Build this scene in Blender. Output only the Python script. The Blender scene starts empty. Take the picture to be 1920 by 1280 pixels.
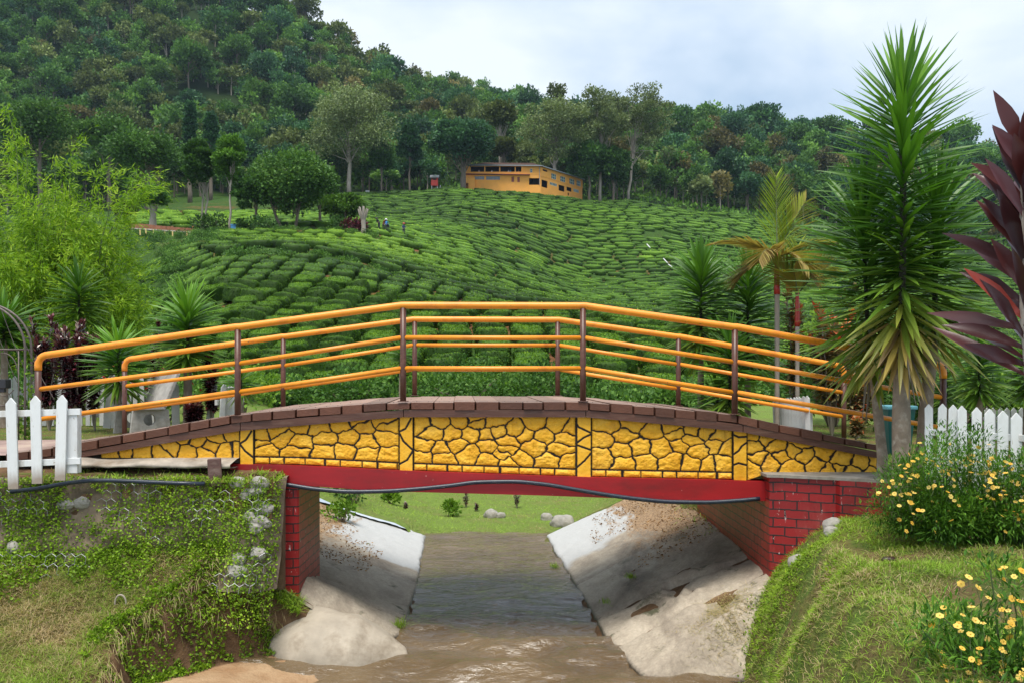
import bpy, math, random
import numpy as np
from mathutils import Vector
R = math.radians
C = bpy.context.scene.collection
SC = bpy.context.scene
# ---------------------------------------------------------------- camera, sky, sun, exposure
cam_d = bpy.data.cameras.new("camera"); cam = bpy.data.objects.new("camera", cam_d); C.objects.link(cam)
cam_d.lens = 30.0; cam_d.sensor_width = 36.0; cam_d.shift_y = 60/1920
cam_d.clip_start = 0.05; cam_d.clip_end = 6000
cam.location = (0, 0, 0); cam.rotation_euler = (R(90), 0, 0)
SC.camera = cam
SUN_EL, SUN_AZ = 70, -165      # azimuth measured clockwise from +Y; behind the camera, a little left
w = bpy.data.worlds.new("World"); SC.world = w; w.use_nodes = True
def build_world():
    nt = w.node_tree; N = nt.nodes; L = nt.links; N.clear()
    out = N.new('ShaderNodeOutputWorld'); bg = N.new('ShaderNodeBackground'); L.new(bg.outputs[0], out.inputs[0])
    bg.inputs[1].default_value = 0.10
    sky = N.new('ShaderNodeTexSky'); sky.sky_type = 'NISHITA'; sky.sun_disc = False
    sky.sun_elevation = R(SUN_EL); sky.sun_rotation = R(SUN_AZ); sky.air_density = 1.0; sky.dust_density = 2.0
    tc = N.new('ShaderNodeTexCoord')
    mp = N.new('ShaderNodeMapping'); mp.inputs['Scale'].default_value = (1, 1, 1.9); L.new(tc.outputs['Generated'], mp.inputs[0])
    mp.inputs['Location'].default_value = (0.13, 0.3, 0.02)
    n1 = N.new('ShaderNodeTexNoise'); n1.inputs['Scale'].default_value = 2.6; n1.inputs['Detail'].default_value = 7; n1.inputs['Roughness'].default_value = 0.5
    n1.inputs['Distortion'].default_value = 0.25
    L.new(mp.outputs[0], n1.inputs['Vector'])
    # cloud brightness from thin bright veil to blue grey base
    cr = N.new('ShaderNodeValToRGB'); e = cr.color_ramp.elements
    e[0].position = 0.36; e[0].color = (3.5, 4.7, 6.2, 1)
    e[1].position = 0.62; e[1].color = (7.1, 7.7, 8.3, 1)
    k = cr.color_ramp.elements.new(0.47); k.color = (5.0, 6.0, 7.2, 1)
    L.new(n1.outputs[0], cr.inputs[0])
    mx = N.new('ShaderNodeMix'); mx.data_type = 'RGBA'; mx.inputs[0].default_value = 0.90
    L.new(sky.outputs[0], mx.inputs[6]); L.new(cr.outputs[0], mx.inputs[7]); L.new(mx.outputs[2], bg.inputs[0])
build_world()
sd = bpy.data.lights.new("sun", 'SUN'); sd.energy = 3.3; sd.angle = R(32); sd.color = (1.0, 0.95, 0.87)
sun = bpy.data.objects.new("sun", sd); C.objects.link(sun)
az, el = R(SUN_AZ), R(SUN_EL)
sdir = Vector((math.sin(az)*math.cos(el), math.cos(az)*math.cos(el), math.sin(el)))
sun.rotation_euler = sdir.to_track_quat('Z', 'Y').to_euler(); sun.location = (0, 0, 60)
SC.view_settings.view_transform = 'Standard'; SC.view_settings.look = 'None'
SC.view_settings.exposure = 0.54; SC.view_settings.gamma = 1.0; SC.view_settings.use_curve_mapping = False
cy = SC.cycles
cy.max_bounces = 6; cy.diffuse_bounces = 3; cy.glossy_bounces = 3; cy.transmission_bounces = 4; cy.transparent_max_bounces = 6
cy.volume_bounces = 0; cy.use_denoising = True

# ---------------------------------------------------------------- helpers
F = 1600.0
def at(px, py, Y): return ((px-960)/F*Y, Y, (700-py)/F*Y)
def X_(px, Y): return (px-960)/F*Y
def Z_(py, Y): return (700-py)/F*Y
def tag(o, label=None, cat=None, group=None, kind=None):
    if label: o['label'] = label
    if cat: o['category'] = cat
    if group: o['group'] = group
    if kind: o['kind'] = kind
    return o
def thing(name, label, cat, loc=(0, 0, 0), rz=0.0, group=None):
    o = bpy.data.objects.new(name, None); C.objects.link(o); o.location = loc; o.rotation_euler = (0, 0, rz)
    o.empty_display_size = 0.1
    return tag(o, label, cat, group)
def dup(root, loc=None, rz=None, sc=None, label=None, group=None):
    r = root.copy(); C.objects.link(r)
    if loc is not None: r.location = loc
    if rz is not None: r.rotation_euler = (0, 0, rz)
    if sc is not None: r.scale = sc if hasattr(sc, '__len__') else (sc, sc, sc)
    if label: r['label'] = label
    if group: r['group'] = group
    for ch in list(root.children):
        c = ch.copy(); C.objects.link(c); c.parent = r
        for g in ch.children:
            d = g.copy(); C.objects.link(d); d.parent = c
    return r
# numpy value noise
def _h(i, j, k, s):
    n = (i.astype(np.int64)*374761393 + j.astype(np.int64)*668265263 + k.astype(np.int64)*2147483647 + s*974634777) & 0xffffffff
    n = ((n ^ (n >> 13))*1274126177) & 0xffffffff
    n = (n ^ (n >> 16)) & 0xffffffff
    return n/4294967295.0
def vnoise(x, y, z, s=0):
    x, y, z = np.broadcast_arrays(np.asarray(x, float), np.asarray(y, float), np.asarray(z, float))
    i, j, k = np.floor(x), np.floor(y), np.floor(z); u, v, t = x-i, y-j, z-k
    u, v, t = u*u*(3-2*u), v*v*(3-2*v), t*t*(3-2*t); r = 0
    for a in (0, 1):
        for b in (0, 1):
            for c in (0, 1):
                r = r + _h(i+a, j+b, k+c, s)*(u if a else 1-u)*(v if b else 1-v)*(t if c else 1-t)
    return r*2-1
def fbm(x, y, z=0, o=4, s=0, g=0.5):
    r = 0; a = 1.0; f = 1.0; n = 0
    for q in range(o): r = r + a*vnoise(np.asarray(x)*f, np.asarray(y)*f, np.asarray(z)*f, s+q*17); n += a; a *= g; f *= 2.03
    return r/n
def sstep(a, b, x): t = np.clip((x-a)/(b-a), 0, 1); return t*t*(3-2*t)

class G:
    """quad soup: V (n,3), F (m,4), T (n,) tone, M (m,) material index"""
    def __init__(s): s.v = []; s.f = []; s.t = []; s.m = []; s.n = 0
    def add(s, V, Fc, T=0.5, m=0):
        V = np.asarray(V, float).reshape(-1, 3); Fc = np.asarray(Fc, np.int64).reshape(-1, 4)
        s.v.append(V); s.f.append(Fc+s.n); s.t.append(np.full(len(V), T) if np.isscalar(T) else np.asarray(T, float)); s.m.append(np.full(len(Fc), m) if np.isscalar(m) else m); s.n += len(V); return s
    def arr(s): return np.concatenate(s.v), np.concatenate(s.f), np.concatenate(s.t), np.concatenate(s.m)
    def join(s, o, T=None):
        V, f, t, m = o.arr() if isinstance(o, G) else o
        return s.add(V, f, t, m)
    def box(s, c, d, rz=0.0, T=0.5, m=0, bev=0.0, rx=0.0, ry=0.0):
        x, y, z = d[0]/2, d[1]/2, d[2]/2
        if bev <= 0:
            V = np.array([[a*x, b*y, e*z] for a in (-1, 1) for b in (-1, 1) for e in (-1, 1)])
            Fc = [[0, 1, 3, 2], [4, 6, 7, 5], [0, 4, 5, 1], [2, 3, 7, 6], [0, 2, 6, 4], [1, 5, 7, 3]]
        else:
            V, Fc = bevbox(x, y, z, bev)
        V = rot(V, rx, ry, rz)+np.array(c)
        return s.add(V, Fc, T, m)
    def tube(s, P, r, n=8, T=0.5, m=0, cap=True):
        P = np.asarray(P, float); k = len(P); r = np.full(k, r) if np.isscalar(r) else np.asarray(r, float)
        D = np.gradient(P, axis=0); D /= np.linalg.norm(D, axis=1)[:, None]+1e-12
        ref = np.array([0, 0, 1.0]) if abs(D[0][2]) < .9 else np.array([1.0, 0, 0])
        V = []
        u = np.cross(D[0], ref); u /= np.linalg.norm(u)
        for i in range(k):
            u = u-D[i]*np.dot(u, D[i]); u /= np.linalg.norm(u)+1e-12; v = np.cross(D[i], u)
            a = np.arange(n)/n*2*math.pi
            V.append(P[i]+r[i]*(np.cos(a)[:, None]*u+np.sin(a)[:, None]*v))
        V = np.concatenate(V); q = np.arange(n); Fc = []
        for i in range(k-1):
            Fc.append(np.stack([i*n+q, i*n+(q+1) % n, (i+1)*n+(q+1) % n, (i+1)*n+q], 1))
        if cap and n % 2 == 0:
            for b, fl in ((0, 1), ((k-1)*n, 0)):
                for j in range(n//2-1):
                    f = [b+j, b+j+1, b+n-2-j, b+n-1-j]
                    Fc.append(np.array([f[::-1] if fl else f]))
        return s.add(V, np.concatenate(Fc), T, m)
    def build(s, name, mats, parent=None, smooth=False, loc=None):
        V, f, t, m = s.arr(); return meshobj(name, V, f, t, m, mats, parent, smooth, loc)
def rot(V, rx=0, ry=0, rz=0):
    V = np.asarray(V, float)
    if rx: c, s_ = math.cos(rx), math.sin(rx); V = V @ np.array([[1, 0, 0], [0, c, s_], [0, -s_, c]])
    if ry: c, s_ = math.cos(ry), math.sin(ry); V = V @ np.array([[c, 0, -s_], [0, 1, 0], [s_, 0, c]])
    if rz: c, s_ = math.cos(rz), math.sin(rz); V = V @ np.array([[c, s_, 0], [-s_, c, 0], [0, 0, 1]])
    return V
def bevbox(x, y, z, b):
    n = 2; P = []; idx = {}; Fc = []
    g = [-1, -1+1e-9, 1-1e-9, 1]
    def vid(i, j, k):
        key = (i, j, k)
        if key not in idx:
            o = []
            ins = [(i in (1, 2)), (j in (1, 2)), (k in (1, 2))]
            for q, (a, h) in enumerate(zip((i, j, k), (x, y, z))):
                sgn = -1 if a < 2 else 1
                o.append(sgn*(h-b) if ins[q] else sgn*h)
            nb = ins.count(False)
            if nb == 2: o = [v if ins[q] else math.copysign(abs(v)-b*0.3, v) for q, v in enumerate(o)]
            if nb == 3: o = [math.copysign(abs(v)-b*0.42, v) for v in o]
            idx[key] = len(P); P.append(o)
        return idx[key]
    for ax in range(3):
        for sd_ in (0, 3):
            for a in range(3):
                for c in range(3):
                    def mk(p, q):
                        t = [0, 0, 0]; t[ax] = sd_; t[(ax+1) % 3] = p; t[(ax+2) % 3] = q; return vid(*t)
                    f = [mk(a, c), mk(a+1, c), mk(a+1, c+1), mk(a, c+1)]
                    Fc.append(f if sd_ else f[::-1])
    return np.array(P), np.array(Fc)
def meshobj(name, V, f, t, m, mats, parent=None, smooth=False, loc=None):
    me = bpy.data.meshes.new(name); n, k = len(V), len(f)
    me.vertices.add(n); me.vertices.foreach_set('co', np.ascontiguousarray(V, np.float32).ravel())
    me.loops.add(k*4); me.loops.foreach_set('vertex_index', np.ascontiguousarray(f, np.int32).ravel())
    me.polygons.add(k); me.polygons.foreach_set('loop_start', np.arange(k, dtype=np.int32)*4)
    me.polygons.foreach_set('material_index', np.ascontiguousarray(m, np.int32))
    me.polygons.foreach_set('use_smooth', np.full(k, smooth, bool))
    a = me.attributes.new('t', 'FLOAT', 'POINT'); a.data.foreach_set('value', np.ascontiguousarray(t, np.float32))
    me.update(calc_edges=True)
    for x in (mats if isinstance(mats, (list, tuple)) else [mats]): me.materials.append(x)
    o = bpy.data.objects.new(name, me); C.objects.link(o)
    if parent: o.parent = parent
    if loc is not None: o.location = loc
    return o
def merged(protos, pick, loc, rz, sc, tadd=None, up=None, toff=None):
    """place N copies of quad-soup prototypes in one soup"""
    g = G(); pick = np.asarray(pick); loc = np.asarray(loc, float); rz = np.asarray(rz, float); sc = np.asarray(sc, float)
    if sc.ndim == 1: sc = np.repeat(sc[:, None], 3, 1)
    for p, (V, f, t, m) in enumerate(protos):
        I = np.where(pick == p)[0]
        if not len(I): continue
        n = len(V); W = V[None]*sc[I][:, None, :]
        c, s_ = np.cos(rz[I])[:, None], np.sin(rz[I])[:, None]
        x = W[..., 0]*c-W[..., 1]*s_; y = W[..., 0]*s_+W[..., 1]*c; z = W[..., 2]
        if up is not None:  # shear along the slope
            z = z+x*up[I][:, 0:1]+y*up[I][:, 1:2]
        W = np.stack([x, y, z], -1)+loc[I][:, None, :]
        T = np.repeat(t[None], len(I), 0)
        if toff is not None: T = T+toff[I][:, None]
        ff = f[None]+(np.arange(len(I))*n)[:, None, None]
        g.add(W.reshape(-1, 3), ff.reshape(-1, 4), T.ravel(), np.tile(m, len(I)))
    return g
def blades(P, D, L, W, rng, nseg=3, droop=0.0, fold=0.25, T=None, wp=0.35, base=0.5, upv=(0, 0, 1)):
    """leaf blades: root P, direction D, length L, half width W"""
    P = np.asarray(P, float); N = len(P); D = np.asarray(D, float); D = D/(np.linalg.norm(D, axis=1)[:, None]+1e-9)
    L = np.broadcast_to(L, N).astype(float); W = np.broadcast_to(W, N).astype(float); droop = np.broadcast_to(droop, N).astype(float)
    U = np.broadcast_to(np.array(upv, float), (N, 3)) + rng.normal(0, .12, (N, 3))
    S = np.cross(D, U); S /= np.linalg.norm(S, axis=1)[:, None]+1e-9; Nn = np.cross(S, D)
    V = np.zeros((N, nseg+1, 3, 3))
    for i in range(nseg+1):
        s = i/nseg
        c = P+D*(L*s)[:, None]+np.array([0, 0, -1.0])*(droop*L*s*s)[:, None]
        wd = (base+(1-base)*min(1, s/wp))*(1-max(0, (s-wp)/(1-wp))**1.6) if s < 1 else 0.02
        wd = W*wd
        V[:, i, 0] = c+S*wd[:, None]+Nn*(fold*wd)[:, None]; V[:, i, 1] = c; V[:, i, 2] = c-S*wd[:, None]+Nn*(fold*wd)[:, None]
    b = np.arange(N)[:, None]*(nseg+1)*3; Fc = []
    for i in range(nseg):
        for j in range(2):
            q = i*3+j; Fc.append(b+np.array([[q, q+3, q+4, q+1]]))
    Fc = np.stack(Fc, 1).reshape(-1, 4)
    if T is None: T = rng.random(N)
    T = np.repeat(np.broadcast_to(T, N), (nseg+1)*3)
    return V.reshape(-1, 3), Fc, T, np.zeros(len(Fc), int)
def leaves(P, D, L, W, rng, T=None, fold=0.3):
    """one-quad kite leaves"""
    P = np.asarray(P, float); N = len(P); D = np.asarray(D, float); D = D/(np.linalg.norm(D, axis=1)[:, None]+1e-9)
    L = np.broadcast_to(L, N).astype(float)[:, None]; W = np.broadcast_to(W, N).astype(float)[:, None]
    S = np.cross(D, rng.normal(0, 1, (N, 3))+np.array([0, 0, .7])); S /= np.linalg.norm(S, axis=1)[:, None]+1e-9
    V = np.stack([P, P+D*L*.45+S*W, P+D*L, P+D*L*.45-S*W], 1)
    Fc = np.arange(N*4).reshape(N, 4)
    if T is None: T = rng.random(N)
    return V.reshape(-1, 3), Fc, np.repeat(np.broadcast_to(T, N), 4), np.zeros(N, int)
def sph(rng, n):
    v = rng.normal(0, 1, (n, 3)); return v/np.linalg.norm(v, axis=1)[:, None]
def cubesphere(n):
    g = np.linspace(-1, 1, n+1); V = []; Fc = []; key = {}
    def vid(p):
        k = tuple(np.round(p, 6))
        if k not in key: key[k] = len(V); V.append(p)
        return key[k]
    for ax in range(3):
        for s_ in (-1, 1):
            for i in range(n):
                for j in range(n):
                    q = []
                    for a, b in ((i, j), (i+1, j), (i+1, j+1), (i, j+1)):
                        p = [0, 0, 0]; p[ax] = s_; p[(ax+1) % 3] = g[a]; p[(ax+2) % 3] = g[b]; q.append(vid(p))
                    Fc.append(q if s_ > 0 else q[::-1])
    V = np.array(V, float); V = np.tan(V*math.pi/4); V /= np.linalg.norm(V, axis=1)[:, None]
    return V, np.array(Fc)
def heightmesh(X, Y, Z):
    """X,Y,Z (r,c) arrays -> V,F"""
    r, c = X.shape; V = np.stack([X, Y, Z], -1).reshape(-1, 3); i = np.arange(r*c).reshape(r, c)
    Fc = np.stack([i[:-1, :-1], i[:-1, 1:], i[1:, 1:], i[1:, :-1]], -1).reshape(-1, 4)
    return V, Fc
def poly_prism(pts, y0, y1, name=None):
    """extrude convex/any outline in XZ by y -> bmesh-free n-gon object data (V, faces list)"""
    n = len(pts); V = [(p[0], y0, p[1]) for p in pts]+[(p[0], y1, p[1]) for p in pts]
    Fc = [list(range(n)), list(range(2*n-1, n-1, -1))]+[[i, i+n, (i+1) % n+n, (i+1) % n] for i in range(n)]
    return V, Fc
def pymesh(name, V, Fc, mat, parent=None, smooth=False, bevel=0.0):
    me = bpy.data.meshes.new(name); me.from_pydata([tuple(v) for v in V], [], [list(map(int, f)) for f in Fc]); me.materials.append(mat)
    me.attributes.new('t', 'FLOAT', 'POINT')
    o = bpy.data.objects.new(name, me); C.objects.link(o)
    if parent: o.parent = parent
    if smooth:
        for p in me.polygons: p.use_smooth = True
    if bevel: b = o.modifiers.new('b', 'BEVEL'); b.width = bevel; b.segments = 2; b.limit_method = 'ANGLE'
    return o

# ---------------------------------------------------------------- materials
def newmat(name):
    m = bpy.data.materials.new(name); m.use_nodes = True; nt = m.node_tree; nt.nodes.clear()
    out = nt.nodes.new('ShaderNodeOutputMaterial'); return m, nt, nt.nodes, nt.links, out
def ramp(N, cols, interp='LINEAR'):
    cr = N.new('ShaderNodeValToRGB'); cr.color_ramp.interpolation = interp; e = cr.color_ramp.elements
    while len(e) < len(cols): e.new(0.5)
    for k, (p, c) in enumerate(cols): e[k].position = p; e[k].color = (*c, 1)
    return cr
def noise(N, L, sc, det=4, rough=0.55, coord='Object', stretch=None, tc=None, dist=0):
    tc = tc or N.new('ShaderNodeTexCoord'); n = N.new('ShaderNodeTexNoise'); n.inputs['Scale'].default_value = sc
    n.inputs['Detail'].default_value = det; n.inputs['Roughness'].default_value = rough; n.inputs['Distortion'].default_value = dist
    if stretch:
        mp = N.new('ShaderNodeMapping'); mp.inputs['Scale'].default_value = stretch; L.new(tc.outputs[coord], mp.inputs[0]); L.new(mp.outputs[0], n.inputs['Vector'])
    else: L.new(tc.outputs[coord], n.inputs['Vector'])
    return n
def mixc(N, L, fac, a, b, mode='MIX'):
    m = N.new('ShaderNodeMix'); m.data_type = 'RGBA'; m.blend_type = mode
    for s, v in ((0, fac), (6, a), (7, b)):
        if hasattr(v, 'default_value') or hasattr(v, 'is_linked'): L.new(v, m.inputs[s])
        elif s == 0: m.inputs[0].default_value = v
        else: m.inputs[s].default_value = (*v, 1)
    return m.outputs[2]
def mathn(N, L, op, a, b=None, c=None):
    m = N.new('ShaderNodeMath'); m.operation = op
    for i, v in enumerate((a, b, c)):
        if v is None: continue
        if hasattr(v, 'is_linked'): L.new(v, m.inputs[i])
        else: m.inputs[i].default_value = v
    return m.outputs[0]
def maprange(N, L, v, a, b, c=0.0, d=1.0):
    m = N.new('ShaderNodeMapRange'); L.new(v, m.inputs[0])
    for i, x in enumerate((a, b, c, d)): m.inputs[i+1].default_value = x
    return m.outputs[0]
def leafmat(name, cols, rough=0.5, transl=0.25, objvar=0.25, spec=0.2, attr='t', nz=None, huevar=0.0, patch=None):
    m, nt, N, L, out = newmat(name)
    at_ = N.new('ShaderNodeAttribute'); at_.attribute_name = attr
    fac = at_.outputs['Fac']
    if nz:
        n = noise(N, L, nz[0], 3, .6); fac = mathn(N, L, 'ADD', fac, mathn(N, L, 'MULTIPLY', mathn(N, L, 'SUBTRACT', n.outputs[0], 0.5), nz[1]))
    cr = ramp(N, cols); L.new(fac, cr.inputs[0]); col = cr.outputs[0]
    if objvar or huevar:
        oi = N.new('ShaderNodeObjectInfo'); hs = N.new('ShaderNodeHueSaturation')
        L.new(maprange(N, L, oi.outputs['Random'], 0, 1, 1-objvar, 1+objvar), hs.inputs['Value'])
        if huevar:
            r2 = mathn(N, L, 'FRACT', mathn(N, L, 'MULTIPLY', oi.outputs['Random'], 7.31)); L.new(maprange(N, L, r2, 0, 1, .5-huevar, .5+huevar), hs.inputs['Hue'])
        L.new(col, hs.inputs['Color']); col = hs.outputs[0]
    p = N.new('ShaderNodeBsdfPrincipled'); L.new(col, p.inputs['Base Color']); p.inputs['Roughness'].default_value = rough
    p.inputs['Specular IOR Level'].default_value = spec
    if transl:
        tr = N.new('ShaderNodeBsdfTranslucent'); L.new(mixc(N, L, 1.0, col, (1.2, 1.25, .6), 'MULTIPLY'), tr.inputs[0])
        mx = N.new('ShaderNodeMixShader'); mx.inputs[0].default_value = transl; L.new(p.outputs[0], mx.inputs[1]); L.new(tr.outputs[0], mx.inputs[2]); L.new(mx.outputs[0], out.inputs[0])
    else: L.new(p.outputs[0], out.inputs[0])
    return m
def paint(name, col, rough=0.5, var=0.25, sc=3.0, bump=0.15, bsc=40.0, dirt=None, dsc=1.5, damt=0.4, stretch=None, spec=0.5, metal=0.0, fine=None):
    m, nt, N, L, out = newmat(name)
    n1 = noise(N, L, sc, 5, .6, stretch=stretch)
    d = tuple(c*(1-var) for c in col); b = tuple(min(1, c*(1+var*.7)) for c in col)
    cr = ramp(N, [(0.3, d), (0.7, b)]); L.new(n1.outputs[0], cr.inputs[0]); c = cr.outputs[0]
    if dirt:
        n2 = noise(N, L, dsc, 6, .65, stretch=stretch); c = mixc(N, L, mathn(N, L, 'MULTIPLY', maprange(N, L, n2.outputs[0], .5, .72), damt), c, dirt)
    if fine:
        n3 = noise(N, L, fine[0], 2, .5); c = mixc(N, L, maprange(N, L, n3.outputs[0], fine[1], fine[1]+.06), c, fine[2])
    p = N.new('ShaderNodeBsdfPrincipled'); L.new(c, p.inputs['Base Color']); p.inputs['Roughness'].default_value = rough
    p.inputs['Specular IOR Level'].default_value = spec; p.inputs['Metallic'].default_value = metal
    if bump:
        nb = noise(N, L, bsc, 4, .6, stretch=stretch); bp = N.new('ShaderNodeBump'); bp.inputs['Strength'].default_value = bump; bp.inputs['Distance'].default_value = 0.01
        L.new(nb.outputs[0], bp.inputs['Height']); L.new(bp.outputs[0], p.inputs['Normal'])
    L.new(p.outputs[0], out.inputs[0]); return m
M = {}
M['orange'] = paint('orange_paint', (0.86, 0.30, 0.016), .38, .10, 2.5, .05, 25, dirt=(.50, .14, .015), dsc=5, damt=.8, fine=(38, .69, (.30, .13, .05)))
M['brownpost'] = paint('brown_paint', (0.085, 0.030, 0.018), .42, .2, 5, .08, 30, dirt=(.2, .09, .05), dsc=14, damt=.4)
M['ledge'] = paint('dirty_ledge', (.36,.31,.25), .9, .45, 4, .7, 18, dirt=(.15,.10,.06), dsc=2.5, damt=.9)
M['plank'] = paint('weathered_brown_plank', (0.125, 0.062, 0.050), .6, .4, 6, .5, 30, dirt=(.30, .22, .18), dsc=5, damt=.6, stretch=(1, 1, 3))
M['board'] = paint('brown_board', (0.10, 0.040, 0.024), .5, .3, 5, .3, 25, dirt=(.22, .14, .1), dsc=9, damt=.4, stretch=(.4, 1, 3))
M['red'] = paint('red_beam_paint', (0.34, 0.007, 0.010), .42, .28, 2.0, .12, 25, dirt=(.11, .012, .01), dsc=2.6, damt=.75, stretch=(.5, 1, 1.5), fine=(26, .71, (.5, .22, .18)))
M['white'] = paint('white_paint', (0.70, 0.71, 0.70), .55, .10, 3, .4, 26, dirt=(.36, .30, .22), dsc=5, damt=.8, stretch=(1, 1, .35), fine=(30, .70, (.33, .27, .2)))
M['oldwhite'] = paint('weathered_white_paint', (0.55, 0.56, 0.54), .6, .15, 4, .2, 30, dirt=(.28, .25, .2), dsc=5, damt=.7)
M['concrete'] = paint('grey_concrete', (0.30, 0.27, 0.23), .85, .35, 4, .5, 30, dirt=(.14, .12, .08), dsc=3, damt=.8)
M['hose'] = paint('black_hose', (0.016, 0.024, 0.040), .32, .3, 8, .1, 50, dirt=(.06, .06, .06), dsc=20, damt=.4)
M['bark'] = paint('bark', (0.19, 0.15, 0.11), .85, .45, 8, .9, 12, dirt=(.08, .07, .04), dsc=4, damt=.7, stretch=(1, 1, .25))
M['palebark'] = paint('pale_bark', (0.36, 0.31, 0.25), .8, .35, 2, .6, 8, dirt=(.16, .12, .08), dsc=1.2, damt=.7, stretch=(1, 1, .3))
M['stone'] = paint('grey_rock', (0.34, 0.32, 0.28), .85, .4, 6, .8, 14, dirt=(.14, .12, .08), dsc=5, damt=.7)
M['stem'] = paint('green_stem', (0.10, 0.13, 0.05), .6, .3, 10, .2, 30)
M['metal'] = paint('rusty_grey_metal', (0.13, 0.105, 0.09), .55, .3, 20, .2, 60, metal=.3)
M['wire'] = paint('galvanised_wire', (0.33, 0.34, 0.36), .45, .2, 20, 0, metal=.5)
M['dirt'] = paint('bare_dirt', (0.16, 0.10, 0.055), .95, .4, 5, .9, 18)
# ---------------------------------------------------------------- terrain (hills)
LV = np.array([16, 20, 25, 30, 45, 62, 80, 105, 150, 200, 245, 265, 310, 370, 450, 540, 660, 850], float)
COLS = {
 -500: [795,772,757,745,700,640,560,470,420,380,360,350,300,100,-150,-150,-100,-50],
 0:   [795,772,757,745,690,600,520,440,415,385,362,355,280,130,-70,-60,-40,0],
 200: [795,772,757,745,680,590,510,435,405,385,365,355,290,150,-25,-15,0,30],
 400: [800,775,758,745,620,500,458,440,398,382,362,355,300,165,8,15,40,60],
 480: [805,780,760,746,605,488,462,436,398,380,362,357,305,180,32,40,60,80],
 560: [903,850,800,748,600,488,464,432,400,382,364,360,310,190,66,72,90,110],
 650: [945,890,815,748,605,500,470,434,402,380,364,360,315,215,122,127,140,150],
 760: [975,925,845,748,612,530,492,458,420,384,360,358,322,250,192,185,170,182],
 850: [995,936,847,748,618,550,515,480,430,380,356,356,325,262,217,205,186,194],
 950: [995,936,847,748,622,575,550,520,465,390,356,356,325,270,240,225,208,214],
 1100:[995,936,847,748,632,595,580,565,530,430,380,380,345,290,262,250,234,238],
 1200:[925,880,830,749,640,602,588,572,530,435,385,380,360,295,262,255,248,248],
 1300:[797,775,762,750,648,608,594,578,535,450,402,398,375,300,256,254,252,255],
 1400:[796,773,760,752,670,620,600,580,540,465,415,410,388,310,258,258,260,265],
 1500:[796,773,760,752,690,640,615,592,550,485,432,425,400,320,270,272,275,280],
 1700:[796,773,760,752,700,660,635,610,570,510,465,455,425,345,305,305,308,312],
 1920:[796,773,760,752,705,670,650,630,590,540,495,485,450,380,335,335,338,340],
 2500:[796,773,760,752,710,690,675,660,640,600,560,550,500,420,390,390,390,395]}
_cx = np.array(sorted(COLS)); _tab = np.array([COLS[c] for c in _cx], float)
# to height, then pchip along Y, smooth along column
_zt = (700-_tab)/F*LV[None]
def pchip(x, y, q):
    h = np.diff(x); d = np.diff(y)/h; m = np.zeros_like(y)
    for i in range(1, len(x)-1):
        if d[i-1]*d[i] > 0:
            w1, w2 = 2*h[i]+h[i-1], h[i]+2*h[i-1]; m[i] = (w1+w2)/(w1/d[i-1]+w2/d[i])
    m[0], m[-1] = d[0], d[-1]
    i = np.clip(np.searchsorted(x, q)-1, 0, len(x)-2); t = (q-x[i])/h[i]
    return (1+2*t)*(1-t)**2*y[i]+t*(1-t)**2*h[i]*m[i]+t*t*(3-2*t)*y[i+1]+t*t*(t-1)*h[i]*m[i+1]
GY = np.exp(np.linspace(math.log(15.5), math.log(850), 240)); GU = np.arange(-500, 2501, 20.0)
_a = np.array([pchip(LV, r, np.maximum(GY, 16)) for r in _zt])
TZ = np.array([pchip(_cx.astype(float), _a[:, j], GU) for j in range(len(GY))]).T   # (U,Y)
for _ in range(2): TZ[1:-1] = TZ[1:-1]*.5+(TZ[:-2]+TZ[2:])*.25
_lg = np.log(GY)
def terr(X, Y):
    X = np.asarray(X, float); Y = np.asarray(Y, float); Yc = np.clip(Y, 15.6, 849)
    u = np.clip((960+F*X/Yc+500)/20, 0, len(GU)-1.001); v = np.clip((np.log(Yc)-_lg[0])/(_lg[1]-_lg[0]), 0, len(GY)-1.001)
    i, j = u.astype(int), v.astype(int); a, b = u-i, v-j
    z = TZ[i, j]*(1-a)*(1-b)+TZ[i+1, j]*a*(1-b)+TZ[i, j+1]*(1-a)*b+TZ[i+1, j+1]*a*b
    amp = sstep(16.5, 19, Y)*.22+sstep(16, 40, Y)*.25+sstep(80, 300, Y)*1.2+sstep(320, 420, Y)*4
    px_ = 960+F*X/Yc; z = z-.35*sstep(16.35, 15.6, Y+.25*fbm(X*2, 3, 0, 3, 4))*sstep(160, 110, np.abs(px_-910))
    return z+amp*fbm(X/17, Y/17, 0, 3, 5)+sstep(16, 18, Y)*(1-sstep(24, 30, Y))*.07*fbm(X/.9, Y/.9, 0, 4, 55)+sstep(30, 60, Y)*.25*fbm(X/4, Y/4, 0, 2, 9)
def terrn(X, Y, e=.6):
    return (terr(X+e, Y)-terr(X-e, Y))/(2*e), (terr(X, Y+e)-terr(X, Y-e))/(2*e)
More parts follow.
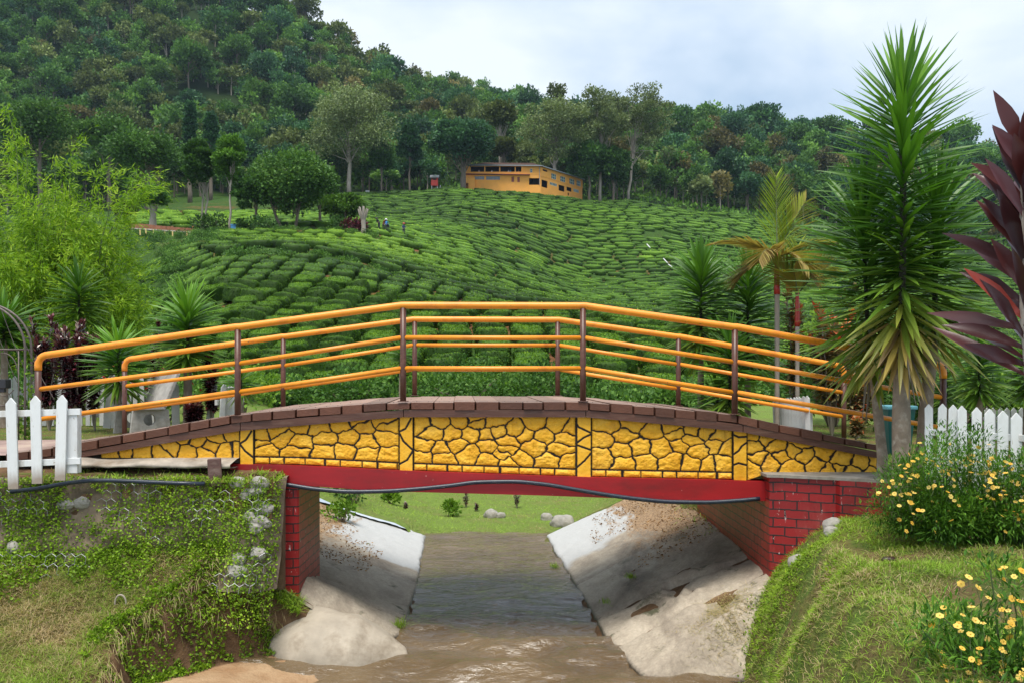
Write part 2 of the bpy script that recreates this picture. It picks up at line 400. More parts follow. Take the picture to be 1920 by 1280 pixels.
def hillmat():
    m, nt, N, L, out = newmat('tea_hill_ground')
    n1 = noise(N, L, .22, 5, .6); n2 = noise(N, L, 2.5, 5, .6)
    soil = ramp(N, [(.3, (.10, .05, .025)), (.7, (.26, .115, .05))]); L.new(n2.outputs[0], soil.inputs[0])
    gr = ramp(N, [(.3, (.020, .045, .010)), (.7, (.06, .12, .02))]); L.new(n2.outputs[0], gr.inputs[0])
    tcy = N.new('ShaderNodeTexCoord'); sxy = N.new('ShaderNodeSeparateXYZ'); L.new(tcy.outputs['Object'], sxy.inputs[0]); f = mathn(N, L, 'MULTIPLY', maprange(N, L, n1.outputs[0], .50, .60), maprange(N, L, sxy.outputs['Y'], 200, 140)); f = mathn(N, L, 'MULTIPLY', f, maprange(N, L, mathn(N, L, 'ADD', sxy.outputs['X'], mathn(N, L, 'MULTIPLY', sxy.outputs['Y'], .42)), 0, 4))
    c = mixc(N, L, f, gr.outputs[0], soil.outputs[0])
    at_ = N.new('ShaderNodeAttribute'); at_.attribute_name = 't'       # 0 tea hill, 1 mown lawn, .5 meadow
    n3 = noise(N, L, 1.3, 6, .7); lawn = ramp(N, [(.34, (.20, .14, .07)), (.46, (.12, .15, .04)), (.58, (.13, .20, .035)), (.8, (.20, .30, .05))]); L.new(n3.outputs[0], lawn.inputs[0])
    n5 = noise(N, L, 12, 4, .6); lw = mixc(N, L, .5, lawn.outputs[0], mixc(N, L, n5.outputs[0], (.10, .15, .03), (.30, .40, .09)))
    c = mixc(N, L, maprange(N, L, sxy.outputs['Y'], 235, 262), c, mixc(N, L, n2.outputs[0], (.008, .018, .006), (.035, .065, .016))); c = mixc(N, L, at_.outputs['Fac'], c, lw)
    p = N.new('ShaderNodeBsdfPrincipled'); p.inputs['Roughness'].default_value = .95; p.inputs['Specular IOR Level'].default_value = .1; L.new(c, p.inputs['Base Color'])
    bp = N.new('ShaderNodeBump'); bp.inputs['Strength'].default_value = .8; bp.inputs['Distance'].default_value = .15; L.new(n5.outputs[0], bp.inputs['Height']); L.new(bp.outputs[0], p.inputs['Normal'])
    L.new(p.outputs[0], out.inputs[0]); return m
M['hill'] = hillmat()
UU, YY = np.meshgrid(GU, GY, indexing='ij'); XX = (UU-960)/F*YY
ZZ = terr(XX, YY)
V, f = heightmesh(XX, YY, ZZ)
t = ((1-sstep(24, 32, YY))).ravel()
meshobj('hillside', V, f[:, ::-1] if False else f, t, np.zeros(len(f), int), M['hill'], smooth=True)['kind'] = 'structure'
# ground far beyond, one sheet to the horizon
g = G(); Vb = np.array([[-1400, 845, -10], [1400, 845, -10], [1400, 1500, -10], [-1400, 1500, -10]]); g.add(Vb, [[0, 1, 2, 3]], 0.0)
tag(g.build('far_ground', M['hill']), kind='structure')

# ---------------------------------------------------------------- near ground, banks and stream
ZW = -3.0
def wl(Y): return np.interp(Y, [7, 8.9, 9.8, 12, 15.8], [-2.3, -1.9, -1.22, -1.29, -1.52])
def wr(Y): return np.interp(Y, [7, 8.73, 9.8, 12, 15.8], [1.5, 1.2, 1.01, .86, .56])
def ground(X, Y):
    n = fbm(X*1.3, Y*1.3, 0, 4, 3)
    # ---- right side
    slab = -3.03+np.minimum(.46*(X-wr(Y)), np.maximum(0, (Y-8.38))*.95)
    slab = np.where(X < wr(Y), -3.03-(wr(Y)-X)*1.2, slab)
    bR = np.interp(Y, [4, 7, 8.35, 9, 9.3, 12, 15.8], [1.3, 1.95, 2.33, 2.6, 2.86, 2.86, 2.15])+.10*fbm(Y*2.2, X*.8, 0, 3, 71)*(Y < 9.25)
    top = np.where(Y < 9.25, -1.52+.02*(8.6-Y), -1.05)
    top = np.where(Y > 9.25, -1.25+.3*sstep(9.6, 13, Y), top)
    wdt = np.where(Y < 9.25, .85+.35*n, np.where(Y < 12.2, .25, 1.6))
    tt_ = np.clip((X-bR)/wdt, 0, 1); r = slab+(top-slab)*np.where(Y < 9.25, 1-(1-tt_)**1.7, sstep(0, 1, tt_))
    r = r+(.10*n+.05*fbm(X*3, Y*3, 0, 3, 72))*sstep(0, .4, X-bR)*(Y < 9.3)
    # ---- left side
    sl = np.interp(Y, [9.2, 10.5, 12, 15.8], [.68, .45, .36, .31])
    slabL = np.where(X > wl(Y), -3.03-(X-wl(Y))*1.2, -3.03+sl*(wl(Y)-X))
    pb = np.interp(Y, [9.2, 10.4, 12, 15.8], [-2.6, -2.75, -3.2, -3.6]); wd = np.interp(Y, [9.2, 11, 12, 15.8], [.1, .4, 1.0, 1.5])
    l = slabL+(-.95-.13*sstep(10.2, 9.6, Y)-slabL)*sstep(0, 1, (pb-X)/wd)
    # foreground left: slope from the wall foot to the eroded bank edge, then sand
    e = np.interp(Y, [6, 7.3, 8.1, 8.7, 9.25], [-3.3, -3.5, -3.74, -3.05, -2.40])
    e = e+.30*fbm(X*.5, Y*2.0, 0, 4, 8)
    topf = np.interp(Y, [5, 7, 8.1, 8.6, 9.0, 9.15], [-3.0, -2.72, -2.40, -2.12, -1.78, -1.7])+.13*n+.05*fbm(X*4, Y*4, 0, 3, 73)
    sand = -2.955-.06*sstep(0, 1, (X-e)/1.3)
    sand = sand+.10*np.exp(-(((X+2.75)/.5)**2+((Y-7.9)/.5)**2))
    fl = topf+(sand-topf)*sstep(-.26, .10, X-e+.05*fbm(X*5, Y*5, 0, 2, 12))
    fl = np.where(X > -1.9, sand-.3*sstep(-1.9, -1.0, X), fl)
    l = np.where(Y < 9.2, fl, l)
    z = np.where(X > -.2, r, l)
    z = np.minimum(z, np.where((X > wl(Y)+.02) & (X < wr(Y)-.02), -3.04, 9))
    z = z+.02*fbm(X*6, Y*6, 0, 3, 22)
    return z
def nearmat():
    m, nt, N, L, out = newmat('bank_soil')
    at_ = N.new('ShaderNodeAttribute'); at_.attribute_name = 't'     # 0 soil, 1 turf, -1 sand
    n1 = noise(N, L, 3.0, 6, .65); n2 = noise(N, L, 22, 5, .65)
    soil = ramp(N, [(.28, (.055, .032, .018)), (.5, (.13, .075, .038)), (.72, (.24, .15, .08))]); L.new(n1.outputs[0], soil.inputs[0])
    turf = ramp(N, [(.32, (.15, .10, .05)), (.46, (.12, .11, .035)), (.60, (.08, .13, .022)), (.8, (.13, .22, .035))]); L.new(n1.outputs[0], turf.inputs[0])
    tf = mixc(N, L, n2.outputs[0], mixc(N, L, 1.0, turf.outputs[0], (.55, .55, .5), 'MULTIPLY'), mixc(N, L, 1.0, turf.outputs[0], (1.5, 1.4, 1.4), 'MULTIPLY'))
    sand = ramp(N, [(.3, (.30, .17, .085)), (.7, (.46, .32, .19))]); L.new(n1.outputs[0], sand.inputs[0])
    c = mixc(N, L, maprange(N, L, at_.outputs['Fac'], 0, 1), soil.outputs[0], tf)
    c = mixc(N, L, maprange(N, L, at_.outputs['Fac'], 0, -1), c, sand.outputs[0])
    p = N.new('ShaderNodeBsdfPrincipled'); p.inputs['Roughness'].default_value = .92; p.inputs['Specular IOR Level'].default_value = .2; L.new(c, p.inputs['Base Color'])
    bp = N.new('ShaderNodeBump'); bp.inputs['Strength'].default_value = .9; bp.inputs['Distance'].default_value = .03; L.new(n2.outputs[0], bp.inputs['Height']); L.new(bp.outputs[0], p.inputs['Normal'])
    L.new(p.outputs[0], out.inputs[0]); return m
M['near'] = nearmat()
gx = np.concatenate([np.arange(-18, -6, .2), np.arange(-6, 6.5, .055), np.arange(6.5, 18.1, .2)]); gy = np.concatenate([np.arange(2.5, 6, .12), np.arange(6, 12, .055), np.arange(12, 16.0, .1)])
XX, YY = np.meshgrid(gx, gy); ZZ = ground(XX, YY)
edge = np.interp(YY, [6, 7.3, 8.1, 8.7, 9.25], [-3.3, -3.5, -3.74, -3.05, -2.40])
zone = np.ones_like(XX)
zone = np.where((YY < 9.25) & (XX < 0), np.where(XX > edge+.22, -1, np.where(XX > edge-.3, 0, .8)), zone)
zone = np.where((XX > -3.5) & (XX < 3) & (YY > 9.2) & (YY < 13), 0, zone)
V, f = heightmesh(XX, YY, ZZ)
tag(meshobj('stream_bank', V, f, zone.ravel(), np.zeros(len(f), int), M['near'], smooth=True), kind='structure')
# concrete lining of the channel: left and right slabs with a real thickness
def liningmat():
    m, nt, N, L, out = newmat('stained_concrete')
    tc = N.new('ShaderNodeTexCoord'); sx = N.new('ShaderNodeSeparateXYZ'); L.new(tc.outputs['Object'], sx.inputs[0])
    n1 = noise(N, L, 1.3, 8, .7, tc=tc, dist=.4, stretch=(1, .6, 1)); n2 = noise(N, L, 30, 5, .7, tc=tc)
    c = ramp(N, [(.25, (.09, .072, .052)), (.40, (.24, .20, .155)), (.56, (.40, .345, .27)), (.8, (.54, .48, .39))]); L.new(n1.outputs[0], c.inputs[0])
    c0 = mixc(N, L, n2.outputs[0], mixc(N, L, 1.0, c.outputs[0], (.55, .55, .55), 'MULTIPLY'), mixc(N, L, 1.0, c.outputs[0], (1.45, 1.42, 1.38), 'MULTIPLY'))
    # pale grey new cement in the far, low part
    n3 = noise(N, L, .8, 5, .6, tc=tc)
    fy = mathn(N, L, 'ADD', sx.outputs['Y'], mathn(N, L, 'MULTIPLY', mathn(N, L, 'SUBTRACT', n3.outputs[0], .5), 2.2))
    fz = mathn(N, L, 'SUBTRACT', fy, mathn(N, L, 'MULTIPLY', mathn(N, L, 'ABSOLUTE', mathn(N, L, 'ADD', sx.outputs['X'], .5)), .55))
    new = maprange(N, L, fz, 12.15, 12.45)
    c1 = mixc(N, L, new, c0, mixc(N, L, n2.outputs[0], (.36, .36, .35), (.50, .50, .49)))
    # rusty leaf litter high on the slab
    n4 = noise(N, L, 3.5, 7, .75, tc=tc, stretch=(1.5, .5, 1)); zz = mathn(N, L, 'ADD', mathn(N, L, 'ADD', sx.outputs['Z'], mathn(N, L, 'MULTIPLY', n4.outputs[0], 1.5)), mathn(N, L, 'MULTIPLY', mathn(N, L, 'ABSOLUTE', mathn(N, L, 'ADD', sx.outputs['X'], .4)), .30))
    c2 = mixc(N, L, mathn(N, L, 'MULTIPLY', maprange(N, L, zz, -1.12, -.90), maprange(N, L, sx.outputs['Y'], 10.8, 12.5)), c1, mixc(N, L, maprange(N, L, n2.outputs[0], .35, .65), (.12, .07, .035), (.44, .29, .16)))
    # moss and wet rim
    n6 = noise(N, L, 1.7, 6, .7, tc=tc, stretch=(1, 1, 1.2))
    sh = mathn(N, L, 'MULTIPLY', maprange(N, L, n6.outputs[0], .60, .68), maprange(N, L, sx.outputs['Y'], 12.6, 11.4))
    c3 = mixc(N, L, mathn(N, L, 'MULTIPLY', sh, .8), c2, mixc(N, L, n2.outputs[0], (.012, .02, .006), (.07, .08, .02)))
    wet = maprange(N, L, mathn(N, L, 'ADD', sx.outputs['Z'], mathn(N, L, 'MULTIPLY', n2.outputs[0], .06)), -2.93, -2.97)
    c4 = mixc(N, L, wet, c3, (.05, .04, .03))
    p = N.new('ShaderNodeBsdfPrincipled'); L.new(c4, p.inputs['Base Color']); L.new(maprange(N, L, wet, 0, 1, .85, .3), p.inputs['Roughness'])
    bp = N.new('ShaderNodeBump'); bp.inputs['Strength'].default_value = .8; bp.inputs['Distance'].default_value = .02
    n7 = noise(N, L, 9, 8, .7, tc=tc); L.new(n7.outputs[0], bp.inputs['Height']); L.new(bp.outputs[0], p.inputs['Normal'])
    L.new(p.outputs[0], out.inputs[0]); return m
M['lining'] = liningmat()
def slabz(x, y, side):
    y = np.full_like(x, y)
    if side > 0: return np.maximum(-3.03+np.minimum(.46*(x-wr(y)), np.maximum(0, (y-8.38))*.95), -3.06)
    return -3.03+np.interp(y, [9.2, 10.5, 12, 15.8], [.68, .45, .36, .31])*(wl(y)-x)
def lining(side):
    ys = np.arange(8.3 if side > 0 else 9.36, 15.75, .05); ss = np.linspace(0, 1, 60); Vv = []
    for y in ys:
        a = float(wr(y) if side > 0 else wl(y)); a += .03*float(fbm(y*3, side, 0, 3, 2))
        b = (np.interp(y, [7, 8.35, 9, 9.3, 12, 15.8], [1.95, 2.4, 2.75, 2.85, 2.85, 2.7]) if side > 0 else np.interp(y, [9, 10.4, 12, 15.8], [-2.5, -2.9, -3.7, -4.1]))
        x = a+(b-a)*ss; Vv.append(np.stack([x, np.full_like(x, y), slabz(x, y, side)], 1))
    A = np.array(Vv)
    X, Y, Z = A[..., 0], A[..., 1], A[..., 2]
    # cracks / cast joints and lumps where the floods scoured the cement
    Z = Z+.035+.035*fbm(X*2.2, Y*1.4, 0, 4, 31+side)+.012*fbm(X*9, Y*9, 0, 3, 7)
    lump = (.16 if side > 0 else .0)*np.exp(-((X*side-(1.9))/.45)**2)*np.exp(-((Y-9.9)/.7)**2)*fbm(X*2.5+3, Y*2.5, 0, 3, 14)*2
    Z = Z+lump
    for yc, k in ((12.15, .25), (10.35, -.15), (9.35, .1)):
        d = np.abs(Y-(yc+k*(np.abs(X)-1.3))-.05*fbm(X*4, 3, 0, 3, 4)); Z = Z-.05*np.exp(-(d/.035)**2)
    # rounded lower lip that dips into the water
    Z[:, 0] -= .22; Z[:, 1] -= .05
    Z[:, -1] -= .3
    V, f = heightmesh(X, Y, Z)
    if side > 0: f = f
    o = meshobj('concrete_slab', V, f, np.zeros(len(V)), np.zeros(len(f), int), M['lining'], smooth=True)
    return o
tag(lining(1), 'stained sloping concrete channel slab beside the right brick wall', 'concrete slab')
tag(lining(-1), 'sloping concrete channel slab with rusty leaf litter beside the left brick pier', 'concrete slab')
# water
def watermat():
    m, nt, N, L, out = newmat('muddy_water')
    tc = N.new('ShaderNodeTexCoord')
    n0 = noise(N, L, .9, 4, .6, tc=tc); c = ramp(N, [(.35, (.110, .072, .036)), (.65, (.165, .113, .058))]); L.new(n0.outputs[0], c.inputs[0])
    p = N.new('ShaderNodeBsdfPrincipled'); L.new(c.outputs[0], p.inputs['Base Color']); p.inputs['Roughness'].default_value = .035; p.inputs['IOR'].default_value = 1.5; p.inputs['Specular IOR Level'].default_value = 1.0
    a = noise(N, L, 2.6, 5, .6, tc=tc, stretch=(1.0, 1.5, 1), dist=.8); b = noise(N, L, 13, 5, .65, tc=tc, stretch=(.6, 1.5, 1), dist=.6)
    h = mathn(N, L, 'ADD', a.outputs[0], mathn(N, L, 'MULTIPLY', b.outputs[0], .42))
    bp = N.new('ShaderNodeBump'); bp.inputs['Strength'].default_value = 1.0; bp.inputs['Distance'].default_value = .035; L.new(h, bp.inputs['Height']); L.new(bp.outputs[0], p.inputs['Normal'])
    L.new(p.outputs[0], out.inputs[0]); return m
M['water'] = watermat()
xs = np.linspace(-4.6, 3.2, 220); ys = np.linspace(2.5, 16.25, 520); XX, YY = np.meshgrid(xs, ys)
ZZ = ZW+(.045+.05*sstep(11.8, 10.2, YY))*fbm(XX*1.1, YY*2.4, 0, 5, 41, .50)+.006*fbm(XX*5, YY*9, 0, 3, 42)+.040*np.sin(YY*6.5+1.6*fbm(XX*.8, YY*.8, 0, 2, 6)*3)*sstep(11.5, 9, YY)*np.exp(-((XX+.2)/1.4)**2)
V, f = heightmesh(XX, YY, ZZ)
tag(meshobj('stream_water', V, f, np.zeros(len(V)), np.zeros(len(f), int), M['water'], smooth=True), kind='structure')

# ---------------------------------------------------------------- the bridge
YN = 9.44; YF = 11.87; SH = -0.15
def nx(px): return X_(px, YN)
def nz(py): return Z_(py, YN)
TOPX = [0, 75, 150, 300, 447, 600, 747, 1095, 1235, 1377, 1440, 1645, 1800]
TOPY = [850, 842, 828, 802, 775, 763, 753, 753, 763, 776, 791, 833, 853]
BRX = [0, 75, 150, 447, 747, 1095, 1375, 1440, 1645, 1800]
BRY = [872, 868, 857, 807, 781, 781, 806, 819, 858, 885]
PLX = [0, 75, 150, 447, 747, 1095, 1375, 1440, 1645, 1800]
PLY = [865, 860, 846, 791.5, 767, 767.5, 791, 805.5, 845.5, 868]
def deck_top(px): return np.interp(px, TOPX, TOPY)
bridge = thing('footbridge', 'arched footbridge with orange railings, yellow stone cladding and red beam over the stream', 'bridge', (0, 0, 0))
# planks
rng = np.random.default_rng(4); g = G(); px = 12.0; pw_list = []
while px < 1652:
    wpx = 37+rng.random()*8; pm = px+wpx/2
    z0, z1 = nz(deck_top(px)), nz(deck_top(px+wpx)); x0, x1 = nx(px), nx(px+wpx)
    th = abs(nz(np.interp(pm, PLX, PLY))-nz(deck_top(pm)))-.002
    dz = rng.normal(0, .0020); off = rng.normal(0, .006); gap = .0015+rng.random()*.002
    V, Fc = bevbox(.5, .5, .5, .04)
    V = V.copy(); L_ = x1-x0-gap*2; slope = (z1-z0)/(x1-x0)
    wob = 1+rng.normal(0, .0, 1)[0]
    Y0, Y1 = YN-.035+off, YF+.04+rng.normal(0, .008)
    vx = V[:, 0]*L_; vy = (V[:, 1]+.5); yy = Y0+(Y1-Y0)*vy
    xx = (x0+x1)/2+vx+SH*vy; zz = (z0+z1)/2+dz-th/2+V[:, 2]*th*1.0+vx*slope+.004*np.sign(V[:, 2])*rng.normal()
    g.add(np.stack([xx, yy, zz], 1), Fc, rng.random())
    for q in (.25, .75):   # nail heads
        for yq in (.06, .5, .94):
            cx = x0+(x1-x0)*q+SH*yq; yq2 = Y0+(Y1-Y0)*yq
            g.box((cx, yq2, z0+(z1-z0)*q+dz+.002), (.010, .010, .004), T=.0, m=1)
    px += wpx
M['nail'] = paint('dark_nail_head', (.03, .02, .015), .5, .1, 5, 0)
def plankmat():
    m, nt, N, L, out = newmat('worn_brown_planks')
    tc = N.new('ShaderNodeTexCoord'); at_ = N.new('ShaderNodeAttribute'); at_.attribute_name = 't'
    n1 = noise(N, L, 9, 6, .65, tc=tc, stretch=(1, .35, 1)); n2 = noise(N, L, 40, 4, .6, tc=tc, stretch=(1, .15, 1))
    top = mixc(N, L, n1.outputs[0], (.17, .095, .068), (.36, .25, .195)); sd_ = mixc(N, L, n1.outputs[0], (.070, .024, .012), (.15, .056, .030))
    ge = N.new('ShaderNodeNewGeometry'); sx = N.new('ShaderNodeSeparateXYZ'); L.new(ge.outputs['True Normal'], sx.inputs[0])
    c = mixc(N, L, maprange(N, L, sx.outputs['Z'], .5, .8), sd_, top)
    hs = N.new('ShaderNodeHueSaturation'); L.new(maprange(N, L, at_.outputs['Fac'], 0, 1, .75, 1.25), hs.inputs['Value']); L.new(c, hs.inputs['Color'])
    p = N.new('ShaderNodeBsdfPrincipled'); L.new(hs.outputs[0], p.inputs['Base Color']); p.inputs['Roughness'].default_value = .6
    bp = N.new('ShaderNodeBump'); bp.inputs['Strength'].default_value = .5; bp.inputs['Distance'].default_value = .01; L.new(n2.outputs[0], bp.inputs['Height']); L.new(bp.outputs[0], p.inputs['Normal'])
    L.new(p.outputs[0], out.inputs[0]); return m
M['planks'] = plankmat()
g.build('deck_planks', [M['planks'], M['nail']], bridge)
# edge boards in lengths with joints at the kinks
def strip(xs, ytop, ybot, y0, y1, gap=.004, T=.5, g=None, sh=(0, 0), sag=0.0):
    """box-like strip following pixel polylines on the near face"""
    g = g or G(); n = 6; px_ = np.linspace(xs[0], xs[1], n)
    zt = nz(ytop(px_)); zb = nz(ybot(px_)); x = nx(px_); x[0] += gap; x[-1] -= gap
    V = np.concatenate([np.stack([x+sh[0], np.full(n, y0), zb], 1), np.stack([x+sh[0], np.full(n, y0), zt], 1), np.stack([x+sh[1], np.full(n, y1), zt], 1), np.stack([x+sh[1], np.full(n, y1), zb], 1)])
    Fc = []
    for k in range(4):
        a, b = k*n, ((k+1) % 4)*n
        for i in range(n-1): Fc.append([a+i, a+i+1, b+i+1, b+i])
    Fc = [q[::-1] for q in Fc]+[[0, n, 2*n, 3*n], [n-1, 4*n-1, 3*n-1, 2*n-1]]
    g.add(V, Fc, T); return g
for sgn, (ya, yb), sh in ((1, (YN-.028, YN+.03), 0), (-1, (YF-.03, YF+.03), SH)):
    g = G()
    for a, b in ((30, 452), (452, 757), (757, 1098), (1098, 1392), (1392, 1646)):
        strip((a, b), lambda p: np.interp(p, PLX, PLY)+.4, lambda p: np.interp(p, BRX, BRY), ya, yb, g=g, T=rng.random(), sh=(sh, sh))
    g.build('edge_board', [M['board']], bridge)
# red beam (two girders and the slab between)
BTX = [0, 435, 560, 747, 1080, 1375, 1445, 1700]; BTY = [868, 869, 871, 881, 893, 899, 902, 905]
BBX = [0, 520, 700, 1000, 1220, 1445, 1700]; BBY = [897, 905, 919, 927, 935, 938, 940]
def prismX(pxs, top, bot, y0, y1, dx=0.0):
    g = G()
    for a, b in zip(pxs[:-1], pxs[1:]): strip((a, b), top, bot, y0, y1, gap=0, g=g, sh=(dx, dx))
    return g
bt = lambda p: np.interp(p, BTX, BTY); bb = lambda p: np.interp(p, BBX, BBY)
prismX([432, 900, 1442], bt, bb, YN-.015, YN+.22).build('beam', M['red'], bridge)
prismX([432, 900, 1442], bt, bb, YF-.22, YF+.015, SH).build('beam', M['red'], bridge)
M['under'] = paint('dark_concrete_soffit', (.11, .09, .07), .9, .3, 2, .3, 20)
prismX([160, 447, 747, 1095, 1377, 1640], lambda p: np.interp(p, BRX, BRY)+1, lambda p: np.minimum(np.maximum(bt(p)+6, np.interp(p, BRX, BRY)+3), 888), YN+.14, YF-.14, SH/2).build('slab', M['under'], bridge)
# yellow field-stone cladding, cells laid out after the photograph (pixel seeds on the near face -> metres)
SEEDS = [
 # left triangle
 (205,850),(228,846),(262,850),(300,848),(318,838),(345,822),(365,828),(350,845),(392,836),(405,818),(425,812),(440,845),(422,846),(380,848),
 # panel 2
 (482,812),(478,835),(488,846),(517,808),(560,797),(560,828),(555,846),(610,822),(607,846),(638,797),(682,798),(715,787),(672,788),(652,820),(683,830),(720,818),(725,800),(645,845),(686,852),(725,857),(596,800),(528,818),
 # panel 3
 (790,794),(822,790),(865,788),(810,813),(848,812),(883,813),(895,796),(930,794),(912,812),(797,836),(825,842),(855,835),(935,808),(790,857),(832,857),(878,850),(915,838),(945,846),(918,862),(968,806),(1003,795),(1046,798),(985,814),(1020,816),(1062,822),(952,826),(1003,838),(1052,842),(972,862),(1030,864),(1068,866),(1070,805),(888,784),(943,848),(958,870),
 # panel 4
 (1135,797),(1128,822),(1175,818),(1135,857),(1165,846),(1172,868),(1192,794),(1225,808),(1200,836),(1243,840),(1210,865),(1270,812),(1278,834),(1262,803),(1298,825),(1325,808),(1350,816),(1345,835),(1310,846),(1262,866),(1330,870),(1355,868),(1300,806),(1300,868),(1366,840),
 # panel 5
 (1415,817),(1412,836),(1422,862),(1445,868),(1460,838),(1468,856),(1492,845),(1488,875),(1515,855),(1545,852),(1535,870),(1560,880),(1580,862),(1575,878),(1620,868),(1600,884),(1636,884),(1644,870),(1410,875),(1440,822),(1506,832)]
SEEDS = np.array(SEEDS, float)
PANELS = [(185, 447), (475, 747), (775, 1080), (1110, 1375), (1403, 1648)]
def clad_top(p): return np.interp(p, BRX, BRY)-2
def clad_bot(p): return np.where(p < 447, 858, np.where(p > 1403, np.interp(p, [1403, 1440, 1650], [900, 887, 886]), bt(p)))
rng = np.random.default_rng(11)
def cladding(x0, x1):
    step = .85; pxs = np.arange(x0, x1+step*.5, step); nr = int(118/step)
    P = np.repeat(pxs[None], nr, 0); top, bot = clad_top(pxs), clad_bot(pxs); bot = np.maximum(bot, top+1)
    s = np.linspace(0, 1, nr)[:, None]; Q = top[None]+(bot-top)[None]*s
    wx = P+3.2*fbm(P/14, Q/14, 0, 3, 2)*1.6; wy = Q+3.2*fbm(P/14, Q/14, 5, 3, 3)*1.6
    S = SEEDS[(SEEDS[:, 0] > x0-6) & (SEEDS[:, 0] < x1+6)]
    ks = rng.normal(0, 1, (len(S), 4))
    D = np.stack([np.sqrt(((wx-a)*.86)**2+((wy-b)*1.2)**2) for a, b in S], -1)
    o = np.argsort(D, -1)[..., :2]; d1 = np.take_along_axis(D, o[..., :1], -1)[..., 0]; d2 = np.take_along_axis(D, o[..., 1:2], -1)[..., 0]
    i1, i2 = o[..., 0], o[..., 1]
    dist = np.sqrt(((S[i1, 0]-S[i2, 0])*.86)**2+((S[i1, 1]-S[i2, 1])*1.2)**2)
    ed = (d2**2-d1**2)/(2*dist+1e-6)
    ident = i1.copy()
    # brick course along the bottom of panels 2-4
    if 447 < x0 < 1390:
        bh = 13.5; inb = (Q+.8*fbm(P/10, 3, 0, 2, 4)) > (bot-bh)[None]; wv = 35.0
        wid = (pxs-x0+.3*wv)/wv+.12*np.sin(pxs*.11); fr = np.abs(wid-np.round(wid))*wv
        eb = np.minimum(np.minimum(fr[None]+0*Q, Q-(bot-bh)[None]), bot[None]-Q+.5)
        et = (bot-bh)[None]-Q
        ed = np.where(inb, eb, np.minimum(ed, et)); ident = np.where(inb, 500+np.floor(wid+.5).astype(int)[None]+0*ident, ident)
    ed = np.minimum(ed, np.minimum(P-x0, x1-P)+.6); ed = np.minimum(ed, (Q-top[None])+.2)
    rr = np.random.default_rng(7).normal(0, 1, (700, 3))
    tilt = rr[ident % 700]
    e = np.clip((ed-.9)/6.5, 0, 1); body = 1-(1-e)**2.2
    rough = .35*fbm(P/9+ident*3.1, Q/7, 0, 4, 15)+.22*np.abs(fbm(P/5, Q/5, 0, 3, 16))
    h = body*(.014+.014*np.clip(rough*2, -1, 1.4)+.003*tilt[..., 0]+.00035*tilt[..., 1]*(P % 40-20)*.5)
    Y = YN+.052-h
    mort = np.clip((2.2+.5*fbm(P/3, Q/3, 0, 2, 19)-ed)/1.0, 0, 1)
    V, f = heightmesh(nx(P), Y, nz(Q))
    o = meshobj('stone_cladding', V, f, mort.ravel(), np.zeros(len(f), int), M['clad'], bridge, smooth=True)
def cladmat():
    m, nt, N, L, out = newmat('yellow_painted_stone')
    at_ = N.new('ShaderNodeAttribute'); at_.attribute_name = 't'
    n1 = noise(N, L, 5, 6, .65); c = ramp(N, [(.28, (.68, .31, .012)), (.5, (.86, .44, .025)), (.75, (.92, .53, .06))]); L.new(n1.outputs[0], c.inputs[0])
    n2 = noise(N, L, 28, 5, .7); c1 = mixc(N, L, maprange(N, L, n2.outputs[0], .58, .74), c.outputs[0], (.50, .24, .04)); n5 = noise(N, L, 3.2, 6, .7, stretch=(1, 1, .45)); c1 = mixc(N, L, mathn(N, L, 'MULTIPLY', maprange(N, L, n5.outputs[0], .54, .72), .5), c1, (.42, .22, .06)); n6 = noise(N, L, 45, 3, .7); c1 = mixc(N, L, maprange(N, L, n6.outputs[0], .70, .74), c1, (.20, .14, .08))
    c2 = mixc(N, L, at_.outputs['Fac'], c1, (.014, .009, .007))
    p = N.new('ShaderNodeBsdfPrincipled'); L.new(c2, p.inputs['Base Color']); p.inputs['Roughness'].default_value = .55; p.inputs['Specular IOR Level'].default_value = .3
    bp = N.new('ShaderNodeBump'); bp.inputs['Strength'].default_value = .5; bp.inputs['Distance'].default_value = .01; L.new(n2.outputs[0], bp.inputs['Height']); L.new(bp.outputs[0], p.inputs['Normal'])
    L.new(p.outputs[0], out.inputs[0]); return m
M['clad'] = cladmat()
for a, b in PANELS: cladding(a, b)
# flat pilasters with their painted dark lines
def pilaster(x0, x1, lines):
    step = .6; pxs = np.arange(x0, x1+.01, step); nr = 190; top, bot = clad_top(pxs), bt(pxs)
    P = np.repeat(pxs[None], nr, 0); Q = top[None]+(bot-top)[None]*np.linspace(0, 1, nr)[:, None]
    d = np.minimum(P-x0, x1-P)-.2
    for ln in lines:
        ln = np.array(ln, float); tt = np.linspace(0, 1, 60); k = np.linspace(0, 1, len(ln))
        cx, cy_ = np.interp(tt, k, ln[:, 0]), np.interp(tt, k, ln[:, 1])
        for a, b in zip(cx, cy_): d = np.minimum(d, np.hypot(P-a, Q-b))
    mort = np.clip((2.4+.3*fbm(P/3, Q/3, 0, 2, 6)-d)/.8, 0, 1)
    Y = YN+.024+.004*mort+.0015*fbm(P/6, Q/6, 0, 3, 3)
    Y[:, 0] = Y[:, -1] = YN+.06
    V, f = heightmesh(nx(P), Y, nz(Q)); meshobj('pilaster', V, f, mort.ravel(), np.zeros(len(f), int), M['clad'], bridge, smooth=True)
pilaster(447, 475, [[(449, 831), (460, 824), (470, 808)], [(449, 833), (458, 845), (473, 857)]])
pilaster(747, 775, [[(748, 809), (760, 803), (768, 788), (770, 784)], [(748, 811), (756, 827), (773, 843)], [(748, 870), (763, 862), (773, 846)]])
pilaster(1081, 1110, [[(1076, 785), (1085, 800), (1108, 811)], [(1082, 830), (1095, 820), (1108, 814)], [(1082, 834), (1108, 843)], [(1082, 876), (1096, 864), (1108, 850)]])
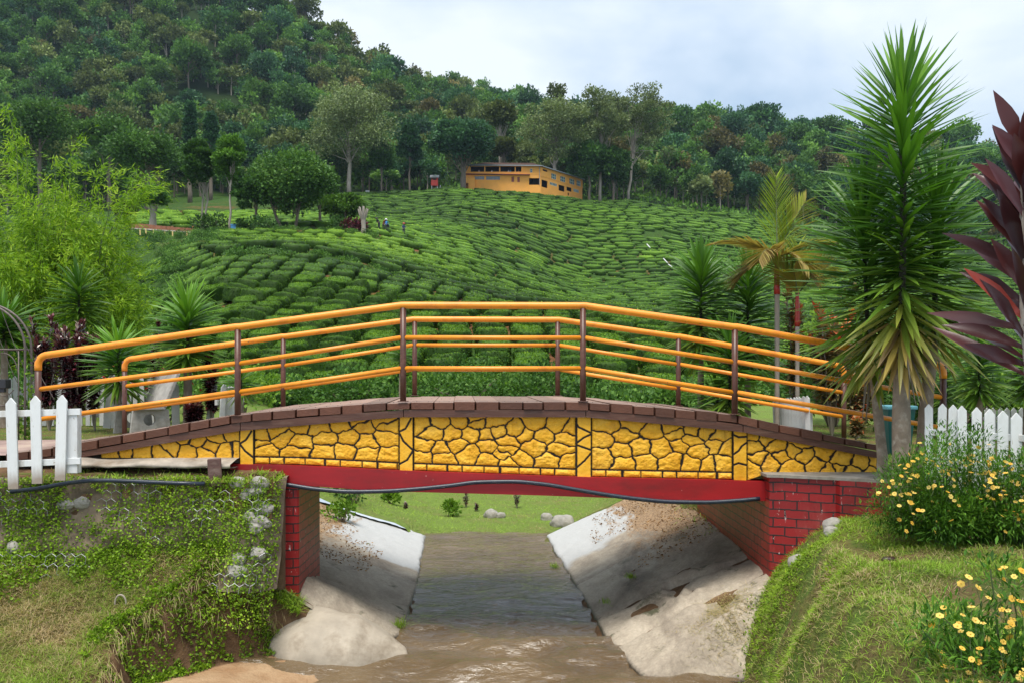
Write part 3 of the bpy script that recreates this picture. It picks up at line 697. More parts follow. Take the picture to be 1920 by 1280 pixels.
pilaster(1375, 1403, [[(1375, 814), (1386, 819), (1402, 818)], [(1376, 852), (1386, 845), (1392, 836), (1402, 829)], [(1375, 872), (1386, 868), (1402, 872)]])
# dark joint line between board and cladding, backing wall
prismX([185, 447, 747, 1095, 1377, 1648], clad_top, clad_bot, YN+.056, YN+.2).build('backing_wall', M['under'], bridge)
# railings
def railing(Y, posts, postb, tops, mids, lows, endr, dx):
    rl = bpy.data.objects.new('railing', None); C.objects.link(rl); rl.parent = bridge
    k = Y/YN
    def Xp(px): return X_(px, YN)+dx
    def Zp(py): return Z_(py, YN)
    for i, (p, b, tpy) in enumerate(zip(posts, postb, tops)):
        r = .034
        g = G(); z0, z1 = Zp(b), Zp(tpy)-.03; zz = np.array([z0, z0+.3, z1]); g.tube(np.stack([np.full(3, Xp(p)), np.full(3, Y), zz], 1), r, 14)
        if 0 < i < len(posts)-1: g.box((Xp(p), Y, z0+.004), (.11, .11, .008), bev=.002)
        g.build('post', M['brownpost'], rl, smooth=True)
    # handrail with bent ends
    P = []
    xa, xb = Xp(posts[0]), Xp(posts[-1]); za, zb_ = Zp(tops[0]), Zp(tops[-1])
    ang = np.linspace(0, math.pi/2, 7); rr = .11
    s0 = (Zp(tops[1])-za)/(Xp(posts[1])-xa); s1 = (zb_-Zp(tops[-2]))/(xb-Xp(posts[-2]))
    P += [(xa, Y, za-.17), (xa, Y, za-.13)]+[(xa+rr*(1-math.cos(a)), Y, za-rr+rr*math.sin(a)) for a in ang]
    for p, tpy in list(zip(posts, tops))[1:-1]:
        x, z = Xp(p), Zp(tpy); P += [(x-.02, Y, z-.001), (x+.02, Y, z-.001)]
    P += [(xb-rr*(1-math.cos(a)), Y, zb_-rr+rr*math.sin(a)) for a in ang[::-1]]+[(xb, Y, zb_-.13), (xb, Y, zb_-.17)]
    g = G(); g.tube(P, .0385, 16); g.build('handrail', M['orange'], rl, smooth=True)
    for rows, r in ((mids, .026), (lows, .026)):
        g = G()
        for a in range(len(posts)-1):
            pa, pb = posts[a], posts[a+1]
            g.tube([(Xp(pa)+.02, Y, Zp(rows[a])), ((Xp(pa)+Xp(pb))/2, Y, (Zp(rows[a])+Zp(rows[a+1]))/2-.002), (Xp(pb)-.02, Y, Zp(rows[a+1]))], r, 12)
        g.build('rail', M['orange'], rl, smooth=True)
    return rl
POSTS = [72, 446, 756, 1093, 1377.5, 1768]
railing(YN-.005, POSTS, [845, 779, 752, 752, 776, 852], [665, 613, 572.5, 573.5, 613, 680], [729, 681, 633, 633.5, 678, 744], [785, 734, 690, 690, 735, 801], .1, 0)
railing(YF, POSTS, [845, 779, 752, 752, 776, 852], [665, 613, 572.5, 573.5, 613, 680], [729, 681, 633, 633.5, 678, 744], [785, 734, 690, 690, 735, 801], .1, SH)
# ---------------------------------------------------------------- brick walls and pier
def brickmat():
    m, nt, N, L, out = newmat('red_painted_brick')
    uv = N.new('ShaderNodeAttribute'); uv.attribute_name = 'buv'
    nn = noise(N, L, 7, 3, .5); off = N.new('ShaderNodeVectorMath'); off.operation = 'SCALE'; L.new(nn.outputs['Color'], off.inputs[0]); off.inputs['Scale'].default_value = .035
    ad = N.new('ShaderNodeVectorMath'); ad.operation = 'ADD'; L.new(uv.outputs['Vector'], ad.inputs[0]); L.new(off.outputs[0], ad.inputs[1])
    b = N.new('ShaderNodeTexBrick'); L.new(ad.outputs[0], b.inputs['Vector']); b.inputs['Scale'].default_value = 1.0; b.inputs['Brick Width'].default_value = .245
    b.inputs['Row Height'].default_value = .096; b.inputs['Mortar Size'].default_value = .0075; b.inputs['Mortar Smooth'].default_value = .15
    b.inputs['Color1'].default_value = (.33, .012, .012, 1); b.inputs['Color2'].default_value = (.24, .010, .010, 1); b.inputs['Mortar'].default_value = (.018, .014, .014, 1); b.inputs['Bias'].default_value = 0
    n1 = noise(N, L, 2.5, 6, .7, stretch=(1, 1, .35)); c = mixc(N, L, mathn(N, L, 'MULTIPLY', maprange(N, L, n1.outputs[0], .50, .72), .5), b.outputs['Color'], (.40, .12, .10))
    n2 = noise(N, L, 4, 6, .7); c = mixc(N, L, mathn(N, L, 'MULTIPLY', maprange(N, L, n2.outputs[0], .56, .75), .55), c, (.09, .03, .02))
    n4 = noise(N, L, 30, 4, .7, stretch=(1, 1, .4)); c = mixc(N, L, maprange(N, L, n4.outputs[0], .64, .70), c, (.6, .5, .47))
    p = N.new('ShaderNodeBsdfPrincipled'); L.new(c, p.inputs['Base Color']); p.inputs['Roughness'].default_value = .45
    bp = N.new('ShaderNodeBump'); bp.inputs['Strength'].default_value = .7; bp.inputs['Distance'].default_value = .012; bp.invert = True
    n3 = noise(N, L, 30, 4, .6); L.new(mathn(N, L, 'ADD', b.outputs['Fac'], mathn(N, L, 'MULTIPLY', n3.outputs[0], .25)), bp.inputs['Height']); L.new(bp.outputs[0], p.inputs['Normal'])
    L.new(p.outputs[0], out.inputs[0]); return m
M['brick'] = brickmat()
def brickwall(name, path, zt, zb, parent, step=.03):
    """open path in plan, vertical faces with running u coordinate"""
    path = np.array(path, float); seg = np.hypot(*np.diff(path, axis=0).T); cum = np.r_[0, np.cumsum(seg)]
    u = np.unique(np.concatenate([np.arange(0, cum[-1], .05), cum])); x = np.interp(u, cum, path[:, 0]); y = np.interp(u, cum, path[:, 1])
    ztv = np.interp(u, cum, zt if hasattr(zt, '__len__') else [zt]*len(cum))
    nz_ = 40; Z = ztv[None]+(zb-ztv)[None]*np.linspace(0, 1, nz_)[:, None]
    X = np.repeat(x[None], nz_, 0); Y = np.repeat(y[None], nz_, 0)
    V, f = heightmesh(X, Y, Z)
    o = meshobj(name, V, f, np.zeros(len(V)), np.zeros(len(f), int), M['brick'], parent)
    a = o.data.attributes.new('buv', 'FLOAT_VECTOR', 'POINT'); uu = np.repeat(u[None], nz_, 0)
    a.data.foreach_set('vector', np.stack([uu, Z+5, 0*Z], -1).astype(np.float32).ravel())
    return o
wlr = thing('brick_wall', 'red painted brick abutment wall with black joints under the right end of the bridge', 'brick wall', (0, 0, 0))
pathR = [(2.80, 12.9), (2.80, 9.28), (2.92, 9.24), (3.42, 9.02), (3.44, 8.95), (4.25, 8.55), (4.4, 9.6)]
brickwall('brick_facing', pathR, [-1.12]*7, -2.75, wlr)
g = G(); cp = [(2.76, 12.9), (2.76, 9.24), (2.92, 9.20), (3.41, 8.98), (4.3, 8.5), (4.45, 9.6), (4.45, 12.9)]
V, Fc = poly_prism([(a, b) for a, b in cp], 0, 1); V = [(x, z, -1.12+.03*y) for x, y, z in V]
pymesh('coping', V, Fc, M['concrete'], wlr)
wll = thing('brick_pier', 'red painted brick pier with black joints under the left end of the bridge', 'brick pier', (0, 0, 0))
xl = X_(560, YN-.02)
brickwall('brick_facing', [(xl-.9, 9.42), (xl-.02, 9.42), (xl, 9.44), (xl+.0, 10.45), (xl-.9, 10.45)], -1.2, -2.6, wll)
# ledge under the left cladding
g = G(); xs = np.linspace(nx(140), nx(447), 50)
V = []
for k, (yy, zz) in enumerate(((9.7, nz(858)), (9.40, nz(858)), (9.20, nz(865)), (9.18, nz(870)), (9.26, nz(874)), (9.7, nz(875)))):
    V.append(np.stack([xs, yy+.11*fbm(xs*2.2, .3*k, 0, 4, 5)*(1 if yy < 9.35 else 0), zz+.035*fbm(xs*2.5, k*.4, 1, 4, 6)], 1))
A = np.array(V); Vv, f = heightmesh(A[..., 0], A[..., 1], A[..., 2])
tag(meshobj('concrete_ledge', Vv, f[:, ::-1], np.zeros(len(Vv)), np.zeros(len(f), int), M['ledge'], smooth=True), 'cracked concrete ledge under the left end of the yellow cladding', 'concrete ledge')
# hoses
g = G(); pts = [(498, 902), (540, 908), (600, 917), (660, 921), (720, 920), (780, 916), (840, 910), (900, 903), (960, 902), (1020, 907), (1080, 917), (1140, 927), (1200, 935), (1260, 940), (1320, 941), (1380, 938), (1425, 934)]
P = np.array([(X_(a, YN-.06), YN-.055, Z_(b, YN-.06)) for a, b in pts]); P[0, 1] += .0; P[-1, 1] = YN-.05
tt = np.linspace(0, len(P)-1, 90); P = np.stack([pchip(np.arange(len(P)).astype(float), P[:, k], tt) for k in range(3)], 1)
g.tube(P, .024, 10); tag(g.build('hose', M['hose'], smooth=True), 'long black hose sagging across the red beam of the bridge', 'hose')
g = G(); pts = [(20, 921), (70, 915), (130, 904), (170, 900), (210, 900), (260, 902), (330, 905), (384, 906)]
P = np.array([(X_(a, 8.95), 8.95, Z_(b, 8.95)) for a, b in pts]); g.tube(P, .023, 10)
tag(g.build('hose', M['hose'], smooth=True), 'short black hose lying along the top of the green planted wall', 'hose')
g = G(); x, y, z = at(403, 885, 9.12); g.box((x, y, z), (.14, .05, .30), ry=R(-3), bev=.01, rz=.25)
tag(g.build('wooden_stake', M['plank']), 'short square brown stake at the end of the short hose', 'stake')
# ---------------------------------------------------------------- vegetation makers
def ipath(p0, p1, sag, n, rng, wob=.03):
    p0, p1 = np.array(p0, float), np.array(p1, float); t = np.linspace(0, 1, n)[:, None]; L = np.linalg.norm(p1-p0)
    P = p0+(p1-p0)*t; P[:, 2] += (sag*L*4*t*(1-t))[:, 0]
    P[1:-1] += rng.normal(0, wob*L, (n-2, 3)); return P
def mk_tree(seed, H, cr, ch, tr, nclump=26, nl=60, leaf=.3, rc=None, limbs=8, flat=.75, cone=0.0, trunks=1, shell=.45, weep=0.0, tone=.5, lean=0.0, split=.35, T0=0.0, limbr=.72):
    rng = np.random.default_rng(seed); tk = G(); rc = rc or cr*.34; zc = H-ch/2
    u = sph(rng, nclump*2); r = (shell+(1-shell)*rng.random(nclump*2)**.6)
    Cc = u*np.array([cr-rc*.6, cr-rc*.6, ch/2-rc*.5])*r[:, None]; Cc = Cc[np.argsort(-Cc[:, 2]+rng.normal(0, ch*.3, len(Cc)))][:nclump]
    if cone: k = 1-cone*np.clip((Cc[:, 2]+ch/2)/ch, 0, 1); Cc[:, :2] *= k[:, None]
    Cc[:, 2] += zc; Cc[:, 0] += lean
    base = H-ch
    for i in range(trunks):
        ox, oy = (rng.normal(0, .25*trunks, 2) if trunks > 1 else (0, 0)); tx, ty = ox*2.2+lean*.5, oy*2.2
        top = base+ch*split
        P = ipath((ox, oy, -.3), (tx, ty, top), 0, 7, rng, .008); tk.tube(P, np.linspace(tr*1.15, tr*.5, 7), 8)
        sel = rng.permutation(len(Cc))[:limbs]
        for j in sel:
            s_ = rng.uniform(.55, .98); q = P[min(6, int(s_*6))]; e = Cc[j]
            if e[2] < q[2]: q = P[3]
            e = q+(e-q)*limbr; tk.tube(ipath(q, e, .06, 5, rng, .035), np.linspace(tr*.34, tr*.07, 5), 6, cap=False)
    N = nclump*nl; ci = np.repeat(np.arange(nclump), nl); d = sph(rng, N); rr = rng.random(N)**.45
    rcl = rc*rng.uniform(.75, 1.25, nclump)[ci]
    P = Cc[ci]+d*rcl[:, None]*rr[:, None]*np.array([1, 1, flat])
    D = d*np.array([1, 1, .5])+rng.normal(0, .45, (N, 3))+np.array([0, 0, .25-weep])
    ct = rng.random(nclump)[ci]
    T = T0+np.clip(.38*ct+.42*rng.random(N)+.10*d[:, 2]+(tone-.36), 0, .999)
    cw = G(); lf = leaf*rng.uniform(.6, 1.3, N); V, f, t, m = leaves(P, D, lf, lf*.36, rng, T); cw.add(V, f, t, m)
    return tk, cw
GB = dict(dark=1.6, mid=1.4, olive=1.35, blue=1.55, brown=1.05, euc=1.5, light=1.25)
GREENS = {
 'dark':  [(0, (.010, .026, .008)), (.45, (.026, .065, .014)), (.8, (.055, .12, .022)), (1, (.10, .18, .035))],
 'mid':   [(0, (.014, .035, .008)), (.45, (.040, .095, .018)), (.8, (.085, .17, .03)), (1, (.15, .26, .05))],
 'olive': [(0, (.022, .032, .010)), (.45, (.058, .080, .022)), (.8, (.110, .140, .040)), (1, (.17, .21, .06))],
 'blue':  [(0, (.008, .024, .012)), (.45, (.020, .056, .026)), (.8, (.040, .10, .038)), (1, (.07, .15, .05))],
 'brown': [(0, (.026, .030, .012)), (.45, (.092, .088, .032)), (.8, (.185, .160, .056)), (1, (.26, .22, .08))],
 'euc':   [(0, (.040, .052, .022)), (.45, (.095, .125, .048)), (.8, (.16, .20, .080)), (1, (.23, .28, .12))],
 'light': [(0, (.03, .07, .012)), (.45, (.085, .18, .022)), (.8, (.16, .30, .035)), (1, (.25, .42, .06))]}
LM = {k: leafmat(k+'_foliage', [(p, tuple(c*GB[k] for c in q)) for p, q in v], .55, .24, .22) for k, v in GREENS.items()}
tkm = M['bark']
def place_tree(kind, label, px, py, Y, top, hw, cbot, mat, seed, group=None, bark=None, name='broadleaf_tree', nclump=30, nl=80, leafpx=4.2, **kw):
    """px,py = trunk foot, top/cbot = crown top and bottom in the photograph, hw = crown half width, all at distance Y"""
    x = X_(px, Y); zg = float(terr(x, Y)); H = Z_(top, Y)-zg; ch = (cbot-top)/F*Y; cr = hw/F*Y
    tr = kw.pop('tr', max(.10, H*.022)); tk, cw = mk_tree(seed, H, cr, ch, tr, int(nclump*1.25), int(nl*1.5), leafpx/F*Y*1.35, **kw)
    r = thing(name, label, 'tree', (x, Y, zg), 0, group)
    tk.build('trunk', bark or tkm, r, smooth=True); cw.build('crown', LM[mat], r)
    return r
# ---------------------------------------------------------------- forest on the mountain
FK = ['dark', 'olive', 'blue', 'brown', 'mid']
FP = []
for i, k in enumerate(FK):
    for j in range(2):
        tk, cw = mk_tree(100+i*7+j, 11, 4.6 if k != 'brown' else 4.2, 7.5, .20, 17, 42, .92, limbs=4, rc=1.75, shell=.5, flat=.7, split=.5)
        g = G(); V, f, t, m = tk.arr(); g.add(V, f, t, np.full(len(f), 5)); V, f, t, m = cw.arr(); g.add(V, f, t, np.full(len(f), i)); FP.append(g.arr())
FPI = []
for i, k in enumerate(FK):
    for j in range(2):
        tk, cw = mk_tree(200+i*7+j, 11, 4.5, 7.5, .20, 22, 100, .66, limbs=7, rc=1.7, shell=.5, flat=.7, split=.5)
        me_o = None; g = G(); V, f, t, m = tk.arr(); g.add(V, f, t, np.full(len(f), 1)); V, f, t, m = cw.arr(); g.add(V, f, t, np.zeros(len(f), int)); FPI.append(g)
rng = np.random.default_rng(21); pts = []
y = 262.0
while y < 800:
    dy = 7.0 if y < 330 else (6.4 if y < 460 else 17)
    dx = 8.6 if y < 470 else 11
    xs = np.arange(X_(-60, y), X_(2000, y), dx); xs = xs+rng.uniform(-.45, .45, len(xs))*dx
    ys = y+rng.uniform(-.5, .5, len(xs))*dy; pts.append(np.stack([xs, ys], 1)); y += dy
P = np.concatenate(pts); px = 960+F*P[:, 0]/P[:, 1]
rd = np.interp(px, [0, 480, 700, 850, 1250], [480, 470, 480, 690, 470])   # ridge: nothing to see behind it
keep = (P[:, 1] < np.interp(px, [-60, 700, 760, 1240, 1300, 2000], [475, 490, 690, 690, 480, 480]))
keep &= ~((P[:, 1] < 275) & (px > 830) & (px < 1130)) & ~((P[:, 1] < 285) & (px > 1180) & (px < 2000))
# grassy clearing on the mountain flank
py = 700-F*terr(P[:, 0], P[:, 1])/P[:, 1]
keep &= ~(((px-375)/75)**2+((py-215)/22)**2 < 1)
P = P[keep]; px = px[keep]; py = py[keep]
extra = []
y = 170.0
while y < 262:   # lower woods on the left, above the bright terrace
    xs = np.arange(X_(-60, y), X_(1000, y), 7.5); xs = xs+rng.uniform(-.4, .4, len(xs))*7; ys = y+rng.uniform(-2.5, 2.5, len(xs))
    ppx = 960+F*xs/ys; ok = (ys > np.interp(ppx, [-60, 200, 330, 560, 700, 830, 840], [170, 178, 215, 222, 246, 252, 999])) & ((rng.random(len(xs)) < .8))
    extra.append(np.stack([xs[ok], ys[ok]], 1)); y += 6.5
P = np.concatenate([P]+extra); px = 960+F*P[:, 0]/P[:, 1]
N = len(P); zz = terr(P[:, 0], P[:, 1])
nf = fbm(P[:, 0]/45, P[:, 1]/30, 0, 3, 77)*1.1+rng.normal(0, .50, N)
left = P[:, 0] < 0
fam = np.where(left & (P[:, 1] > 285), np.select([nf < -.45, nf < -.12, nf < .30, nf < .85, nf < 1.05], [0, 2, 4, 1, 3], 1), np.select([nf < -.4, nf < .0, nf < .35, nf < .6], [2, 0, 4, 1], 4))
fam = np.where((P[:, 0] > 30) & (P[:, 1] > 275), np.select([nf < -.3, nf < .15, nf < .5, nf < .75], [2, 0, 4, 1], 3), fam)
scl = rng.uniform(.72, 1.2, N)*np.where(rng.random(N) < .22, 1.3, 1)*np.where(rng.random(N) < .08, 1.3, 1)*np.where(P[:, 1] < 262, .85, 1)
pick = fam*2+(rng.random(N) < .5)
order = np.argsort(P[:, 1]/scl); ind = order[:296]; rest = order[296:]
s3 = np.stack([scl*rng.uniform(.9, 1.2, N), scl*rng.uniform(.9, 1.2, N), scl*rng.uniform(1.0, 1.4, N)], 1); rz = rng.uniform(0, 6.28, N)
loc = np.stack([P[:, 0], P[:, 1], zz-.8], 1)
g = merged(FP, pick[rest], loc[rest], rz[rest], s3[rest], toff=rng.normal(-.02, .17, len(rest)))
tag(g.build('forest', [LM[k] for k in FK]+[M['palebark']]), 'dense mixed rainforest covering the mountainside behind the tea hill', 'forest', kind='stuff')
fm = {}; words = {'dark': 'dark green', 'olive': 'olive green', 'blue': 'deep bluish green', 'brown': 'brownish', 'mid': 'mid green'}
for q in ind:
    k = int(pick[q]); fk = FK[k//2]
    if k not in fm: o = FPI[k].build('forest_tree', [LM[fk], M['bark']]); fm[k] = o
    else: o = fm[k].copy(); C.objects.link(o)
    o.location = loc[q]; o.rotation_euler = (0, 0, rz[q]); o.scale = s3[q]
    tag(o, words[fk]+' broadleaf tree among the others at the foot of the forested mountain', 'tree', words[fk]+' trees at the foot of the forest')
# understorey of the clearing
# ---------------------------------------------------------------- single trees one can tell apart
PB = M['palebark']
tA = [
 ('round', 'small round bright green tree on a pale trunk behind the low brown wall', 287, 419, 108, 352, 28, 395, 'mid', dict(nclump=26, nl=90, tone=.6, tr=.5, bark=PB)),
 ('o', 'small thin olive tree at the left end of the low brown wall', 234, 418, 108, 377, 24, 408, 'olive', dict(nclump=18, nl=60, tone=.6)),
 ('b', 'broad spreading tree with several pale trunks above the small round tree', 270, 365, 150, 246, 76, 332, 'mid', dict(nclump=44, nl=110, tone=.42, trunks=3, split=.3)),
 ('b', 'wide pale-topped tree left of the broad spreading tree and above the bamboo', 75, 330, 170, 190, 80, 300, 'mid', dict(nclump=46, nl=110, tone=.45)),
 ('b', 'bushy tree with rounded top between the bamboo and the spreading tree', 205, 330, 178, 214, 60, 300, 'mid', dict(nclump=34, nl=100, tone=.5)),
 ('d', 'tall dark green tree with two bare straight trunks', 372, 427, 106, 258, 35, 362, 'dark', dict(nclump=50, nl=90, cone=.35, trunks=2, split=.2, tone=.45, tr=.14, flat=.5, bark=PB)),
 ('t', 'tall narrow yellowish green tree on a thin pale trunk', 432, 437, 103, 253, 30, 345, 'light', dict(nclump=30, nl=90, tone=.22, tr=.14, bark=PB)),
 ('d', 'low dark conifer-like tree between the narrow tree and the big round tree', 470, 430, 104, 328, 34, 400, 'dark', dict(nclump=34, nl=80, tone=.42, trunks=2, tr=.12, flat=.5)),
 ('r', 'big round dark green tree with several trunks on the tea terrace', 546, 433, 105, 287, 84, 405, 'dark', dict(nclump=80, nl=120, tone=.62, trunks=3, shell=.6, tr=.2, split=.25)),
 ('r', 'pale-topped tree leaning against the right side of the big round tree', 600, 424, 112, 300, 34, 395, 'mid', dict(nclump=26, nl=90, tone=.5)),
 ('s', 'low spreading bright green tree at the right end of the tree row', 645, 437, 103, 364, 44, 412, 'light', dict(nclump=36, nl=90, tone=.25, flat=.5, trunks=2)),
 ('c', 'tall slim dark cypress standing out above the tree row', 356, 300, 205, 190, 13, 285, 'blue', dict(nclump=40, nl=60, cone=.85, tone=.42, limbs=2, rc=.9)),
 ('c', 'shorter slim dark cypress right of the tallest one', 395, 300, 208, 212, 15, 290, 'blue', dict(nclump=34, nl=60, cone=.8, tone=.42, limbs=2, rc=1.0)),
 ('w', 'huge pale olive weeping eucalyptus left of the hilltop house', 655, 355, 232, 160, 98, 335, 'euc', dict(nclump=80, nl=130, tone=.36, shell=.25, rc=3.3, weep=.6, trunks=1, limbs=16, tr=.6, split=.5, bark=PB, flat=.8, leafpx=3.0)),
 ('k', 'dark pointed tree in the wood beside the weeping eucalyptus', 768, 350, 238, 232, 30, 322, 'blue', dict(nclump=36, nl=80, cone=.6, tone=.45, tr=.3)),
 ('k', 'dark narrow tree between the weeping eucalyptus and the pointed tree', 715, 352, 236, 262, 26, 330, 'dark', dict(nclump=30, nl=80, cone=.4, tone=.4, tr=.28)),
 ('f', 'broad dark umbrella-shaped tree at the left end of the orange house', 866, 352, 240, 223, 60, 307, 'blue', dict(nclump=70, nl=120, tone=.52, shell=.6, trunks=2, limbs=16, tr=.55, split=.15)),
 ('e', 'tall eucalyptus with forking pale trunk behind the middle of the house', 1040, 322, 255, 178, 78, 312, 'euc', dict(nclump=56, nl=110, tone=.42, shell=.3, rc=2.8, limbs=22, tr=.6, limbr=.85, split=.45, bark=PB, flat=.6, leafpx=3.0)),
 ('e', 'slender eucalyptus top rising highest above the house', 1043, 318, 262, 150, 24, 215, 'euc', dict(nclump=16, nl=60, tone=.35, limbs=12, tr=.4, split=.5, bark=PB, leafpx=3.0)),
 ('e', 'rounded eucalyptus with dark limbs between the two tall ones', 1125, 335, 258, 158, 58, 300, 'euc', dict(nclump=46, nl=100, tone=.36, shell=.3, rc=2.4, limbs=20, tr=.45, limbr=.85, split=.5, bark=PB, flat=.65, leafpx=3.0)),
 ('e', 'airy eucalyptus with a leaning trunk at the right end of the hilltop', 1178, 345, 262, 150, 66, 335, 'euc', dict(nclump=52, nl=75, tone=.36, shell=.25, rc=2.2, limbs=26, tr=.4, limbr=.9, lean=4.5, split=.5, bark=PB, flat=.55, leafpx=3.0)),
 ('k', 'dark leafy tree beside the right end of the orange house', 1105, 352, 256, 268, 42, 335, 'dark', dict(nclump=44, nl=100, tone=.45)),
 ('k', 'dark bushy tree overhanging the tea right of the house', 1150, 362, 258, 275, 34, 352, 'dark', dict(nclump=38, nl=100, tone=.5)),
 ('y', 'pale yellow-flowering tree among the dark forest on the right slope', 1315, 402, 268, 330, 22, 372, 'euc', dict(nclump=20, nl=80, tone=.7)),
 ('g', 'rounded light green tree in front of the forest behind the house', 945, 335, 262, 258, 26, 300, 'olive', dict(nclump=22, nl=80, tone=.6)),
 ('g', 'bare-branched tree with thin olive crown left of the tall eucalyptus', 940, 330, 268, 188, 32, 250, 'olive', dict(nclump=26, nl=60, tone=.5, limbs=16, bark=PB)),
]
for n_, (k, lab, px_, py_, Y_, top, hw, cb, mat, kw) in enumerate(tA):
    place_tree(k, lab, px_, py_, Y_, top, hw, cb, mat, 300+n_, name='cypress_tree' if 'cypress' in lab else ('eucalyptus_tree' if 'eucalyptus' in lab else 'broadleaf_tree'), **kw)
# bare stump and low bushes at the right end of the tree row
def bush_proto(seed, r, h, leaf, n=700, tone=.5, flat=.8):
    rng = np.random.default_rng(seed); nc = 12; Cc = sph(rng, nc)*np.array([r*.6, r*.6, h*.3]); Cc[:, 2] = np.abs(Cc[:, 2])+h*.35
    ci = rng.integers(0, nc, n); d = sph(rng, n); P = Cc[ci]+d*(rng.random(n)**.4*r*.45)[:, None]*np.array([1, 1, flat]); P[:, 2] = np.clip(P[:, 2], .02, None)
    g = G(); T = np.clip(.4*rng.random(nc)[ci]+.5*rng.random(n)+(tone-.45), 0, .99); lf = leaf*rng.uniform(.6, 1.3, n)
    V, f, t, m = leaves(P, d+np.array([0, 0, .3])+rng.normal(0, .4, (n, 3)), lf, lf*.32, rng, T); g.add(V, f, t, m)
    s = G()
    for i in range(6): s.tube(ipath((rng.normal(0, r*.015), rng.normal(0, r*.015), -.1), Cc[i], .05, 4, rng, .05), np.linspace(r*.035+.004, r*.01, 4), 5, cap=False)
    return s, g
def bush(label, px_, Y_, r, h, mat, leaf, seed=1, z=None, n=700, name='shrub', cat='shrub', group=None, tone=.5, dx=0):
    x = X_(px_, Y_)+dx; zg = float(terr(x, Y_)) if z is None else z; s, g = bush_proto(seed, r, h, leaf, n, tone)
    o = thing(name, label, cat, (x, Y_, zg), 0, group); s.build('stem', tkm, o); g.build('foliage', LM[mat] if isinstance(mat, str) else mat, o); return o
LM['purple'] = leafmat('purple_foliage', [(0, (.02, .006, .008)), (.5, (.10, .018, .028)), (.8, (.22, .04, .06)), (1, (.34, .10, .13))], .35, .12, .1)
LM['croton'] = leafmat('dark_red_foliage', [(0, (.025, .010, .013)), (.45, (.065, .020, .026)), (.75, (.14, .028, .040)), (.9, (.25, .07, .09)), (1, (.34, .24, .18))], .22, .15, .1, spec=.9)
LM['bright'] = leafmat('bright_leaf', [(0, (.05, .12, .012)), (.5, (.14, .27, .025)), (1, (.30, .46, .06))], .5, .3, .1)
bush('purple shrub beside the bare pale stump', 659, 101, 1.7, 2.0, 'purple', .34, 5, n=500)
bush('purple shrub touching the bare pale stump', 675, 101.5, 1.2, 2.2, 'purple', .34, 6, n=400)
bush('dark rounded shrub left of the two purple shrubs', 643, 101, 1.6, 2.4, 'dark', .34, 7, n=600)
bush('leafy dark shrub at the right end of the low brown wall', 397, 104, 2.6, 2.6, 'dark', .36, 8, n=900)
bush('small dark shrub beside the blue bin on the tea terrace', 456, 101, 1.2, 1.8, 'dark', .3, 9, n=500)
bush('dark shrub in the middle of the tree row on the tea terrace', 492, 101, 2.0, 2.0, 'dark', .3, 10, n=700)
g = G(); rng = np.random.default_rng(3); g.tube([(0, 0, -.4), (.05, 0, 1.0), (0, 0, 2.0)], [.34, .26, .28], 9)
for k in range(8):
    a = k*.8; g.tube([(0, 0, 1.6), (.35*math.cos(a), .35*math.sin(a), 2.4), (.6*math.cos(a), .6*math.sin(a), 3.1+rng.random()*.6)], [.17, .12, .07], 7)
x = X_(681, 100); tag(g.build('tree_stump', PB, loc=(x, 100, float(terr(x, 100))), smooth=True), 'tall bare pale tree stump with stubby cut branches above the tea', 'tree stump')
# ---------------------------------------------------------------- tea
def tea_proto(seed, n, nleaf, leaf, thick=.55, sq=.62):
    rng = np.random.default_rng(seed); V, f = cubesphere(n)
    s = np.sign(V)*np.abs(V)**sq; s = np.sign(V)*np.abs(V)**.8
    mx = np.max(np.abs(V), axis=1)[:, None]; s = V/np.maximum(mx, .01)*.35+V*.65
    s = s*np.array([.56, .56, thick]); s[:, 2] = np.where(s[:, 2] < 0, s[:, 2]*.9, thick*.55*np.tanh(s[:, 2]/(thick*.38)))
    nn = fbm(s[:, 0]*3.1+seed, s[:, 1]*3.1, s[:, 2]*3.1, 3, seed); s *= (1+.14*nn)[:, None]
    s[:, 2] += .02+.035*fbm(V[:, 0]*9, V[:, 1]*9, seed, 2, seed); s[:, 2] += thick*.35
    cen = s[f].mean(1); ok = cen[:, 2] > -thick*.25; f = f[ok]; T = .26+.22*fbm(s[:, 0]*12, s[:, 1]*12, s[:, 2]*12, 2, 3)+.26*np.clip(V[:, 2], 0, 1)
    g = G(); g.add(s, f, T)
    if nleaf:
        cen = s[f].mean(1); a = np.linalg.norm(np.cross(s[f[:, 1]]-s[f[:, 0]], s[f[:, 3]]-s[f[:, 0]]), axis=1); q = rng.choice(len(f), nleaf, p=a/a.sum())
        w_ = rng.random((nleaf, 4)); w_ /= w_.sum(1)[:, None]; P = (s[f[q]]*w_[..., None]).sum(1); nrm = np.cross(s[f[q, 1]]-s[f[q, 0]], s[f[q, 3]]-s[f[q, 0]]); nrm /= np.linalg.norm(nrm, axis=1)[:, None]+1e-9
        nrm = np.where(((nrm*(P-np.array([0, 0, .1]))).sum(1) < 0)[:, None], -nrm, nrm)
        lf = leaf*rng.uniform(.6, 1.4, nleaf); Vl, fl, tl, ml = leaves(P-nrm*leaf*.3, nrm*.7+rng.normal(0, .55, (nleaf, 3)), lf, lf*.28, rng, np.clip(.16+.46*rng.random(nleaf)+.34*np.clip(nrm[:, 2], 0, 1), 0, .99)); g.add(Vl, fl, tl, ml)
    return g
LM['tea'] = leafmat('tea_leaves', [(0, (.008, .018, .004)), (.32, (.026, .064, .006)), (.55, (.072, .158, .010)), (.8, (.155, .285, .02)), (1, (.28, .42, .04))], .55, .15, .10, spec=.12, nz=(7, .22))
bands = []
rng = np.random.default_rng(9)
def hillv(X, Y): return 960+F*X/Y
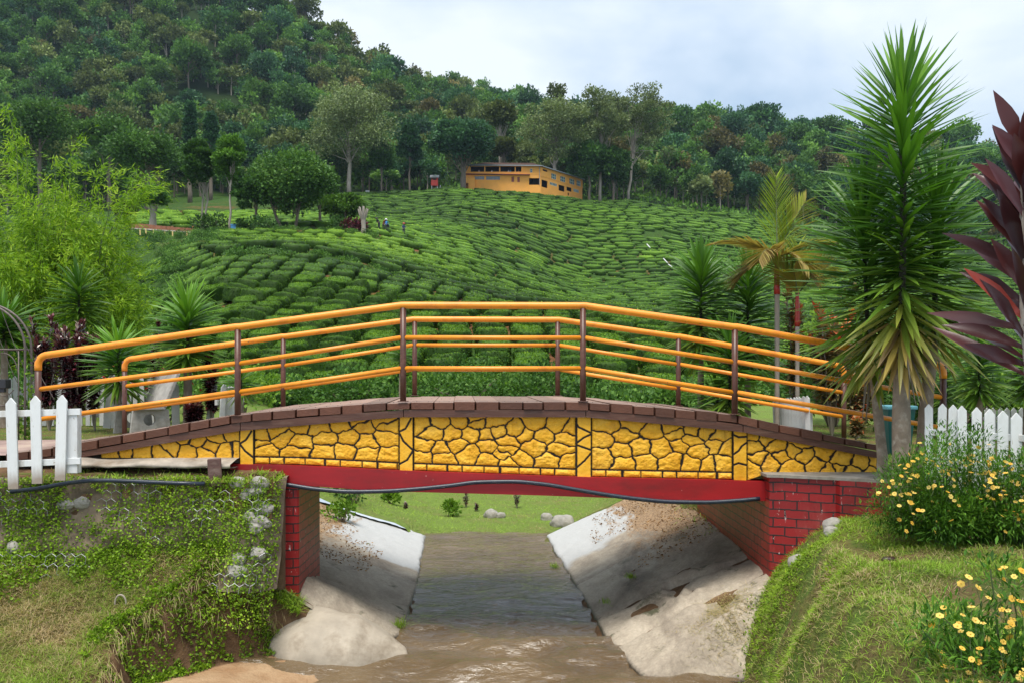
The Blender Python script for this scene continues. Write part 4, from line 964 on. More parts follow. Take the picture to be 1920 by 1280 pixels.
# near slope: columns climbing the hill
Yc = 31.0
while Yc < 62:
    dX = 1.75; xs = np.arange(X_(120, Yc), X_(2000, Yc), dX); xs = np.round(xs/dX)*dX
    xs = xs+rng.normal(0, .10, len(xs))+.7*fbm(xs*0, np.full(len(xs), Yc/9), 0, 2, 4)+.06*(Yc-30)
    ys = Yc+rng.normal(0, .12, len(xs))+.25*np.sin(xs*2)
    bands.append(np.stack([xs, ys, rng.uniform(1.15, 1.45, len(xs)), rng.uniform(1.0, 1.4, len(xs)), rng.uniform(1.1, 1.5, len(xs))], 1)); Yc += 1.3
Yc = 62.8
while Yc < 128:   # shelf
    k = (Yc-62)/66; dX = 2.5+k*.5; xs = np.arange(X_(180, Yc), X_(2000, Yc), dX)+rng.normal(0, .18, len(np.arange(X_(180, Yc), X_(2000, Yc), dX)))
    xs = xs+.5*np.sin(Yc*1.3); ys = Yc+rng.normal(0, .25, len(xs))+1.2*fbm(xs/15, Yc/15, 0, 2, 8)
    bands.append(np.stack([xs, ys, rng.uniform(1.55, 2.15, len(xs))*(1+k*.25), np.full(len(xs), 1.7+k*.6)*rng.uniform(.85, 1.1, len(xs)), np.full(len(xs), 1.5)], 1)); Yc += 2.5+k*.9
Yc = 128.0
while Yc < 262:   # the main hill, beds along the contour
    L0 = 4.0; lo, hi = X_(220, Yc), X_(2000, Yc); n = int((hi-lo)/L0); ln = rng.uniform(2.2, 5.8, n); xs = lo+np.cumsum(ln)-ln/2; ln = ln*.84
    ys = Yc+rng.normal(0, .22, n)+3.5*fbm(xs/26, Yc/40, 0, 2, 8)-.0035*(xs-6)**2*.5
    bands.append(np.stack([xs, ys, ln*.98, rng.uniform(1.30, 1.7, n), np.full(n, 1.6)], 1)); Yc += 2.6
B = np.concatenate(bands); X, Y = B[:, 0], B[:, 1]; px = 960+F*X/Y; gx_, gy_ = terrn(X, Y, 1.0); zz = terr(X, Y); py = 700-F*zz/Y
keep = np.ones(len(B), bool)
keep &= ~((px < 560) & (Y > 145)) & ~((px < 700) & (Y > 238))
keep &= ~((Y > 239) & (px > 850) & (px < 1105)) & ~((Y > 242) & (px < 1105)) & ~((Y > 236) & (px > 860) & (px < 900)) & (Y < np.interp(px, [0, 1100, 1110, 1400, 2000], [246, 246, 262, 262, 262]))
keep &= ~((px > 1008) & (px < 1096) & (Y > np.interp(px, [1008, 1096], [242, 257])))
keep &= ~((px < 250) & (Y > 60))
keep &= ~((np.abs(Y-101) < 4.0) & (px > 330) & (px < 690)) & ~((np.abs(Y-105) < 5) & (px > 225) & (px < 400))           # tree row strip and wall
keep &= ~((px > 255) & (px < 345) & (Y > 36) & (Y < 75) & (fbm(X/4, Y/8, 0, 2, 4) > -.25))                            # weedy gully
keep &= ~((np.abs(Y-62.2) < 1.6) & (px > 420) & (px < 760))                                                              # cut with bare soil
keep &= ~((px > 240) & (px < 420) & (Y > 75) & (Y < 100))
keep &= rng.random(len(B)) > np.where(Y > 128, .035, .03)+.25*(fbm(X/6, Y/6, 0, 2, 61) > .55)
B, X, Y, px, zz, gx_, gy_, py = [a[keep] for a in (B, X, Y, px, zz, gx_, gy_, py)]
vis = (px > -20) & (px < 1330)
order = np.lexsort((Y, ~vis)); ind = order[:300]; rest = np.setdiff1d(np.arange(len(B)), ind)
sl = np.stack([gx_, gy_], 1)*.85
TPI = [tea_proto(40+i, 10, 1500, .062, .62) for i in range(4)]
TPM = [tea_proto(50+i, 6, 220, .09, .5).arr() for i in range(4)]; TPF = [tea_proto(60+i, 4, 40, .13, .5).arr() for i in range(4)]
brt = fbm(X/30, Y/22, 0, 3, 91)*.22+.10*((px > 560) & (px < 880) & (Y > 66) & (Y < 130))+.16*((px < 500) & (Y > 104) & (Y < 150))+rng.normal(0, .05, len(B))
sc3 = np.stack([B[:, 2], B[:, 3], B[:, 4]], 1)
nearr = rest[Y[rest] < 100]; farr = rest[Y[rest] >= 100]
for nm, rr, pr, lab in (('tea_bushes', nearr, TPM, 'rows of clipped tea bushes on the lower and middle hillside'), ('tea_bushes', farr, TPF, 'curving rows of clipped tea bushes covering the hill below the orange house')):
    loc = np.stack([X[rr], Y[rr], zz[rr]-.05], 1)
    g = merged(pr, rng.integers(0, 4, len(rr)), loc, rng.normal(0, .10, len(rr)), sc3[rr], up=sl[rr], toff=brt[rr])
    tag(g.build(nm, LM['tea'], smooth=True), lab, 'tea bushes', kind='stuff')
tp = [None]*4
for q in ind:
    k = int(rng.integers(0, 4))
    if tp[k] is None: o = TPI[k].build('tea_bush', LM['tea'], smooth=True); tp[k] = o
    else: o = tp[k].copy(); C.objects.link(o)
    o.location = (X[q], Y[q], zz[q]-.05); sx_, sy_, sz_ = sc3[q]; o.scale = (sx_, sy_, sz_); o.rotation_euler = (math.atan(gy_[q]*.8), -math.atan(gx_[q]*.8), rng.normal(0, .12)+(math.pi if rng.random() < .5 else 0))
    tag(o, 'rounded clipped tea bush in the climbing rows just behind the bridge', 'tea bush', 'tea bushes on the slope nearest the bridge')
# loose undergrowth at the foot of the slope, in the gully and along the terraces
P = []; rng = np.random.default_rng(14)
def scat(n, px0, px1, Y0, Y1, cond=None):
    Yq = rng.uniform(Y0, Y1, n); pq = rng.uniform(px0, px1, n); x = (pq-960)/F*Yq; return np.stack([x, Yq], 1)
P = np.concatenate([scat(150, 230, 1000, 27.5, 31), scat(140, 250, 350, 35, 75), scat(90, 230, 430, 76, 103), scat(40, 430, 700, 98, 100.5), scat(60, 1280, 2000, 26, 30), scat(80, 1010, 1300, 27.5, 30), scat(30, 420, 760, 60.5, 62)])
bp_ = [(lambda s, g: G().join(s).join(g).arr())(*bush_proto(70+i, .8, .9, .12, 420, .55)) for i in range(4)]
zz_ = terr(P[:, 0], P[:, 1]); s_ = rng.uniform(.5, 1.25, len(P))
g = merged(bp_, rng.integers(0, 4, len(P)), np.stack([P[:, 0], P[:, 1], zz_-.1], 1), rng.uniform(0, 6, len(P)), s_, toff=rng.normal(0, .15, len(P)))
tag(g.build('undergrowth', LM['mid']), 'leafy weeds and scrub between the tea rows and at the foot of the slope', 'undergrowth', kind='stuff')
n = 9000; Yq = rng.uniform(262, 330, n); pq = rng.uniform(-40, 2000, n); pq2 = rng.uniform(280, 480, 3000); Yq2 = rng.uniform(290, 345, 3000)
x = np.r_[(pq-960)/F*Yq, (pq2-960)/F*Yq2]; Yq = np.r_[Yq, Yq2]; z = terr(x, Yq); D = rng.normal(0, .5, (len(x), 3))+np.array([0, 0, .7])
V, f, t, m = leaves(np.stack([x, Yq, z+rng.uniform(0, .9, len(x))], 1), D, rng.uniform(.8, 2.0, len(x)), .45, rng, rng.random(len(x))*.6); g = G().add(V, f, t, m)
tag(g.build('undergrowth', LM['light']), 'bright ferns and grass in the clearing below the forest', 'undergrowth', kind='stuff')
# ---------------------------------------------------------------- orange house on the hilltop
house = thing('hillside_house', 'long two-storey orange house with a dark roof and open veranda on the hilltop', 'house', (0, 0, 0))
M['owall'] = paint('orange_wall', (.88, .39, .065), .75, .10, .3, .1, 5, dirt=(.6, .30, .08), dsc=.4, damt=.35)
M['roofm'] = paint('dark_roof_sheet', (.075, .045, .035), .9, .3, 1, .3, 4, spec=.1)
M['redtrim'] = paint('red_brown_trim', (.28, .07, .04), .6, .2, 2, 0)
M['fascia'] = paint('grey_fascia', (.25, .27, .27), .5, .1, 2, 0)
M['dark'] = paint('painted_room_shade', (.02, .018, .016), .9, .2, 1, 0)  # room shade put into the colour of the panels behind the openings
M['paleframe'] = paint('pale_green_frame', (.50, .60, .50), .5, .1, 2, 0)
def glassmat():
    m, nt, N, L, out = newmat('window_glass'); p = N.new('ShaderNodeBsdfPrincipled'); p.inputs['Base Color'].default_value = (.10, .14, .16, 1); p.inputs['Roughness'].default_value = .08; p.inputs['Specular IOR Level'].default_value = .8
    L.new(p.outputs[0], out.inputs[0]); return m
M['glass'] = glassmat()
def holewall(g, o, d, n, L_, z0, z1, holes, th=.25):
    """wall from point o along unit d (xy), inward normal n; holes = (u0,u1,z0,z1); z0 may be a function of u"""
    us = sorted({0, L_, *[h[0] for h in holes], *[h[1] for h in holes]}); zs = sorted({z1, *[h[2] for h in holes], *[h[3] for h in holes], z0})
    o = np.array(o, float)
    for a, b in zip(us[:-1], us[1:]):
        for c, e in zip(zs[:-1], zs[1:]):
            um, zm = (a+b)/2, (c+e)/2
            if any(h[0] < um < h[1] and h[2] < zm < h[3] for h in holes): continue
            P = [o+d*u+n*w_ for w_ in (0, th) for u in (a, b)]
            V = [(*p[:2], z) for z in (c, e) for p in P]
            g.add(V, [[0, 1, 5, 4], [2, 6, 7, 3], [0, 4, 6, 2], [1, 3, 7, 5], [4, 5, 7, 6], [0, 2, 3, 1]])
Yh = 245.0
hx = lambda p: X_(p, Yh); hz = lambda p: Z_(p, Yh)
A0 = np.array([hx(874), Yh]); A1 = np.array([hx(1013.5), Yh]); B1 = np.array([X_(1092, 262), 262.0])
dl = np.array([1.0, 0]); nl_ = np.array([0, 1.0]); dw = (B1-A1)/np.linalg.norm(B1-A1); nw = np.array([-dw[1], dw[0]]); LW = np.linalg.norm(B1-A1); LL = A1[0]-A0[0]
def wing(px_, py_):
    k = (px_-960)/F; y = (A1[0]*dw[1]-A1[1]*dw[0])/(k*dw[1]-dw[0]); x = k*y; return math.hypot(x-A1[0], y-A1[1]), (700-py_)/F*y
zb = hz(362); ze = hz(311.5)
def hl(a, b, c, d_): return (hx(a)-A0[0], hx(b)-A0[0], hz(d_), hz(c))
g = G()
low = [hl(889.5, 908, 331, 337), hl(911.5, 937.5, 331, 337.5), hl(959, 964, 331.5, 341.5), hl(970, 974.5, 332, 342), hl(992, 1011, 334.5, 347)]
up = [hl(880.5, 977.5, 312.5, 322.5), hl(994, 998, 317, 324)]
holewall(g, (*A0, 0)[:2], dl, nl_, LL, zb, hz(328.5), low); holewall(g, A0, dl, nl_, LL, hz(328.2), ze, up)
def hw4(a, b, c, d_):
    u0, z1 = wing(a, c); u1, z0 = wing(b, d_); zt_ = z1; u0b, zbt = wing(a, d_); return (u0, u1, (z0+zbt)/2, (zt_+wing(b, c)[1])/2)
wins = [hw4(1033, 1042, 326.5, 336.5), hw4(1050, 1059, 331.5, 341.5), hw4(1067, 1076, 336, 346), hw4(1080.5, 1088, 339.5, 349.5)]
lows = [hw4(1015.5, 1027, 338.5, 352), hw4(1047.5, 1059, 348, 359), hw4(1062.5, 1072, 351.5, 359), hw4(1064.5, 1067.5, 362, 367)]
louv = [hw4(1031, 1044, 343.5, 348.5), hw4(1075.5, 1085, 355.5, 361)]
zm = wing(1050, 343.5)[1]; zm = hz(336)
holewall(g, A1, dw, nw, LW, hz(385), min(w_[2] for w_ in wins)-.15, lows+louv)
zsp = min(w_[2] for w_ in wins)-.152
holewall(g, A1-nw*.12, dw, nw, LW, zsp, ze-.12, wins+[hw4(1017, 1026, 318.5, 322)])
# ends and back
for (p, q) in ((A0, A0+nl_*11), (B1, B1+nw*9), (A0+nl_*11, A1+np.array([-3, 11.0]))):
    d = (q-p)/np.linalg.norm(q-p); holewall(g, p, d, np.array([-d[1], d[0]])*(1 if p is not B1 else 1), np.linalg.norm(q-p), zb, ze-.1, [])
g.build('wall', M['owall'], house)
# near-black panels paint room shade behind the openings; floors, veranda
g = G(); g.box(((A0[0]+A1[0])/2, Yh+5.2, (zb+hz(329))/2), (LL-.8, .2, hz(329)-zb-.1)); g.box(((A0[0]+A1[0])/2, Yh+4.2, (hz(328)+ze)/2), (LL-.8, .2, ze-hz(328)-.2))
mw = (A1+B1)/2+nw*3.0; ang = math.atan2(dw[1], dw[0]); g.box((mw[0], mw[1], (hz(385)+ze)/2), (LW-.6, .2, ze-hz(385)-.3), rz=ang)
g.build('room_shade_panel', M['dark'], house)
g = G(); g.box(((A0[0]+A1[0])/2, Yh+5.4, hz(328.2)-.12), (LL-.1, 10, .2)); g.box(((A0[0]+hx(993))/2-.2, Yh-.55, hz(328)-.05), (hx(993)-A0[0]+.6, 1.1, .14), ry=.012); g.build('balcony_slab', M['redtrim'], house)
g = G()
for p in (881.5, 909, 937, 966): g.box((hx(p), Yh+.12, (hz(322)+ze)/2), (.32, .3, ze-hz(322)+.1))
g.build('column', M['owall'], house)
g = G()
# entrance porch bump on the left
bx0, bx1 = hx(872), hx(890.5); g2 = G(); holewall(g2, np.array([bx0, Yh-1.6]), dl, nl_, bx1-bx0, zb, hz(336), [(hx(874.5)-bx0, hx(879)-bx0, zb+.01, hz(346))]); g2.box((bx0+.12, Yh-.8, (zb+hz(336))/2), (.24, 1.4, hz(336)-zb)); g2.box((bx1-.12, Yh-.8, (zb+hz(336))/2), (.24, 1.4, hz(336)-zb)); g2.box(((bx0+bx1)/2, Yh-.8, hz(336)+.06), (bx1-bx0+.1, 1.75, .12)); g2.build('porch', M['owall'], house)
# roof: two low pitched planes with overhang
def roofpiece(P):
    P = np.array(P, float); V = np.concatenate([P, P-np.array([0, 0, .18])]); n = 4
    return V, [[0, 1, 2, 3], [7, 6, 5, 4]]+[[i, i+4, (i+1) % 4+4, (i+1) % 4] for i in range(4)]
e_ = .55; g = G()
for P in ([(A0[0]-e_, Yh-.9, ze+.05), (A1[0]+.2, Yh-.9, ze-.10), (A1[0]-2, Yh+5.5, ze+2.2), (A0[0]+5, Yh+5.5, ze+2.3)],
          [(A0[0]-e_, Yh-.9, ze+.05), (A0[0]+5, Yh+5.5, ze+2.3), (A0[0]+5, Yh+6, ze+2.3), (A0[0]-e_, Yh+12, ze+.05)],
          [(A1[0]+.2, Yh-.9, ze-.10), (*(B1+dw*e_-nw*.8), ze-.15), (*(B1+dw*e_+nw*4.5), ze+.65), (A1[0]-2, Yh+5.5, ze+2.2)],
          [(A1[0]-2, Yh+5.5, ze+2.2), (*(B1+dw*e_+nw*4.5), ze+.65), (*(B1+dw*e_+nw*9.5), ze-.15), (A1[0]-4, Yh+12, ze)],
          [(A0[0]+5, Yh+5.5, ze+2.3), (A1[0]-2, Yh+5.5, ze+2.2), (A1[0]-4, Yh+12, ze), (A0[0]-e_, Yh+12, ze)]): V, f = roofpiece(P); g.add(V, f)
g.build('roof', M['roofm'], house)
g = G(); g.box(((A0[0]+A1[0])/2, Yh-.95, ze-.06), (LL+.8, .08, .26), ry=.0065); c = (A1+B1)/2-nw*.9; g.box((c[0], c[1], ze-.2), (LW+.4, .08, .26), rz=ang)
g.tube([(A1[0]-.3, Yh-.15, hz(347)), (A1[0]-.3, Yh-.15, ze)], .09, 6); g.build('fascia', M['fascia'], house)
def winobj(u0, u1, z0, z1, o, d, n, mull, frame=M['paleframe'], hbar=1, off=.0):
    cu = (u0+u1)/2; p = o+d*cu+n*off; a = math.atan2(d[1], d[0]); g = G(); w_, h = u1-u0, z1-z0; c = np.array([p[0], p[1], (z0+z1)/2])
    for k in range(mull+1): g.box(c+np.array([*(d*(-w_/2+w_*k/mull)), 0]), (.10, .10, h), rz=a)
    for k in range(hbar+2): g.box(c+np.array([0, 0, -h/2+h*k/(hbar+1)]), (w_+.1, .08, .10), rz=a)
    fr = g.build('window', frame, house); q = G(); q.box(c+np.array([*(n*.06), 0]), (w_, .03, h), rz=a); q.build('pane', M['glass'], fr)
for w_ in wins: winobj(*w_, A1, dw, nw, 3, off=-.06)
for w_ in louv: winobj(*w_, A1, dw, nw, 5, hbar=0, off=.05)
winobj(*up[1], A0, dl, nl_, 1, off=.05)
for w_ in low[:2]: winobj(*w_, A0, dl, nl_, 2, M['fascia'], hbar=2, off=.1)
for w_ in low[2:4]:
    g = G(); g.box((A0[0]+(w_[0]+w_[1])/2, Yh+.12, (w_[2]+w_[3])/2), (w_[1]-w_[0], .06, w_[3]-w_[2])); g.build('door', M['redtrim'], house)
# people: continuous skinned figures
SKIN = paint('skin', (.36, .20, .13), .6, .1, 5, 0); HAIR = paint('dark_hair', (.02, .015, .012), .6, .1, 5, 0)
def person_mesh(pose):
    J = {'pelvis': (0, 0, .92), 'chest': (0, 0, 1.25), 'neck': (0, 0, 1.46), 'head': (0, -.02, 1.60), 'top': (0, 0, 1.70),
         'shl': (-.19, 0, 1.40), 'ell': (-.26, -.03, 1.12), 'wrl': (-.22, -.20, .95), 'hal': (-.2, -.28, .92), 'shr': (.19, 0, 1.40), 'elr': (.26, -.05, 1.13), 'wrr': (.2, -.25, 1.0), 'har': (.18, -.33, .98),
         'hil': (-.10, 0, .88), 'knl': (-.12, -.04, .48), 'anl': (-.12, 0, .08), 'tol': (-.12, -.16, .03), 'hir': (.10, 0, .88), 'knr': (.13, -.04, .48), 'anr': (.13, .02, .08), 'tor': (.13, -.14, .03)}
    if pose == 'sit':
        for k, v in {'knl': (-.12, -.44, .90), 'anl': (-.12, -.46, .48), 'tol': (-.12, -.62, .44), 'knr': (.13, -.44, .90), 'anr': (.13, -.46, .48), 'tor': (.13, -.62, .44)}.items(): J[k] = v
        J = {k: (a, b, c-.44) for k, (a, b, c) in J.items()}
    if pose == 'bend':
        for k in J:
            if J[k][2] > 1.0 or k[:2] in ('wr', 'ha', 'el'):
                a, b, c = J[k]; J[k] = (a, b-(c-.92)*.55-.05, .92+(c-.92)*.85)
    names = list(J); E = [('pelvis', 'chest'), ('chest', 'neck'), ('neck', 'head'), ('head', 'top'), ('chest', 'shl'), ('shl', 'ell'), ('ell', 'wrl'), ('wrl', 'hal'), ('chest', 'shr'), ('shr', 'elr'), ('elr', 'wrr'), ('wrr', 'har'),
         ('pelvis', 'hil'), ('hil', 'knl'), ('knl', 'anl'), ('anl', 'tol'), ('pelvis', 'hir'), ('hir', 'knr'), ('knr', 'anr'), ('anr', 'tor')]
    Rr = dict(pelvis=.14, chest=.15, neck=.055, head=.105, top=.07, shl=.07, ell=.045, wrl=.03, hal=.04, shr=.07, elr=.045, wrr=.03, har=.04, hil=.10, knl=.06, anl=.04, tol=.04, hir=.10, knr=.06, anr=.04, tor=.04)
    return names, J, E, Rr
def person(label, x, y, z, shirt, pose='stand', rz=0.0, trousers=(.03, .03, .05), hat=None, group=None):
    names, J, E, Rr = person_mesh(pose); me = bpy.data.meshes.new('person'); me.from_pydata([J[k] for k in names], [(names.index(a), names.index(b)) for a, b in E], [])
    o = bpy.data.objects.new('person', me); C.objects.link(o); s = o.modifiers.new('skin', 'SKIN'); o.modifiers.new('sub', 'SUBSURF').levels = 1; o.modifiers['sub'].render_levels = 1
    for i, k in enumerate(names): sv = me.skin_vertices[0].data[i]; sv.radius = (Rr[k], Rr[k]); sv.use_root = (k == 'pelvis')
    dg = bpy.context.evaluated_depsgraph_get(); m2 = bpy.data.meshes.new_from_object(o.evaluated_get(dg)); o.modifiers.clear(); o.data = m2
    sm = paint('shirt', shirt, .8, .1, 5, 0); tm = paint('trousers', trousers, .8, .1, 5, 0); m2.materials.clear()
    for m_ in (SKIN, sm, tm, HAIR): m2.materials.append(m_)
    pz = J['pelvis'][2]; nz2 = J['neck'][2]; hd = Vector(J['head'])
    for p in m2.polygons:
        c = p.center; p.use_smooth = True
        dh = (c-Vector(J['wrl'])).length < .12 or (c-Vector(J['wrr'])).length < .12 or (c-Vector(J['hal'])).length < .1 or (c-Vector(J['har'])).length < .1
        if c.z > nz2+.02 and abs(c.x) < .15: p.material_index = 3 if (c.z > hd.z+.03 or c.y > hd.y+.03) else 0
        elif dh: p.material_index = 0
        elif pose == 'sit': p.material_index = 2 if (c.z < pz+.06 and c.y < .0 and abs(c.x) < .24) else 1
        else: p.material_index = 2 if c.z < pz+.04 and abs(c.x) < .2 else 1
    o.location = (x, y, z); o.rotation_euler = (0, 0, rz); tag(o, label, 'person', group)
    if hat:
        g = G(); hz_ = J['top'][2]; g.tube([(J['head'][0], J['head'][1], hz_-.06), (J['head'][0], J['head'][1], hz_-.04), (J['head'][0], J['head'][1], hz_+.05), (J['head'][0], J['head'][1], hz_+.10)], [.24, .2, .12, .04], 10); g.build('hat', paint('hat', hat, .8, .1, 5, 0), o)
    return o
vz = hz(328.2)
for lab, p, sh in (('person in a pale top sitting at the left of the open veranda', 898, (.5, .3, .28)), ('person in white sitting in the middle of the open veranda', 922, (.7, .7, .72)),
                   ('person in a blue shirt on the right part of the open veranda', 957.5, (.02, .30, .50)), ('person in a light shirt beside the one in blue on the veranda', 953.5, (.45, .45, .5)), ('person in a dark red shirt behind the last veranda opening', 972, (.3, .05, .05))):
    person(lab, hx(p), Yh+1.0, vz, sh, 'stand' if p != 922 else 'stand', rz=rng.uniform(-1, 1))
def onhill(px_, Y_): x = X_(px_, Y_); return x, Y_, float(terr(x, Y_))
for lab, p, Y_, sh, ht, ps in (('tea picker in dark clothes, leftmost of those among the bushes', 711, 116, (.03, .04, .06), (.05, .05, .06), 'bend'), ('tea picker in a brown top among the bushes', 719, 116.5, (.25, .07, .03), None, 'bend'),
                           ('tea picker in a bright blue top among the bushes', 724, 116, (.08, .25, .6), (.7, .7, .7), 'stand'), ('tea picker in a green top and pale hat among the bushes', 728, 117, (.05, .35, .25), (.75, .75, .7), 'bend'),
                           ('person in dark blue with reddish headscarf standing alone among the tea', 757, 116, (.03, .05, .14), (.45, .08, .06), 'stand')):
    x, y, z = onhill(p, Y_); person(lab, x, y, z+.25, sh, ps, rz=rng.uniform(-1, 1), hat=ht)
# red hut on posts
x, y, z = onhill(815, 244); hut = thing('red_hut', 'small red hut with grey gabled roof on pale stilts left of the orange house', 'hut', (x, y, z))
g = G(); g.box((0, 0, 2.2), (1.9, 1.7, 1.6)); g.box((-.7, 0, 3.3), (.15, 1.6, .9)); g.box((.75, 0, 3.3), (.35, 1.6, .9)); g.build('wall', M['redtrim2'] if 'redtrim2' in M else paint('red_hut_wall', (.55, .05, .03), .6, .1, 1, 0), hut)
g = G(); g.add([(-1.3, -1.1, 3.7), (1.3, -1.1, 3.7), (1.3, 0, 4.6), (-1.3, 0, 4.6), (-1.3, 1.1, 3.7), (1.3, 1.1, 3.7)], [[0, 1, 2, 3], [3, 2, 5, 4]]); g.box((0, -1.1, 3.68), (2.7, .1, .12)); g.add([(-1.0, -1.0, 3.7), (1.0, -1.0, 3.7), (.02, -1.0, 4.45), (-.02, -1.0, 4.45)], [[0, 1, 2, 3]]); g.build('roof', M['fascia'], hut)
g = G(); [g.tube([(a, b, -1.4), (a, b, 1.4)], .09, 6) for a in (-.8, .8) for b in (-.7, .7)]; g.tube([(1.4, -1.5, -1.6), (1.8, -1.6, 1.3)], .10, 6); g.build('post', M['white'], hut)
# low brown wall, yellow stakes, blue bin on the tea terrace
pw = thing('low_wall', 'low curved wall of brown vertical boards at the edge of the bright tea terrace', 'wall', (0, 0, 0)); g = G(); rng = np.random.default_rng(31)
pp = [(245, 420), (290, 424), (330, 428), (368, 431)]; n = 46
for i in range(n):
    p = 245+(368-245)*i/(n-1); q = np.interp(p, [a for a, b in pp], [b for a, b in pp]); Y_ = 102.0; x = X_(p, Y_); h = .85*(1-.45*i/n); zt = Z_(q, Y_)+rng.normal(0, .02)
    g.box((x, Y_+rng.normal(0, .02), zt-h/2+.1), (.165, .06, h), T=rng.random())
g.build('board_panel', paint('reddish_brown_board', (.30, .12, .06), .8, .3, 2, 0), pw)
g = G(); xs = np.linspace(X_(243, 101.7), X_(372, 101.7), 30); g.tube(np.stack([xs, np.full(30, 101.7), Z_(np.interp(960+F*xs/101.7, [243, 372], [427.5, 436]), 101.7)-.1], 1), .14, 6); g.build('kerb', M['concrete'], pw)
M['cream'] = paint('cream_paint', (.75, .55, .22), .6, .1, 5, 0)
for i, (p, q0, q1) in enumerate(((263, 431, 440), (274, 429, 440), (288, 431, 441), (309, 435, 440), (324, 434, 443), (351, 434, 445))):
    g = G(); a = at(p, q1+1, 99); b = at(p-.5, q0, 99); g.tube([a, b], .075, 6); o = g.build('wooden_stake', M['cream'])
    tag(o, ['cream stake below the low brown wall, leftmost of six', 'tallest cream stake below the low brown wall, second from left', 'cream stake below the low brown wall, third from left', 'short stub-like cream stake in the middle below the low brown wall', 'leaning cream stake below the low brown wall, second from right', 'leaning cream stake below the right end of the low brown wall'][i], 'stake', 'stakes below the low brown wall')
x, y, z = onhill(438.5, 100.5); g = G(); g.box((0, 0, .45), (.62, .5, .95), bev=.04); g.box((0, 0, .98), (.70, .58, .12), bev=.03); o = g.build('rubbish_bin', paint('blue_plastic', (.05, .22, .42), .4, .1, 2, 0), loc=(x, y, z)); tag(o, 'small blue bin at the foot of the thin pale trunk on the terrace', 'bin')
# pale steps on the right-hand slope
for i, (a, b, c, d) in enumerate(((1213, 458, 1219, 465), (1244, 485, 1252, 494), (1253, 496, 1260, 501))):
    Yq = 165; P0 = np.array(at(a, b, Yq)); P1 = np.array(at(c, d, Yq-1.5)); g = G(); g.tube([P0, P1], .10, 6); tag(g.build('pale_pipe', M['white'], smooth=True), ['uppermost of three pale pipe pieces on the right tea slope', 'middle one of three pale pipe pieces on the right tea slope', 'lowest of three pale pipe pieces on the right tea slope'][i], 'pipe', 'pale pipe pieces on the right tea slope')
# white bus-like panels glimpsed by the wood
g = G(); a = at(689, 359, 240); g.box(a, (1.1, .2, .5)); tag(g.build('sign_board', M['white']), 'tiny white board at the edge of the wood below the weeping eucalyptus', 'board')

